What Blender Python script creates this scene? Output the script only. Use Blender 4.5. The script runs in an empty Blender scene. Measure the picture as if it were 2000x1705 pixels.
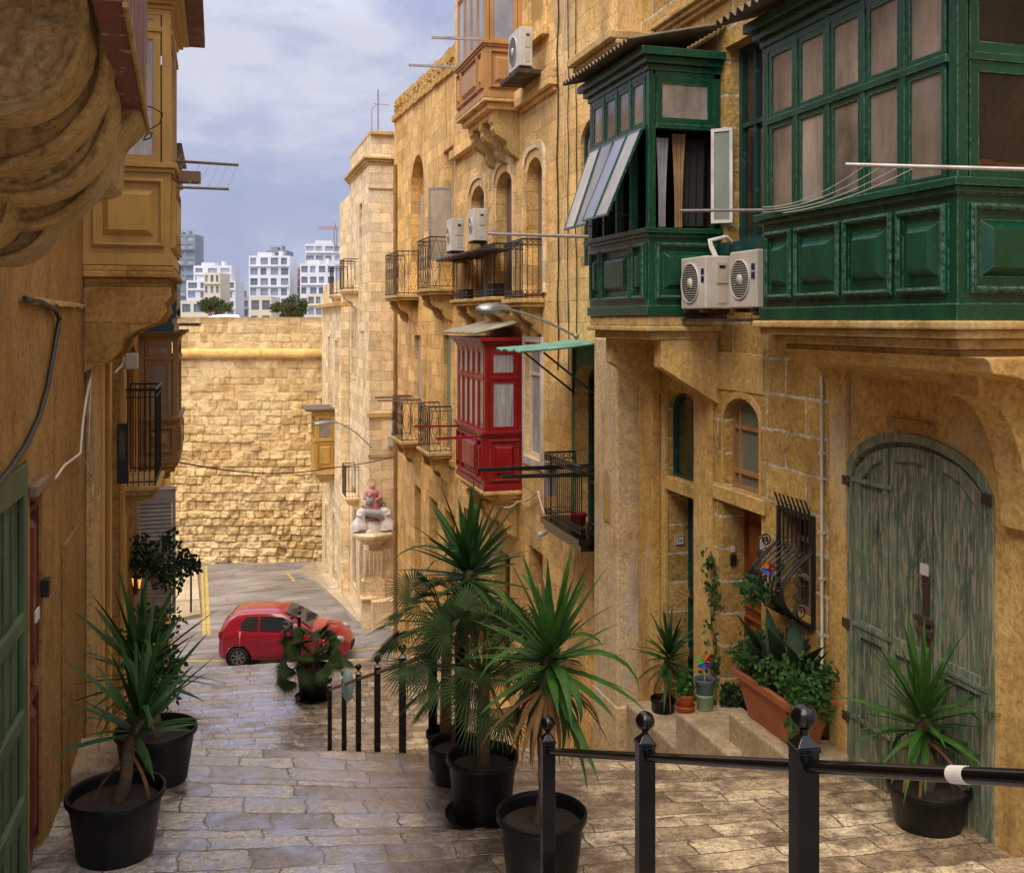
import bpy, bmesh, math, random
from mathutils import Vector, Matrix, noise as mnoise
from mathutils.geometry import tessellate_polygon
import numpy as np

# ------------------------------------------------------------------ camera, sky, sun, exposure
SC = bpy.context.scene
COL = SC.collection
YAW = math.radians(16.04)
cam_d = bpy.data.cameras.new('camera'); cam = bpy.data.objects.new('camera', cam_d); COL.objects.link(cam)
cam.location = (0, 0, 0); cam.rotation_euler = (math.radians(90), 0, -YAW)
cam_d.sensor_fit = 'HORIZONTAL'; cam_d.sensor_width = 36; cam_d.lens = 36; cam_d.shift_y = -0.1128
cam_d.clip_start = 0.05; cam_d.clip_end = 3000
SC.camera = cam
SUN_EL, SUN_AZ = math.radians(56), math.radians(222)      # azimuth clockwise from +Y
sd = bpy.data.lights.new('sun', 'SUN'); sd.energy = 1.6; sd.angle = math.radians(50); sd.color = (1.0, 0.92, 0.79)
sun = bpy.data.objects.new('sun', sd); COL.objects.link(sun)
sv = Vector((math.sin(SUN_AZ)*math.cos(SUN_EL), math.cos(SUN_AZ)*math.cos(SUN_EL), math.sin(SUN_EL)))
sun.rotation_euler = sv.to_track_quat('Z', 'Y').to_euler(); sun.location = (-10, -10, 30)
SC.view_settings.view_transform = 'Standard'; SC.view_settings.look = 'None'
SC.view_settings.exposure = 0.95; SC.view_settings.gamma = 1
try: SC.view_settings.use_curve_mapping = False
except Exception: pass

class NT:
    def __init__(s, tree): s.t = tree; s.n = tree.nodes; s.l = tree.links
    def add(s, ty, ins=None, **kw):
        n = s.n.new(ty)
        for k, v in kw.items(): setattr(n, k, v)
        for k, v in (ins or {}).items():
            if isinstance(v, bpy.types.NodeSocket): s.l.new(v, n.inputs[k])
            else: n.inputs[k].default_value = v
        return n
    def math(s, op, a, b=0.0, clamp=False):
        n = s.add('ShaderNodeMath', {0: a, 1: b}, operation=op); n.use_clamp = clamp; return n.outputs[0]
    def mix(s, f, a, b, blend='MIX'):
        n = s.add('ShaderNodeMix', data_type='RGBA', blend_type=blend)
        for i, v in ((0, f), (6, a), (7, b)):
            if isinstance(v, bpy.types.NodeSocket): s.l.new(v, n.inputs[i])
            else: n.inputs[i].default_value = v if i == 0 else (tuple(v)+(1,))[:4]
        return n.outputs[2]
    def ramp(s, f, stops):
        n = s.add('ShaderNodeValToRGB', {0: f}); e = n.color_ramp.elements
        while len(e) < len(stops): e.new(0.5)
        for el, (p, c) in zip(e, stops):
            el.position = p; el.color = (c, c, c, 1) if isinstance(c, (int, float)) else (tuple(c)+(1,))[:4]
        return n.outputs[0]
    def noise(s, vec, scale, detail=4, rough=0.55, dist=0.0):
        return s.add('ShaderNodeTexNoise', {'Vector': vec, 'Scale': scale, 'Detail': detail, 'Roughness': rough, 'Distortion': dist}).outputs[0]
    def mapv(s, vec, scale, loc=(0, 0, 0)):
        return s.add('ShaderNodeMapping', {'Vector': vec, 'Scale': scale, 'Location': loc}).outputs[0]

world = bpy.data.worlds.new('World'); SC.world = world; world.use_nodes = True
w = NT(world.node_tree); w.n.clear()
sky = w.add('ShaderNodeTexSky', sky_type='NISHITA'); sky.sun_disc = False
sky.sun_elevation = SUN_EL; sky.sun_rotation = SUN_AZ; sky.air_density = 1.0; sky.dust_density = 1.5
bg1 = w.add('ShaderNodeBackground', {0: sky.outputs[0], 1: 0.09})
tc = w.add('ShaderNodeTexCoord').outputs['Generated']
cn = w.noise(w.mapv(tc, (1.6, 1.6, 3.2)), 1.9, 7, 0.56, 0.5)
cn2 = w.noise(w.mapv(tc, (2.0, 2.0, 4.0), (3.1, 1.7, 0.4)), 3.6, 8, 0.6, 0.3)
cc = w.mix(0.42, w.ramp(cn, [(0.34, 0), (0.66, 1)]), w.ramp(cn2, [(0.3, 0), (0.7, 1)]))
ccol = w.ramp(cc, [(0.15, (0.235, 0.262, 0.40)), (0.40, (0.275, 0.30, 0.43)), (0.58, (0.335, 0.355, 0.475)), (0.8, (0.44, 0.455, 0.54))])
zel = w.add('ShaderNodeSeparateXYZ', {0: tc}).outputs[2]     # overcast sky: the zenith is far brighter than the horizon
ccol = w.mix(w.ramp(zel, [(0.55, 0), (0.85, 0.9)]), ccol, (0.36, 0.325, 0.28))
bg2 = w.add('ShaderNodeBackground', {0: ccol, 1: w.math('ADD', 0.78, w.math('MINIMUM', w.math('MULTIPLY', w.math('MAXIMUM', w.math('SUBTRACT', zel, 0.27), 0.0), 4.8), 1.7))})
mx = w.add('ShaderNodeMixShader', {0: w.ramp(cn, [(0.25, 0.85), (0.5, 0.97)]), 1: bg1.outputs[0], 2: bg2.outputs[0]})
w.add('ShaderNodeOutputWorld', {0: mx.outputs[0]})

# ------------------------------------------------------------------ helpers
rnd = random.Random(7)
CS, SN = math.cos(YAW), math.sin(YAW)
FWD = Vector((SN, CS, 0)); RGT = Vector((CS, -SN, 0)); UP = Vector((0, 0, 1))
HY = 627.0
def dr(px): u = (px-1000)/2000; return SN+CS*u, CS-SN*u
def YX(px, X): a, b = dr(px); return X/a*b                   # where a sight line meets a wall plane x = X
def ZX(px, py, X): a, b = dr(px); return -(py-HY)/2000*X/a
def XY(px, Y): a, b = dr(px); return Y/b*a
def ZY(px, py, Y): a, b = dr(px); return -(py-HY)/2000*Y/b
def PD(px, py, d): a, b = dr(px); return Vector((a*d, b*d, -(py-HY)/2000*d))

class Fr:
    def __init__(s, O, U, V, N): s.O, s.U, s.V, s.N = Vector(O), Vector(U), Vector(V), Vector(N)
    def p(s, u, v, n=0): return s.O+s.U*u+s.V*v+s.N*n
def RW(X, Y=0, Z=0): return Fr((X, Y, Z), (0, 1, 0), (0, 0, 1), (-1, 0, 0))     # right hand walls, facing the street
def LW(X, Y=0, Z=0): return Fr((X, Y, Z), (0, 1, 0), (0, 0, 1), (1, 0, 0))      # left hand walls
def CW(Y, X=0, Z=0): return Fr((X, Y, Z), (1, 0, 0), (0, 0, 1), (0, -1, 0))     # walls facing the viewer's end of the street

class MB:
    def __init__(s): s.v = []; s.f = []; s.sm = []
    def add(s, vs, fs, smooth=False):
        o = len(s.v); s.v += [tuple(v) for v in vs]
        for f in fs: s.f.append([i+o for i in f]); s.sm.append(smooth)
    def fb(s, fr, u0, u1, v0, v1, n0, n1, tp=0, dj=0):
        # box in a frame; tp tapers the outer face
        P = []
        for n, t in ((n0, 0), (n1, tp)):
            P += [fr.p(u0+t, v0+t, n), fr.p(u1-t, v0+t, n), fr.p(u1-t, v1-t, n), fr.p(u0+t, v1-t, n)]
        s.add(P, [(3, 2, 1, 0), (4, 5, 6, 7), (0, 1, 5, 4), (1, 2, 6, 5), (2, 3, 7, 6), (3, 0, 4, 7)]); return s
    def bx(s, a, b):
        x0, y0, z0 = a; x1, y1, z1 = b
        s.fb(Fr((0, 0, 0), (1, 0, 0), (0, 1, 0), (0, 0, 1)), x0, x1, y0, y1, z0, z1); return s
    def plate(s, fr, outer, holes, n0, n1):
        loops = [outer]+list(holes); flat = [p for l in loops for p in l]
        tri = tessellate_polygon([[Vector((p[0], p[1], 0)) for p in l] for l in loops])
        k = len(flat)
        vs = [fr.p(p[0], p[1], n0) for p in flat]+[fr.p(p[0], p[1], n1) for p in flat]
        fs = [tuple(t) for t in tri]+[tuple(i+k for i in reversed(t)) for t in tri]
        o = 0
        for l in loops:
            m = len(l)
            for i in range(m): a, b = o+i, o+(i+1) % m; fs.append((a, b, b+k, a+k))
            o += m
        s.add(vs, fs); return s
    def tube(s, pts, r, n=8, cap=True, smooth=True):
        pts = [Vector(p) for p in pts]; rs = r if isinstance(r, (list, tuple)) else [r]*len(pts)
        vs = []; prev = None
        for i, p in enumerate(pts):
            t = (pts[min(i+1, len(pts)-1)]-pts[max(i-1, 0)])
            if t.length < 1e-9: t = Vector((0, 0, 1))
            t.normalize()
            if prev is None:
                a = Vector((0, 0, 1)) if abs(t.z) < 0.9 else Vector((1, 0, 0))
                x = t.cross(a).normalized()
            else:
                x = (prev-t*prev.dot(t));
                x = x.normalized() if x.length > 1e-6 else t.orthogonal().normalized()
            prev = x; y = t.cross(x)
            for k in range(n):
                an = 2*math.pi*k/n+math.pi/n; vs.append(p+(x*math.cos(an)+y*math.sin(an))*rs[i])
        fs = []
        for i in range(len(pts)-1):
            for k in range(n): k2 = (k+1) % n; fs.append((i*n+k, i*n+k2, (i+1)*n+k2, (i+1)*n+k))
        s.add(vs, fs, smooth)
        if cap:
            m = (len(pts)-1)*n
            s.add([vs[k] for k in range(n)], [tuple(range(n))]); s.add([vs[m+k] for k in range(n)], [tuple(range(n))])
        return s
    def lathe(s, prof, c=(0, 0, 0), n=24, smooth=True, sx=1, sy=1, ax=None, arc=1.0, a0=0):
        # prof: (r, h); ax: (X, Y, Z) axes, h along Z
        X, Y, Z = ax or (Vector((1, 0, 0)), Vector((0, 1, 0)), Vector((0, 0, 1)))
        c = Vector(c); m = n if arc == 1.0 else n+1; vs = []; fs = []
        for r, h in prof:
            for k in range(m):
                an = a0+2*math.pi*arc*k/n; vs.append(c+X*(r*sx*math.cos(an))+Y*(r*sy*math.sin(an))+Z*h)
        for i in range(len(prof)-1):
            for k in range(n):
                k2 = (k+1) % m if arc == 1.0 else k+1
                fs.append((i*m+k, i*m+k2, (i+1)*m+k2, (i+1)*m+k))
        s.add(vs, fs, smooth); return s
    def ball(s, c, r, n=12, sx=1, sy=1, sz=1):
        prof = [(max(1e-4, r*math.sin(math.pi*i/(n//2+2))), -r*sz*math.cos(math.pi*i/(n//2+2))) for i in range(n//2+3)]
        return s.lathe(prof, c, n, True, sx, sy)
    def build(s, name, mat, parent=None, bev=0, merge=False, fixn=True):
        me = bpy.data.meshes.new(name); me.from_pydata(s.v, [], s.f)
        me.polygons.foreach_set('use_smooth', s.sm); me.update()
        if fixn or merge:
            bm = bmesh.new(); bm.from_mesh(me)
            if merge: bmesh.ops.remove_doubles(bm, verts=bm.verts, dist=1e-5)
            if fixn: bmesh.ops.recalc_face_normals(bm, faces=bm.faces)
            bm.to_mesh(me); bm.free()
        o = bpy.data.objects.new(name, me); COL.objects.link(o)
        if mat: me.materials.append(mat)
        if parent is not None:
            o.parent = parent
            o.matrix_parent_inverse = WM(parent).inverted()
        if bev:
            b = o.modifiers.new('bevel', 'BEVEL'); b.width = bev; b.segments = 2; b.limit_method = 'ANGLE'; b.angle_limit = math.radians(40)
        return o

def WM(o):
    m = Matrix.LocRotScale(o.location, o.rotation_euler, o.scale)
    return (WM(o.parent) @ o.matrix_parent_inverse @ m) if o.parent else m
def thing(name, label, cat, loc=(0, 0, 0), group=None):
    o = bpy.data.objects.new(name, None); COL.objects.link(o); o.location = loc; o.empty_display_size = 0.2
    o['label'] = label; o['category'] = cat
    if group: o['group'] = group
    return o
def tag(o, label, cat, group=None):
    o['label'] = label; o['category'] = cat
    if group: o['group'] = group
    return o
def struct(o): o['kind'] = 'structure'; return o
def kids(o): return [c for c in COL.objects if c.parent == o]
def copy_tree(o, parent=None):
    ch = kids(o); c = o.copy(); COL.objects.link(c)
    if parent: c.parent = parent
    for k in ch: copy_tree(k, c)
    return c
def relabel(o, label): o['label'] = label; return o
def place(o, loc, rz=0, sc=1):
    o.location = loc; o.rotation_euler = (0, 0, rz); o.scale = (sc, sc, sc); return o

def rect(u0, u1, v0, v1): return [(u0, v0), (u1, v0), (u1, v1), (u0, v1)]
def arch(u0, u1, v0, v1, rise=None, n=12):
    # v1 = crown of the arch
    if rise is None: rise = abs(u1-u0)/2
    c = (u0+u1)/2; r = (u1-u0)/2; vs = v1-rise
    return [(u0, v0), (u1, v0)]+[(c+r*math.cos(math.pi*i/n), vs+rise*math.sin(math.pi*i/n)) for i in range(n+1)]
def inset(poly, d):
    cu = (min(p[0] for p in poly)+max(p[0] for p in poly))/2; cv = (min(p[1] for p in poly)+max(p[1] for p in poly))/2
    hu = (max(p[0] for p in poly)-min(p[0] for p in poly))/2; hv = (max(p[1] for p in poly)-min(p[1] for p in poly))/2
    return [(cu+(p[0]-cu)*(hu-d)/hu, cv+(p[1]-cv)*(hv-d)/hv) for p in poly]

# ------------------------------------------------------------------ materials
MATS = {}
def newmat(name):
    m = bpy.data.materials.new(name); m.use_nodes = True; n = NT(m.node_tree); n.n.clear()
    b = n.add('ShaderNodeBsdfPrincipled'); n.add('ShaderNodeOutputMaterial', {0: b.outputs[0]})
    MATS[name] = m; return m, n, b
def setin(n, b, **kw):
    for k, v in kw.items():
        k = k.replace('_', ' ')
        if isinstance(v, bpy.types.NodeSocket): n.l.new(v, b.inputs[k])
        else: b.inputs[k].default_value = (tuple(v)+(1,))[:4] if isinstance(v, (tuple, list)) else v
def bump(n, b, h, dist, strength=1.0, prev=None):
    ins = {'Height': h, 'Distance': dist, 'Strength': strength}
    if prev is not None: ins['Normal'] = prev
    return n.add('ShaderNodeBump', ins).outputs[0]
def wallvec(n):
    g = n.add('ShaderNodeNewGeometry'); s = n.add('ShaderNodeSeparateXYZ', {0: g.outputs['Position']}); q = n.add('ShaderNodeSeparateXYZ', {0: g.outputs['True Normal']})
    side = n.math('GREATER_THAN', n.math('ABSOLUTE', q.outputs[0]), n.math('ABSOLUTE', q.outputs[1]))
    h = n.math('ADD', n.math('MULTIPLY', s.outputs[1], side), n.math('MULTIPLY', s.outputs[0], n.math('SUBTRACT', 1.0, side)))
    return g.outputs['Position'], n.add('ShaderNodeCombineXYZ', {0: h, 1: s.outputs[2], 2: 0.0}).outputs[0], s
def stone(name, c1, c2, brick=None, mortar=None, bd=0.012, stain=0.35, staincol=(0.12, 0.07, 0.025), pale=0.25, palecol=(0.72, 0.6, 0.42), rough=0.9, mbump=0.01, pits=0.6, k=1.0):
    m, n, b = newmat(name)
    pos, vec, sep = wallvec(n)
    big = n.noise(pos, 0.55, 5, 0.6); mid = n.noise(pos, 3.2*k, 8, 0.7); fine = n.noise(pos, 24*k, 8, 0.75)
    col = n.mix(n.ramp(big, [(0.35, 0), (0.65, 1)]), c1, c2)
    nb = None
    if brick:
        wv = n.add('ShaderNodeVectorMath', {0: vec, 1: n.add('ShaderNodeVectorMath', {0: n.add('ShaderNodeTexNoise', {'Vector': pos, 'Scale': 3.0, 'Detail': 4}).outputs[1], 3: 0.035}, operation='SCALE').outputs[0]}, operation='ADD').outputs[0]
        br = n.add('ShaderNodeTexBrick', {'Vector': wv, 'Color1': (0.72, 0.69, 0.66, 1), 'Color2': (1.2, 1.16, 1.1, 1), 'Mortar': (0.62, 0.56, 0.48, 1), 'Scale': 1.0, 'Mortar Size': mbump, 'Mortar Smooth': 0.35, 'Bias': 0.0, 'Brick Width': brick[0], 'Row Height': brick[1]}, offset=0.5)
        col = n.mix(0.85, col, br.outputs[0], 'MULTIPLY')
        if mortar: col = n.mix(n.math('MULTIPLY', br.outputs[1], n.ramp(mid, [(0.35, 0.25), (0.5, 1)])), col, mortar)
        nb = bump(n, b, n.math('SUBTRACT', 1.0, br.outputs[1]), bd*1.3, 0.8)
    col = n.mix(0.75, col, n.ramp(mid, [(0.32, (0.66, 0.6, 0.52)), (0.48, (1, 1, 1)), (0.68, (1.16, 1.14, 1.08))]), 'MULTIPLY')
    col = n.mix(0.75, col, n.ramp(fine, [(0.36, (0.5, 0.46, 0.4)), (0.5, (1, 1, 1)), (0.64, (1.28, 1.26, 1.22))]), 'MULTIPLY')
    st = n.noise(n.mapv(pos, (2.6, 2.6, 0.62)), 1.3, 6, 0.62, 0.4)
    col = n.mix(n.math('MULTIPLY', n.ramp(st, [(0.5, 0), (0.72, 1)]), stain), col, staincol)
    pl = n.noise(n.mapv(pos, (1, 1, 0.6), (5, 3, 1)), 1.6, 7, 0.65)
    col = n.mix(n.math('MULTIPLY', n.ramp(pl, [(0.55, 0), (0.66, 1)]), pale), col, palecol)
    setin(n, b, Base_Color=col, Roughness=rough)
    b.inputs['Specular IOR Level'].default_value = 0.25
    pit = n.noise(n.mapv(pos, (1, 1, 1.6), (2, 8, 4)), 17, 5, 0.7)
    col = n.mix(n.math('MULTIPLY', n.ramp(pit, [(0.60, 0), (0.70, 1)]), pits), col, staincol); n.l.new(col, b.inputs['Base Color'])
    vor = n.add('ShaderNodeTexVoronoi', {'Vector': pos, 'Scale': 14.0}, feature='F1').outputs[0]
    nb = bump(n, b, mid, bd*2.2, 0.8, nb); nb = bump(n, b, n.math('ADD', fine, n.math('MULTIPLY', vor, 0.35)), bd, 0.9, nb)
    n.l.new(nb, b.inputs['Normal']); return m
def paint(name, c, rough=0.35, wear=0.12, wearcol=(0.45, 0.42, 0.33), var=0.35, spec=0.5, grain=(1, 1, 1), thr=0.62, bd=0.002):
    m, n, b = newmat(name)
    pos = n.add('ShaderNodeNewGeometry').outputs['Position']
    a = n.noise(n.mapv(pos, (2, 2, 0.8)), 2.2, 6, 0.6); f = n.noise(n.mapv(pos, grain), 38, 6, 0.7); g = n.noise(n.mapv(pos, grain), 11, 6, 0.65)
    col = n.mix(var, c, n.mix(1.0, c, n.ramp(a, [(0.3, (0.45, 0.45, 0.45)), (0.7, (1.5, 1.45, 1.35))]), 'MULTIPLY'))
    col = n.mix(n.math('MULTIPLY', n.ramp(g, [(thr, 0), (thr+0.035, 1)]), wear), col, wearcol)
    setin(n, b, Base_Color=col, Roughness=n.ramp(a, [(0.3, rough*0.75), (0.7, min(1, rough*1.5))]))
    b.inputs['Specular IOR Level'].default_value = spec
    n.l.new(bump(n, b, n.math('ADD', f, g), bd, 0.7), b.inputs['Normal']); return m
def plain(name, c, rough=0.5, metal=0.0, var=0.2, scale=6, spec=0.5, **kw):
    m, n, b = newmat(name); pos = n.add('ShaderNodeNewGeometry').outputs['Position']
    a = n.noise(pos, scale, 5, 0.6)
    col = n.mix(var, c, n.mix(1.0, c, n.ramp(a, [(0.3, (0.4, 0.4, 0.4)), (0.7, (1.6, 1.6, 1.6))]), 'MULTIPLY'))
    setin(n, b, Base_Color=col, Roughness=rough, Metallic=metal); b.inputs['Specular IOR Level'].default_value = spec
    for k, v in kw.items():
        b.inputs[k.replace('_', ' ')].default_value = v
    return m
def glassy(name, c, rough=0.12, var=0.5, curtain=0.0):
    m, n, b = newmat(name); pos = n.add('ShaderNodeNewGeometry').outputs['Position']
    a = n.noise(n.mapv(pos, (1, 1, 0.5)), 2.3, 4, 0.6)
    col = n.mix(var, c, n.mix(1.0, c, n.ramp(a, [(0.3, (0.35, 0.35, 0.35)), (0.7, (1.7, 1.65, 1.6))]), 'MULTIPLY'))
    if curtain:
        wv = n.noise(n.mapv(pos, (16, 16, 0.7)), 2.0, 3, 0.5, 0.6)
        col = n.mix(curtain, col, n.mix(1.0, col, n.ramp(wv, [(0.3, (0.45, 0.45, 0.48)), (0.7, (1.35, 1.35, 1.35))]), 'MULTIPLY'))
    rv = n.add('ShaderNodeObjectInfo').outputs['Random']; col = n.mix(1.0, col, n.ramp(rv, [(0.0, (0.55, 0.53, 0.5)), (1.0, (1.3, 1.3, 1.32))]), 'MULTIPLY')
    setin(n, b, Base_Color=col, Roughness=rough); b.inputs['Specular IOR Level'].default_value = 0.8
    n.l.new(bump(n, b, n.noise(pos, 3.0, 2), 0.004, 0.5), b.inputs['Normal']); return m
def leafmat(name, c1, c2, rough=0.55):
    m, n, b = newmat(name); pos = n.add('ShaderNodeNewGeometry').outputs['Position']
    a = n.noise(pos, 9, 3, 0.6); f = n.noise(pos, 60, 2)
    col = n.mix(n.ramp(a, [(0.3, 0), (0.7, 1)]), c1, c2)
    setin(n, b, Base_Color=col, Roughness=rough); b.inputs['Specular IOR Level'].default_value = 0.25
    out = [x for x in n.n if x.type == 'OUTPUT_MATERIAL'][0]
    tr = n.add('ShaderNodeBsdfTranslucent', {0: col}); ms = n.add('ShaderNodeMixShader', {0: 0.18, 1: b.outputs[0], 2: tr.outputs[0]})
    n.l.new(ms.outputs[0], out.inputs[0]); return m

S_PLAST = stone('ochre_plaster', (0.58, 0.345, 0.10), (0.66, 0.44, 0.17), None, None, 0.009, 0.6, (0.20, 0.11, 0.035), 0.6, (0.60, 0.47, 0.31))
S_RUST = stone('rusticated_limestone', (0.66, 0.40, 0.11), (0.76, 0.50, 0.17), (0.62, 0.31), (0.86, 0.74, 0.54), 0.045, 0.2, (0.2, 0.11, 0.035), 0.0, mbump=0.017)
S_MID = stone('ashlar_limestone', (0.80, 0.50, 0.17), (0.86, 0.62, 0.29), (0.62, 0.29), None, 0.008, 0.5, (0.27, 0.15, 0.045), 0.3, (0.70, 0.57, 0.38), mbump=0.006)
S_MID2 = stone('weathered_ashlar', (0.80, 0.48, 0.15), (0.86, 0.58, 0.24), (0.66, 0.30), None, 0.009, 0.6, (0.25, 0.13, 0.035), 0.25, (0.68, 0.55, 0.36), mbump=0.006)
S_TOWER = stone('pale_ashlar', (0.80, 0.61, 0.35), (0.84, 0.68, 0.44), (0.6, 0.3), None, 0.006, 0.35, (0.32, 0.2, 0.08), 0.3, (0.75, 0.68, 0.55), mbump=0.007)
S_FORT = stone('fort_limestone', (0.76, 0.46, 0.13), (0.86, 0.60, 0.24), None, None, 0.02, 0.35, (0.36, 0.2, 0.06), 0.5, (0.86, 0.7, 0.46))
S_TRIM = stone('moulded_limestone', (0.50, 0.32, 0.11), (0.60, 0.42, 0.18), None, None, 0.006, 0.6, (0.16, 0.09, 0.03), 0.2, (0.62, 0.52, 0.36))
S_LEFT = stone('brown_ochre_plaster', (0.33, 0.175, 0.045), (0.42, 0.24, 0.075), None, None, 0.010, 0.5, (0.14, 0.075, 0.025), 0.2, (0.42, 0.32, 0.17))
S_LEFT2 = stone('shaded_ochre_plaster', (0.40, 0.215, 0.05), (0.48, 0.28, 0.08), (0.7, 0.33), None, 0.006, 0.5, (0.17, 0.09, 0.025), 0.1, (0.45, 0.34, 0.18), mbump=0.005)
S_CARVE = stone('carved_stone', (0.60, 0.34, 0.09), (0.74, 0.47, 0.17), None, None, 0.03, 0.2, (0.15, 0.08, 0.02), 0.3, (0.6, 0.48, 0.3), k=2.0)
S_PIER = stone('stained_pier', (0.64, 0.46, 0.24), (0.72, 0.56, 0.34), None, None, 0.006, 0.5, (0.2, 0.13, 0.07), 0.6, (0.55, 0.50, 0.44))
S_STEP = stone('worn_doorstep', (0.38, 0.28, 0.17), (0.50, 0.39, 0.26), None, None, 0.008, 0.3, (0.2, 0.14, 0.08), 0.3, (0.66, 0.6, 0.5), rough=0.55)
M_GREEN = paint('green_gloss', (0.005, 0.058, 0.028), 0.26, 0.5, (0.28, 0.38, 0.30), 0.5, 0.5, (1, 1, 1), 0.72)
def edgewear(m, c, amt=0.8, rad=0.012, k=30):
    n = NT(m.node_tree); b = [x for x in n.n if x.type == 'BSDF_PRINCIPLED'][0]
    src = b.inputs['Base Color'].links[0].from_socket; pos = n.add('ShaderNodeNewGeometry'); bv = n.add('ShaderNodeBevel', {'Radius': rad}); bv.samples = 4
    d = n.add('ShaderNodeVectorMath', {0: bv.outputs[0], 1: pos.outputs['Normal']}, operation='DOT_PRODUCT').outputs['Value']
    e = n.ramp(d, [(0.80, 1), (0.97, 0)]); f = n.math('MULTIPLY', e, n.ramp(n.noise(pos.outputs['Position'], k, 5, 0.7), [(0.42, 0.0), (0.6, 1)]))
    n.l.new(n.mix(n.math('MULTIPLY', f, amt), src, c), b.inputs['Base Color'])
edgewear(M_GREEN, (0.30, 0.42, 0.34))
M_TEAL = paint('teal_paint', (0.008, 0.055, 0.05), 0.35, 0.3, (0.2, 0.3, 0.27), 0.4)
M_RED = paint('red_gloss', (0.27, 0.003, 0.006), 0.36, 0.3, (0.5, 0.14, 0.1), 0.45, thr=0.7)
edgewear(M_RED, (0.55, 0.2, 0.17), 0.6, 0.014)
M_BROWN = paint('tan_wood_paint', (0.48, 0.25, 0.085), 0.45, 0.3, (0.36, 0.2, 0.08), 0.4, thr=0.66)
M_OCHRE = paint('ochre_wood_paint', (0.46, 0.265, 0.055), 0.45, 0.35, (0.2, 0.1, 0.03), 0.45, thr=0.66)
M_DKOCH = paint('dull_brown_paint', (0.30, 0.17, 0.055), 0.5, 0.4, (0.14, 0.08, 0.03), 0.5, thr=0.62)
M_BLUE = paint('slate_blue_paint', (0.02, 0.045, 0.06), 0.4, 0.2, (0.1, 0.13, 0.14), 0.4)
M_PEEL = paint('peeling_green_paint', (0.14, 0.19, 0.13), 0.7, 0.85, (0.34, 0.29, 0.19), 0.9, 0.2, (4.2, 4.2, 0.5), 0.515, 0.006)
M_LDOOR = paint('dull_green_paint', (0.075, 0.115, 0.055), 0.55, 0.6, (0.2, 0.17, 0.09), 0.6, 0.3, (1, 1, 0.5), 0.64)
M_OXRED = paint('oxblood_wood', (0.13, 0.025, 0.012), 0.5, 0.8, (0.38, 0.24, 0.14), 0.6, 0.4, (2, 2, 0.2), 0.6, 0.005)
M_MAHOG = paint('mahogany_wood', (0.22, 0.065, 0.015), 0.3, 0.2, (0.3, 0.12, 0.04), 0.5)
M_WOOD = paint('weathered_wood', (0.22, 0.14, 0.08), 0.7, 0.5, (0.4, 0.3, 0.2), 0.5)
M_PINE = paint('varnished_wood', (0.36, 0.19, 0.07), 0.4, 0.2, (0.2, 0.1, 0.04), 0.4)
M_IRON = paint('black_iron', (0.012, 0.011, 0.010), 0.38, 0.35, (0.10, 0.05, 0.02), 0.4, thr=0.66)
M_RUSTY = paint('rusty_iron', (0.045, 0.026, 0.016), 0.6, 0.5, (0.16, 0.07, 0.025), 0.5, thr=0.55)
M_BLACK = paint('black_enamel', (0.0025, 0.0025, 0.0025), 0.14, 0.3, (0.03, 0.02, 0.012), 0.3, 0.45, thr=0.7, bd=0.0005)
M_POT = paint('black_plastic', (0.005, 0.005, 0.005), 0.4, 0.2, (0.05, 0.04, 0.03), 0.5, 0.3, (1, 1, 0.4), 0.6)
M_TERRA = plain('terracotta', (0.36, 0.105, 0.04), 0.6, 0, 0.35, 7)
M_OPOT = plain('orange_plastic', (0.40, 0.075, 0.02), 0.4, 0, 0.2)
M_GPOT = plain('pale_green_plastic', (0.24, 0.36, 0.20), 0.4, 0, 0.2)
M_BPOT = plain('blue_grey_plastic', (0.07, 0.12, 0.15), 0.4, 0, 0.2)
M_PINK = plain('pink_plastic', (0.5, 0.2, 0.22), 0.4, 0, 0.2)
M_SOIL = plain('soil', (0.03, 0.018, 0.010), 0.95, 0, 0.8, 40)
M_WHITE = plain('white_paint', (0.62, 0.58, 0.52), 0.5, 0, 0.35, 5)
M_CREAM = plain('cream_plastic', (0.52, 0.46, 0.38), 0.45, 0, 0.25, 5)
M_AC = plain('unit_casing', (0.58, 0.53, 0.47), 0.4, 0, 0.25, 4)
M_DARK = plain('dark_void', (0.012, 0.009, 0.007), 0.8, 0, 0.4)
M_BLUEBADGE = plain('navy_badge', (0.01, 0.015, 0.12), 0.3, 0, 0.1)
M_CABLE = plain('black_cable', (0.015, 0.013, 0.012), 0.5)
M_WCABLE = plain('white_cable', (0.62, 0.56, 0.45), 0.5)
M_GALV = plain('galvanised_steel', (0.36, 0.33, 0.30), 0.42, 0.6, 0.4, 10)
M_CORR = plain('corrugated_sheet', (0.15, 0.115, 0.085), 0.55, 0.3, 0.7, 5)
M_CORRP = plain('pale_corrugated_sheet', (0.30, 0.26, 0.19), 0.6, 0.1, 0.7, 5)
M_JADE = plain('jade_sheet', (0.16, 0.36, 0.28), 0.45, 0, 0.5, 8)
M_GREY = plain('grey_shutter', (0.40, 0.36, 0.32), 0.5, 0, 0.3)
M_LAMP = plain('lamp_housing', (0.30, 0.29, 0.28), 0.3, 0.5, 0.2)
M_LENS = plain('lamp_lens', (0.35, 0.38, 0.42), 0.1, 0.0, 0.2)
P_TAN = glassy('dusty_pane', (0.235, 0.20, 0.165), 0.06, 0.9, 0.12)
P_CLEAR = glassy('clear_pane', (0.03, 0.026, 0.022), 0.05, 0.5)
P_CLEAR.node_tree.nodes['Principled BSDF'].inputs['Alpha'].default_value = 0.4
P_DARK = glassy('dark_pane', (0.03, 0.026, 0.022), 0.08, 0.5)
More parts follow.
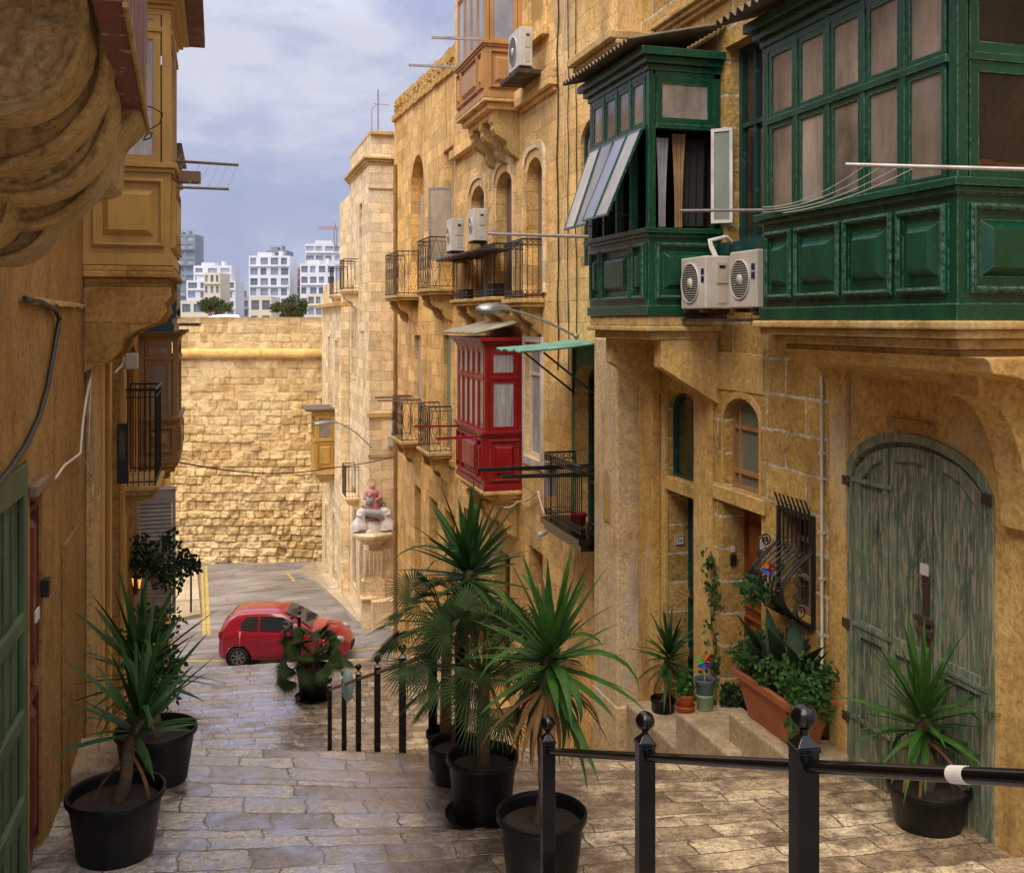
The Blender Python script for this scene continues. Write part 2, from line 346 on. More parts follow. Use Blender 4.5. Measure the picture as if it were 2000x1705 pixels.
P_CURT = glassy('net_curtain_pane', (0.42, 0.41, 0.42), 0.15, 0.4, 0.7)
P_PALE = glassy('pale_pane', (0.36, 0.31, 0.23), 0.14, 0.6, 0.1)
P_FROST = glassy('frosted_pane', (0.17, 0.20, 0.17), 0.3, 0.3)
P_GREEN = glassy('green_pane', (0.015, 0.05, 0.02), 0.15, 0.4)
P_MAUVE = glassy('mauve_roller_blind', (0.20, 0.135, 0.11), 0.5, 0.3)
P_SKY = glassy('sky_pane', (0.25, 0.28, 0.33), 0.1, 0.4)
P_SAGE = paint('sage_shutter', (0.22, 0.27, 0.17), 0.5, 0.3, (0.4, 0.38, 0.28), 0.4)
L_YUC = leafmat('yucca_leaf', (0.024, 0.080, 0.012), (0.062, 0.15, 0.022))
L_YUC2 = leafmat('dark_yucca_leaf', (0.014, 0.052, 0.010), (0.04, 0.105, 0.018))
L_FAN = leafmat('fan_palm_leaf', (0.020, 0.048, 0.010), (0.055, 0.095, 0.022))
L_BUSH = leafmat('bush_leaf', (0.022, 0.075, 0.018), (0.07, 0.15, 0.035))
L_DKB = leafmat('dark_bush_leaf', (0.012, 0.035, 0.016), (0.03, 0.06, 0.025))
L_DEAD = leafmat('dead_leaf', (0.16, 0.065, 0.02), (0.28, 0.15, 0.06), 0.7)
L_TREE = leafmat('olive_tree_leaf', (0.045, 0.065, 0.025), (0.09, 0.11, 0.045), 0.6)
M_BARK = plain('yucca_bark', (0.12, 0.075, 0.038), 0.85, 0, 0.7, 30)
# ------------------------------------------------------------------ ground
def hsh(a, b=0):
    v = np.sin(a*127.1+b*311.7+17.3)*43758.5453; return v-np.floor(v)
def vn(x, y):
    xi, yi = np.floor(x), np.floor(y); fx, fy = x-xi, y-yi; fx = fx*fx*(3-2*fx); fy = fy*fy*(3-2*fy)
    return (hsh(xi, yi)*(1-fx)+hsh(xi+1, yi)*fx)*(1-fy)+(hsh(xi, yi+1)*(1-fx)+hsh(xi+1, yi+1)*fx)*fy
def fbm(x, y, o=4):
    r = 0; a = 0.5
    for i in range(o): r = r+a*vn(x*2**i+i*7.7, y*2**i+i*3.1); a *= 0.5
    return r
def steps_tab():
    e = [(-9, -1.6)]; z = -1.6
    for i in range(11): z -= 0.15; e.append((1.2+i*0.4, z))
    for s, dz in ((6.55, 0.05), (7.5, 0.05)): z -= dz; e.append((s, z))
    z -= 0.238
    for i in range(22): z -= 0.1505; e.append((8.4+i*0.375, z))
    z = -6.90; e.append((16.62, z)); z0 = z
    for i in range(14): z -= 0.157; e.append((21.15+i*0.335, z))
    return e
STEPS = steps_tab(); SE = np.array([a for a, b in STEPS]); SZ = np.array([b for a, b in STEPS])
def skew(Y): return np.interp(Y, [5.6, 8.4, 11, 20, 27], [0.1, 0.36, 0.34, 0.12, 0.05])
def gz(X, Y):
    s = Y+skew(Y)*(X-1.6)
    i = np.clip(np.searchsorted(SE, s, side='right')-1, 0, len(SE)-1)
    z = SZ[i]
    z = z-np.where((s > 5.6) & (s < 8.4), (s-5.6)*0.085, 0)
    return z
def G(X, Y): return float(gz(np.array(X), np.array(Y)))
def grid_obj(name, P, tone, mat, nx, ny, attr='tone'):
    idx = np.arange(nx*ny).reshape(ny, nx)
    f = np.stack([idx[:-1, :-1], idx[:-1, 1:], idx[1:, 1:], idx[1:, :-1]], -1).reshape(-1, 4)
    me = bpy.data.meshes.new(name); me.vertices.add(nx*ny); me.vertices.foreach_set('co', P.reshape(-1).astype(np.float32))
    me.loops.add(f.size); me.loops.foreach_set('vertex_index', f.reshape(-1).astype(np.int32))
    me.polygons.add(len(f)); me.polygons.foreach_set('loop_start', np.arange(0, f.size, 4, dtype=np.int32))
    me.update(calc_edges=True); me.validate()
    at = me.attributes.new(attr, 'FLOAT', 'POINT'); at.data.foreach_set('value', tone.reshape(-1).astype(np.float32))
    me.polygons.foreach_set('use_smooth', [True]*len(me.polygons))
    me.materials.append(mat)
    o = bpy.data.objects.new(name, me); COL.objects.link(o); return o

m, n, b = newmat('wet_paving')
pos = n.add('ShaderNodeNewGeometry').outputs['Position']
pu = n.add('ShaderNodeAttribute', attribute_name='pave_u').outputs['Fac']; pv_ = n.add('ShaderNodeAttribute', attribute_name='pave_v').outputs['Fac']
jit = n.noise(pos, 4.5, 5, 0.65)
bvec = n.add('ShaderNodeCombineXYZ', {0: n.math('ADD', pu, n.math('MULTIPLY', jit, 0.14)), 1: n.math('ADD', pv_, n.math('MULTIPLY', jit, 0.10)), 2: 0.0}).outputs[0]
br = n.add('ShaderNodeTexBrick', {'Vector': bvec, 'Color1': (0.0, 0.0, 0.0, 1), 'Color2': (1, 1, 1, 1), 'Mortar': (0.5, 0.5, 0.5, 1), 'Scale': 1.0, 'Mortar Size': 0.008, 'Mortar Smooth': 0.5, 'Bias': 0.0, 'Brick Width': 0.42, 'Row Height': 0.2413}, offset=0.42, squash=1.45, squash_frequency=3)
tone = br.outputs[0]; joint = br.outputs[1]
big = n.noise(n.mapv(pos, (0.75, 0.5, 0.5)), 1.0, 5, 0.6, 0.8); mid = n.noise(pos, 4.5, 8, 0.7); fine = n.noise(pos, 30, 8, 0.78)
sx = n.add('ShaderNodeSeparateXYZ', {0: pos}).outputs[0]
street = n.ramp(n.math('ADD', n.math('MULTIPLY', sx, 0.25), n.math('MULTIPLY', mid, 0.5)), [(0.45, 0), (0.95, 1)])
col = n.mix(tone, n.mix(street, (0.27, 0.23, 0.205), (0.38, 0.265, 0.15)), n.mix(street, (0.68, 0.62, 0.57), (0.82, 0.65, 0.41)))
col = n.mix(0.9, col, n.ramp(mid, [(0.34, (0.42, 0.38, 0.35)), (0.5, (1, 1, 1)), (0.68, (1.3, 1.28, 1.25))]), 'MULTIPLY')
col = n.mix(0.9, col, n.ramp(fine, [(0.38, (0.45, 0.41, 0.37)), (0.5, (1, 1, 1)), (0.62, (1.35, 1.33, 1.3))]), 'MULTIPLY')
pit = n.noise(pos, 62, 4, 0.65); col = n.mix(n.math('MULTIPLY', n.ramp(pit, [(0.56, 0), (0.64, 1)]), 0.7), col, (0.09, 0.06, 0.035))
wet = n.ramp(n.math('ADD', n.math('MULTIPLY', big, 0.55), n.math('MULTIPLY', mid, 0.45)), [(0.48, 1), (0.56, 0)])
col = n.mix(n.math('MULTIPLY', wet, 0.75), col, n.mix(1.0, col, (0.46, 0.40, 0.37), 'MULTIPLY'))
col = n.mix(n.math('MULTIPLY', joint, n.ramp(mid, [(0.35, 0.35), (0.55, 0.85)])), col, (0.055, 0.038, 0.025))
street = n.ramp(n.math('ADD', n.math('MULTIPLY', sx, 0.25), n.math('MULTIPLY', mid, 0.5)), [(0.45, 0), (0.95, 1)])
ro = n.math('ADD', n.math('MULTIPLY', street, 0.25), n.math('ADD', 0.22, n.math('MULTIPLY', fine, 0.2)))
setin(n, b, Base_Color=col, Roughness=ro); b.inputs['Specular IOR Level'].default_value = 0.6
b.inputs['Coat IOR'].default_value = 3.8; setin(n, b, Coat_Weight=n.math('MULTIPLY', n.math('ADD', n.math('MULTIPLY', wet, 0.85), 0.15), n.math('SUBTRACT', 1.0, n.math('MULTIPLY', street, 0.75))), Coat_Roughness=n.math('ADD', 0.02, n.math('MULTIPLY', mid, 0.2)))
hb = bump(n, b, n.math('SUBTRACT', 1.0, joint), 0.010, 0.9)
h1 = bump(n, b, n.math('ADD', mid, n.math('MULTIPLY', tone, 0.25)), 0.014, 0.6, hb); n.l.new(h1, b.inputs['Coat Normal']); h2 = bump(n, b, n.math('ADD', fine, n.math('MULTIPLY', pit, -0.8)), 0.012, 0.9, h1); n.l.new(h2, b.inputs['Normal'])
M_PAVE = m
m, n, b = newmat('patched_asphalt')
pos = n.add('ShaderNodeNewGeometry').outputs['Position']
big = n.noise(n.mapv(pos, (0.35, 0.8, 1)), 1.1, 6, 0.6, 0.6); mid = n.noise(pos, 5, 6, 0.6); fine = n.noise(pos, 60, 4, 0.7)
col = n.mix(n.ramp(big, [(0.38, 0), (0.62, 1)]), (0.16, 0.145, 0.145), (0.34, 0.31, 0.295))
cr = n.add('ShaderNodeTexVoronoi', {'Vector': n.mapv(pos, (0.5, 1.4, 1)), 'Scale': 1.1}, feature='DISTANCE_TO_EDGE').outputs[0]
col = n.mix(n.ramp(cr, [(0.0, 0.7), (0.02, 0)]), col, (0.04, 0.03, 0.028))
col = n.mix(0.6, col, n.ramp(fine, [(0.3, (0.6, 0.6, 0.6)), (0.7, (1.4, 1.4, 1.4))]), 'MULTIPLY')
setin(n, b, Base_Color=col, Roughness=n.ramp(n.math('ADD', big, n.math('MULTIPLY', mid, 0.3)), [(0.5, 0.28), (0.8, 0.6)]))
n.l.new(bump(n, b, fine, 0.008, 0.7), b.inputs['Normal']); M_ROAD = m
M_LINE = paint('yellow_road_paint', (0.62, 0.44, 0.05), 0.5, 0.7, (0.3, 0.25, 0.18), 0.5, thr=0.5)
M_KERB = stone('pale_pavement', (0.46, 0.38, 0.27), (0.58, 0.5, 0.38), (0.7, 0.5), None, 0.008, 0.3, (0.2, 0.15, 0.1), 0.4, (0.66, 0.6, 0.5), rough=0.4)

xs = np.arange(-1.35, 4.95, 0.035); ys = np.arange(-2.5, 26.0, 0.03)
Xg, Yg = np.meshgrid(xs, ys); wob = (fbm(Xg*1.7, Yg*1.7)-0.5)
Sg = Yg+skew(Yg)*(Xg-1.6)
# rows of pavers: one row per step on the flights, 0.36 m rows on the landings
i = np.clip(np.searchsorted(SE, Sg, side='right')-1, 0, len(SE)-1)
since = Sg-SE[i]; row = i*40+np.floor((since+wob*0.09)/0.362)
rf = (since+wob*0.09)/0.362-np.floor((since+wob*0.09)/0.362)
bw = 0.44+0.34*hsh(row, 3.3); uu = (Xg+wob*0.12+hsh(row, 9.1)*2)/bw+10; ci = np.floor(uu); cf = uu-ci
ed = np.minimum(np.minimum(cf, 1-cf)*bw, np.minimum(rf, 1-rf)*0.362)
tonev = hsh(row*1.7, ci*2.3)
Z = gz(Xg, Yg)+(hsh(row, 4.4)-0.5)*0.008+(fbm(Xg*9, Yg*9, 4)-0.5)*0.008+(fbm(Xg*1.1+9, Yg*0.9, 3)-0.5)*0.03
P = np.stack([Xg, Yg, Z], -1)
g_ = grid_obj('stone_steps', P, fbm(Xg*0.8, Yg*0.8, 3), M_PAVE, len(xs), len(ys))
for nm_, arr in (('pave_u', Xg+wob*0.10), ('pave_v', i*40*0.2413*2+(since+wob*0.07))):
    at = g_.data.attributes.new(nm_, 'FLOAT', 'POINT'); at.data.foreach_set('value', np.ascontiguousarray(arr).reshape(-1).astype(np.float32))
struct(g_)

def RZ(Y): return -9.12-max(0.0, Y-29)*0.068
mb = MB(); yy = [25.2, 27, 29, 33, 37, 41, 46]
for a, c in zip(yy[:-1], yy[1:]): mb.add([(-30, a, RZ(a)), (40, a, RZ(a)), (40, c, RZ(c)), (-30, c, RZ(c))], [(0, 1, 2, 3)])
struct(mb.build('road', M_ROAD))
mb = MB(); mb.add([(-1500, -600, -24), (1500, -600, -24), (1500, 2500, -24), (-1500, 2500, -24)], [(0, 1, 2, 3)])
struct(mb.build('ground', M_ROAD))
def sheet(name, pts, mat, h=0.0, th=0.14):
    q = [(p[0], p[1]) for p in pts]; mb = MB(); k = len(q)
    top = [(x, y, RZ(y)+h) for x, y in q]; bot = [(x, y, RZ(y)+h-th) for x, y in q]
    mb.add(top+bot, [tuple(range(k))]+[(a, (a+1) % k, (a+1) % k+k, a+k) for a in range(k)]); return mb.build(name, mat)
# raised pavements with a kerb step: right (round the tower house), left
def gp(px, py):                        # where a sight line meets the lower road
    a, b_ = dr(px); k = (py-HY)/2000
    d = 9.12/k
    for _ in range(20): d = -RZ(b_*d)/k
    return (a*d, b_*d)
pv = [gp(690, 1216), gp(640, 1160), gp(603, 1128), gp(577, 1120), gp(600, 1108), gp(640, 1104)]
pav = [(4.6, 30.5), pv[0], pv[1], pv[2], pv[3], (4.2, 43.2), (5.0, 43.4), (5.0, 31.2)]
pav = [gp(770, 1237), gp(700, 1222), gp(660, 1180), gp(610, 1134), gp(578, 1121), gp(606, 1104), (5.2, 43.2), (5.2, 31.2), (7.5, 30.9), (7.5, 30.0)]
struct(sheet('pavement', pav, M_KERB, 0.13, 0.2))
struct(sheet('pavement', [gp(392, 1205), gp(384, 1112), (-3.0, 42.5), (-8, 41.5), (-8, 29.0)], M_KERB, 0.12, 0.2))
def stripe(p0, p1, w_):
    a = Vector((*p0, RZ(p0[1])+0.004)); c = Vector((*p1, RZ(p1[1])+0.004)); dd = (c-a).normalized(); s_ = Vector((-dd.y, dd.x, 0))*w_/2
    mb = MB(); mb.add([a-s_, a+s_, c+s_, c-s_], [(0, 1, 2, 3)]); return mb
for k in (0, 1):
    struct(stripe(gp(399+k*9, 1240), gp(394+k*8, 1105), 0.10).build('road_marking', M_LINE))
struct(stripe(gp(365, 1291), gp(440, 1291), 0.12).build('road_marking', M_LINE))
struct(stripe(gp(660, 1274), gp(768, 1262), 0.1).build('road_marking', M_LINE))
struct(stripe(gp(560, 1118), gp(575, 1135), 0.1).build('road_marking', M_LINE))

# ------------------------------------------------------------------ the fort wall (displaced blocks)
FF = Fr(FWD*43.0, RGT, UP, -FWD)
def fort():
    us = np.concatenate([np.arange(-24, -15, 0.2), np.arange(-15, -6, 0.035), np.arange(-6, 24.01, 0.2)]); vs = np.arange(-10.8, 0.16, 0.035)
    U, V = np.meshgrid(us, vs)
    rr = random.Random(3); cs = [-11.3]
    while cs[-1] < 0.3: cs.append(cs[-1]+rr.uniform(0.29, 0.4))
    cs = np.array(cs)
    wv = (fbm(U*0.6, V*0.6)-0.5)*0.16
    ri = np.clip(np.searchsorted(cs, V+wv, side='right')-1, 0, len(cs)-2); ch = cs[ri+1]-cs[ri]; rf = (V+wv-cs[ri])/ch
    bw = 0.45+0.5*hsh(ri, 5.5); uw = (U+(fbm(U*1.3+4, V*1.3)-0.5)*0.25+hsh(ri, 1.2)*3)/bw
    # vary block widths inside a course
    ci = np.floor(uw); cf = uw-ci; sp = (hsh(ri, ci) > 0.62); cf2 = np.where(sp, (cf*2) % 1, cf); ci2 = ci*2+np.where(sp & (cf > 0.5), 1, 0); bw2 = np.where(sp, bw/2, bw)
    ed = np.minimum(np.minimum(cf2, 1-cf2)*bw2, np.minimum(rf, 1-rf)*ch)
    rg = np.clip((-2.2-V)/6.0, 0, 1)              # the lower courses are far rougher
    ev = np.minimum(cf2, 1-cf2)*bw2; eh = np.minimum(rf, 1-rf)*ch; ed = np.minimum(ev*0.8, eh)
    jt = np.clip(ed/(0.014+0.016*rg), 0, 1)
    h = (jt-1)*(0.03+0.09*rg)+(hsh(ri, ci2)-0.5)*(0.035+0.08*rg)+(hsh(ri+3, ci2)-0.5)*(cf2-0.5)*0.09*rg+(hsh(ri+5, ci2+2)-0.5)*(rf-0.5)*0.08*rg+(fbm(U*4.2, V*4.2, 6)-0.5)*(0.06+0.26*rg)+(fbm(U*0.35, V*0.5+7, 3)-0.5)*0.3*rg
    h += (hsh(ri+7, ci2+3) > 0.93)*-0.10*rg
    tone = np.clip((0.25+0.75*hsh(ri*1.3, ci2*1.9))*(0.15+0.85*jt), 0, 1)
    P = np.array(FF.O)[None, None]+U[..., None]*np.array(FF.U)+V[..., None]*np.array(FF.V)+h[..., None]*np.array(FF.N)
    return P, tone, len(us), len(vs)
m, n, b = newmat('fort_blocks')
pos = n.add('ShaderNodeNewGeometry').outputs['Position']; tone = n.add('ShaderNodeAttribute', attribute_name='tone').outputs['Fac']
zz = n.add('ShaderNodeSeparateXYZ', {0: pos}).outputs[2]
big = n.noise(pos, 0.45, 5, 0.6); mid = n.noise(pos, 2.6, 7, 0.66); fine = n.noise(pos, 14, 7, 0.7)
col = n.mix(tone, (0.44, 0.255, 0.08), (0.86, 0.63, 0.30))
col = n.mix(n.math('MULTIPLY', n.ramp(big, [(0.45, 0), (0.65, 1)]), 0.4), col, (0.90, 0.72, 0.44))
col = n.mix(0.8, col, n.ramp(mid, [(0.28, (0.6, 0.52, 0.42)), (0.5, (1, 1, 1)), (0.75, (1.15, 1.13, 1.1))]), 'MULTIPLY')
col = n.mix(0.6, col, n.ramp(fine, [(0.3, (0.6, 0.55, 0.48)), (0.5, (1, 1, 1)), (0.72, (1.2, 1.18, 1.14))]), 'MULTIPLY')
pt = n.noise(pos, 1.3, 7, 0.7); col = n.mix(n.math('MULTIPLY', n.ramp(pt, [(0.54, 0), (0.62, 1)]), 0.35), col, (0.42, 0.30, 0.17))
st = n.noise(n.mapv(pos, (2.2, 2.2, 0.25)), 1.2, 6, 0.6, 0.3)
hz = n.ramp(n.math('MULTIPLY', n.math('ADD', zz, 4.5), 0.2), [(0.3, 0.0), (0.55, 1), (0.62, 1), (0.66, 0.25)])
col = n.mix(n.math('MULTIPLY', n.math('MULTIPLY', n.ramp(st, [(0.45, 0), (0.65, 1)]), hz), 0.55), col, (0.33, 0.2, 0.09))
top = n.ramp(n.math('ADD', zz, n.math('MULTIPLY', mid, 0.5)), [(0.0, 0.0), (0.12, 0), (0.42, 1)])
col = n.mix(n.math('MULTIPLY', top, 0.6), col, (0.16, 0.12, 0.07))
setin(n, b, Base_Color=col, Roughness=0.9); n.l.new(bump(n, b, n.math('ADD', mid, fine), 0.05, 0.8), b.inputs['Normal']); M_FORT = m
P, T, nx_, ny_ = fort()
fw = thing('fort_wall', 'high rough limestone bastion wall closing the end of the street', 'wall', FF.p(0, -11, 0))
o = grid_obj('block_face', P, T, M_FORT, nx_, ny_); o.parent = fw; o.matrix_parent_inverse = WM(fw).inverted()
mb = MB(); c_ = [(0.0, -0.20), (0.16, -0.17), (0.22, -0.07), (0.22, 0.05), (0.15, 0.15), (0.0, 0.19)]
cu = np.arange(-24, 24.01, 0.3); vs_ = []; fs_ = []
for q, u_ in enumerate(cu):
    for nn, vv in c_:
        j = 0.022*math.sin(u_*5.1)+0.02*rnd.uniform(-1, 1); vs_.append(FF.p(u_, -1.36+vv*1.05+j*0.6, nn+0.02+j))
for q in range(len(cu)-1):
    for r_ in range(len(c_)-1): fs_.append((q*6+r_, q*6+6+r_, q*6+7+r_, q*6+r_+1))
mb.add(vs_, fs_, True); mb.build('cordon_moulding', S_FORT, fw, fixn=False)
mb = MB(); mb.fb(FF, -24, 24, -24, -1.1, -60, -0.45); mb.fb(FF, -24, 24, -1.1, 0.05, -1.4, -0.45); mb.build('terrace', S_FORT, fw)

# ------------------------------------------------------------------ building kit
def frame_fill(par, fr, poly, dep, fm, pm, name='window', vb=(), hb=(), fwid=0.05, ft=0.05, extra=None):
    """a framed window or glazed door set `dep` behind the wall face"""
    mb = MB(); inn = inset(poly, fwid); mb.plate(fr, poly, [inn], -dep, -dep+ft)
    v0 = min(p[1] for p in inn); v1 = max(p[1] for p in inn); u0 = min(p[0] for p in inn); u1 = max(p[0] for p in inn)
    for u in vb: mb.fb(fr, u-0.018, u+0.018, v0, v1-0.003, -dep+0.004, -dep+ft-0.006)
    for v in hb: mb.fb(fr, u0, u1, v-0.02, v+0.02, -dep+0.002, -dep+ft-0.003)
    o = mb.build(name, fm, par)
    mb = MB(); mb.plate(fr, inn, [], -dep+0.008, -dep+0.018); mb.build('pane', pm, o)
    return o
def trim(par, fr, pouter, pinner, mat, n1=0.04, name='surround', n0=0.002):
    mb = MB(); mb.plate(fr, pouter, [pinner], n0, n1); return mb.build(name, mat, par)
def moulding(mb, fr, u0, u1, v, sizes):
    # sizes: list of (height, projection) stacked upward from v
    for h, pr in sizes: mb.fb(fr, u0-pr*0.0, u1+pr*0.0, v, v+h-0.001, -0.02, pr); v += h
def raised_panel(mb, fr, u0, u1, v0, v1, n=0.0, bw=0.035, style=1):
    mb.plate(fr, rect(u0, u1, v0, v1), [rect(u0+bw, u1-bw, v0+bw, v1-bw)], n-0.002, n+0.028)
    mb.plate(fr, rect(u0+bw*0.35, u1-bw*0.35, v0+bw*0.35, v1-bw*0.35), [rect(u0+bw*0.75, u1-bw*0.75, v0+bw*0.75, v1-bw*0.75)], n+0.02, n+0.042)
    g = 0.055 if style else 0.03
    a, c, d, e = u0+bw+g*0.8, u1-bw-g*0.8, v0+bw+g, v1-bw-g
    if c-a > 0.03 and e-d > 0.03:
        t = min(0.05, (c-a)*0.3, (e-d)*0.3); mb.fb(fr, a, c, d, e, n-0.002, n+0.045, t)
def bracket(par, y, w_, X, sgn, z, dep, h, mat, name='bracket', style=0):
    fr = Fr((X, y, z), (-sgn, 0, 0), (0, 0, 1), (0, 1, 0))   # u runs out from the wall
    if style == 0: pr = [(0, 0), (dep, 0), (dep, -0.12*h), (dep*0.93, -0.2*h), (dep*0.95, -0.3*h), (dep*0.86, -0.42*h), (dep*0.6, -0.52*h), (dep*0.45, -0.62*h), (dep*0.42, -0.75*h), (dep*0.3, -0.88*h), (dep*0.1, -0.95*h), (0, -h)]
    elif style == 1: pr = [(0, 0), (dep, 0), (dep, -0.42*h), (0, -h)]
    else: pr = [(0, 0), (dep, 0), (dep, -0.15*h)]+[(dep*(1-math.sin(t)*0.86), -0.15*h-0.85*h*(1-math.cos(t))) for t in [i*math.pi/2/8 for i in range(1, 9)]]+[(0, -h)]
    mb = MB(); mb.plate(fr, pr, [], 0, w_); o = mb.build(name, mat, par, 0.008)
    return o
def corrugated(par, X0, z0, X1, z1, Y0, Y1, mat, lam=0.1, A=0.02, th=0.006, name='roof_sheet'):
    k = int((Y1-Y0)/lam*6); vs = []; fs = []; e = Vector((X1-X0, 0, z1-z0)).normalized(); nn = Vector((-e.z, 0, e.x)); nn = nn if nn.z > 0 else -nn
    for q in range(k+1):
        y = Y0+(Y1-Y0)*q/k; a = A*math.sin(2*math.pi*q/6)
        for t in (0, 1):
            p = Vector((X0+(X1-X0)*t, y, z0+(z1-z0)*t)); vs += [p+nn*a, p+nn*(a+th)]
    for q in range(k):
        i0 = q*4; i1 = i0+4
        fs += [(i0, i0+2, i1+2, i1), (i0+1, i1+1, i1+3, i0+3), (i0, i1, i1+1, i0+1), (i0+2, i0+3, i1+3, i1+2)]
    mb = MB(); mb.add(vs, fs); return mb.build(name, mat, par, fixn=True)

def oriel(par, sgn, Xw, Xb, Yn, Yf, z0, zs, zt, z1, mat, pane, nf=4, panels=(1,), ns=1, slab=None, slabh=0.2, slabsteps=None, corn=0.16, sidepane=None, lower_h=0.0, open_side=False, name='balcony', midpan=1, tpane=None, noside=False, skipfront=()):
    """closed timber balcony: sgn +1 on the right hand side of the street (faces -x), -1 on the left"""
    F = Fr((Xb, 0, 0), (0, 1, 0), (0, 0, 1), (-sgn, 0, 0)); S = Fr((0, Yn, 0), (1, 0, 0), (0, 0, 1), (0, -1, 0)); B = Fr((0, Yf, 0), (1, 0, 0), (0, 0, 1), (0, 1, 0))
    xa, xb = min(Xw, Xb), max(Xw, Xb)
    mb = MB(); mb.bx((xa, Yn, z0), (xb, Yf, zs))
    bh = 0.09
    def ring(v0, v1, pr):      # a band round the three outer faces
        mb.bx((xa-(pr if sgn > 0 else 0), Yn-pr, v0), (xb+(pr if sgn < 0 else 0), Yf+pr, v1))
    ring(z0-0.002, z0+bh, 0.022); ring(zs-0.075, zs-0.042, 0.03); ring(zs-0.04, zs+0.005, 0.055)
    tot = sum(panels); L = Yf-Yn-0.10; u = Yn+0.05
    for pw in panels:
        wv = L*pw/tot; raised_panel(mb, F, u+0.02, u+wv-0.02, z0+bh+0.06, zs-0.13, 0.0); u += wv
    raised_panel(mb, S, xa+0.07, xb-0.05, z0+bh+0.06, zs-0.13, 0.0)
    body = mb.build(name, mat, par, 0.004)
    # floor under the windows, back of the box stays open to the wall
    t = 0.07
    mb = MB()
    for xx, yy_ in ((Xb+sgn*t/2, Yn+t/2), (Xb+sgn*t/2, Yf-t/2), (Xw-sgn*t/2, Yn+t/2), (Xw-sgn*t/2, Yf-t/2)):
        mb.bx((xx-t/2, yy_-t/2, zs), (xx+t/2, yy_+t/2, z1))
    L = Yf-Yn-2*t
    for i in range(1, nf): y = Yn+t+L*i/nf; mb.fb(F, y-0.022, y+0.022, zs, z1, -0.06, 0.012)
    for fr, a, c in ((F, Yn+t, Yf-t), (S, xa+t, xb-t), (B, xa+t, xb-t)):
        mb.fb(fr, a, c, zt-0.022, zt+0.022, -0.055, 0.018); mb.fb(fr, a, c, z1-0.05, z1, -0.055, 0.006)
    for i in range(1, ns): x = xa+t+(xb-xa-2*t)*i/ns; mb.fb(S, x-0.02, x+0.02, zs, z1, -0.05, 0.01)
    mb.build('posts', mat, body, 0.003)
    mb = MB(); h = corn
    for q, (pr, a, c) in enumerate(((0.02, 0, 0.3), (0.06, 0.3, 0.62), (0.11, 0.62, 1.0))):
        mb.bx((xa-(pr if sgn > 0 else 0), Yn-pr, z1+a*h), (xb+(pr if sgn < 0 else 0), Yf+pr, z1+c*h-0.001))
    mb.build('cornice', mat, body, 0.006)
    def sash(fr, a, c, v0, v1, pm, dep=0.03, fw_=0.035):
        return frame_fill(body, fr, rect(a, c, v0, v1), dep, mat, pm, 'sash', fwid=fw_, ft=0.032)
    for i in range(nf):
        a = Yn+t+L*i/nf+0.024; c = Yn+t+L*(i+1)/nf-0.024
        if i not in skipfront: sash(F, a, c, zs+0.008, zt-0.024, pane)
        sash(F, a, c, zt+0.024, z1-0.052, tpane or pane)
    for i in range(ns):
        a = xa+t+(xb-xa-2*t)*i/ns+0.01; c = xa+t+(xb-xa-2*t)*(i+1)/ns-0.01
        if not open_side: sash(S, a, c, zs+0.008, zt-0.024, sidepane or pane, 0.03, 0.06)
        sash(S, a, c, zt+0.024, z1-0.052, tpane or sidepane or pane, 0.03, 0.06)
    sash(B, xa+t, xb-t, zs+0.008, zt-0.024, pane, 0.03, 0.06)
    if slab:
        mb = MB(); z = z0-0.004
        for hh, pr in (slabsteps or ((0.10, 0.05), (0.05, 0.02), (0.07, -0.05))):
            mb.bx((xa-(pr if sgn > 0 else 0), Yn-pr, z-hh), (xb+(pr if sgn < 0 else 0), Yf+pr, z)); z -= hh+0.001
        mb.build('stone_slab', slab, body, 0.012)
        return body, z
    return body, z0

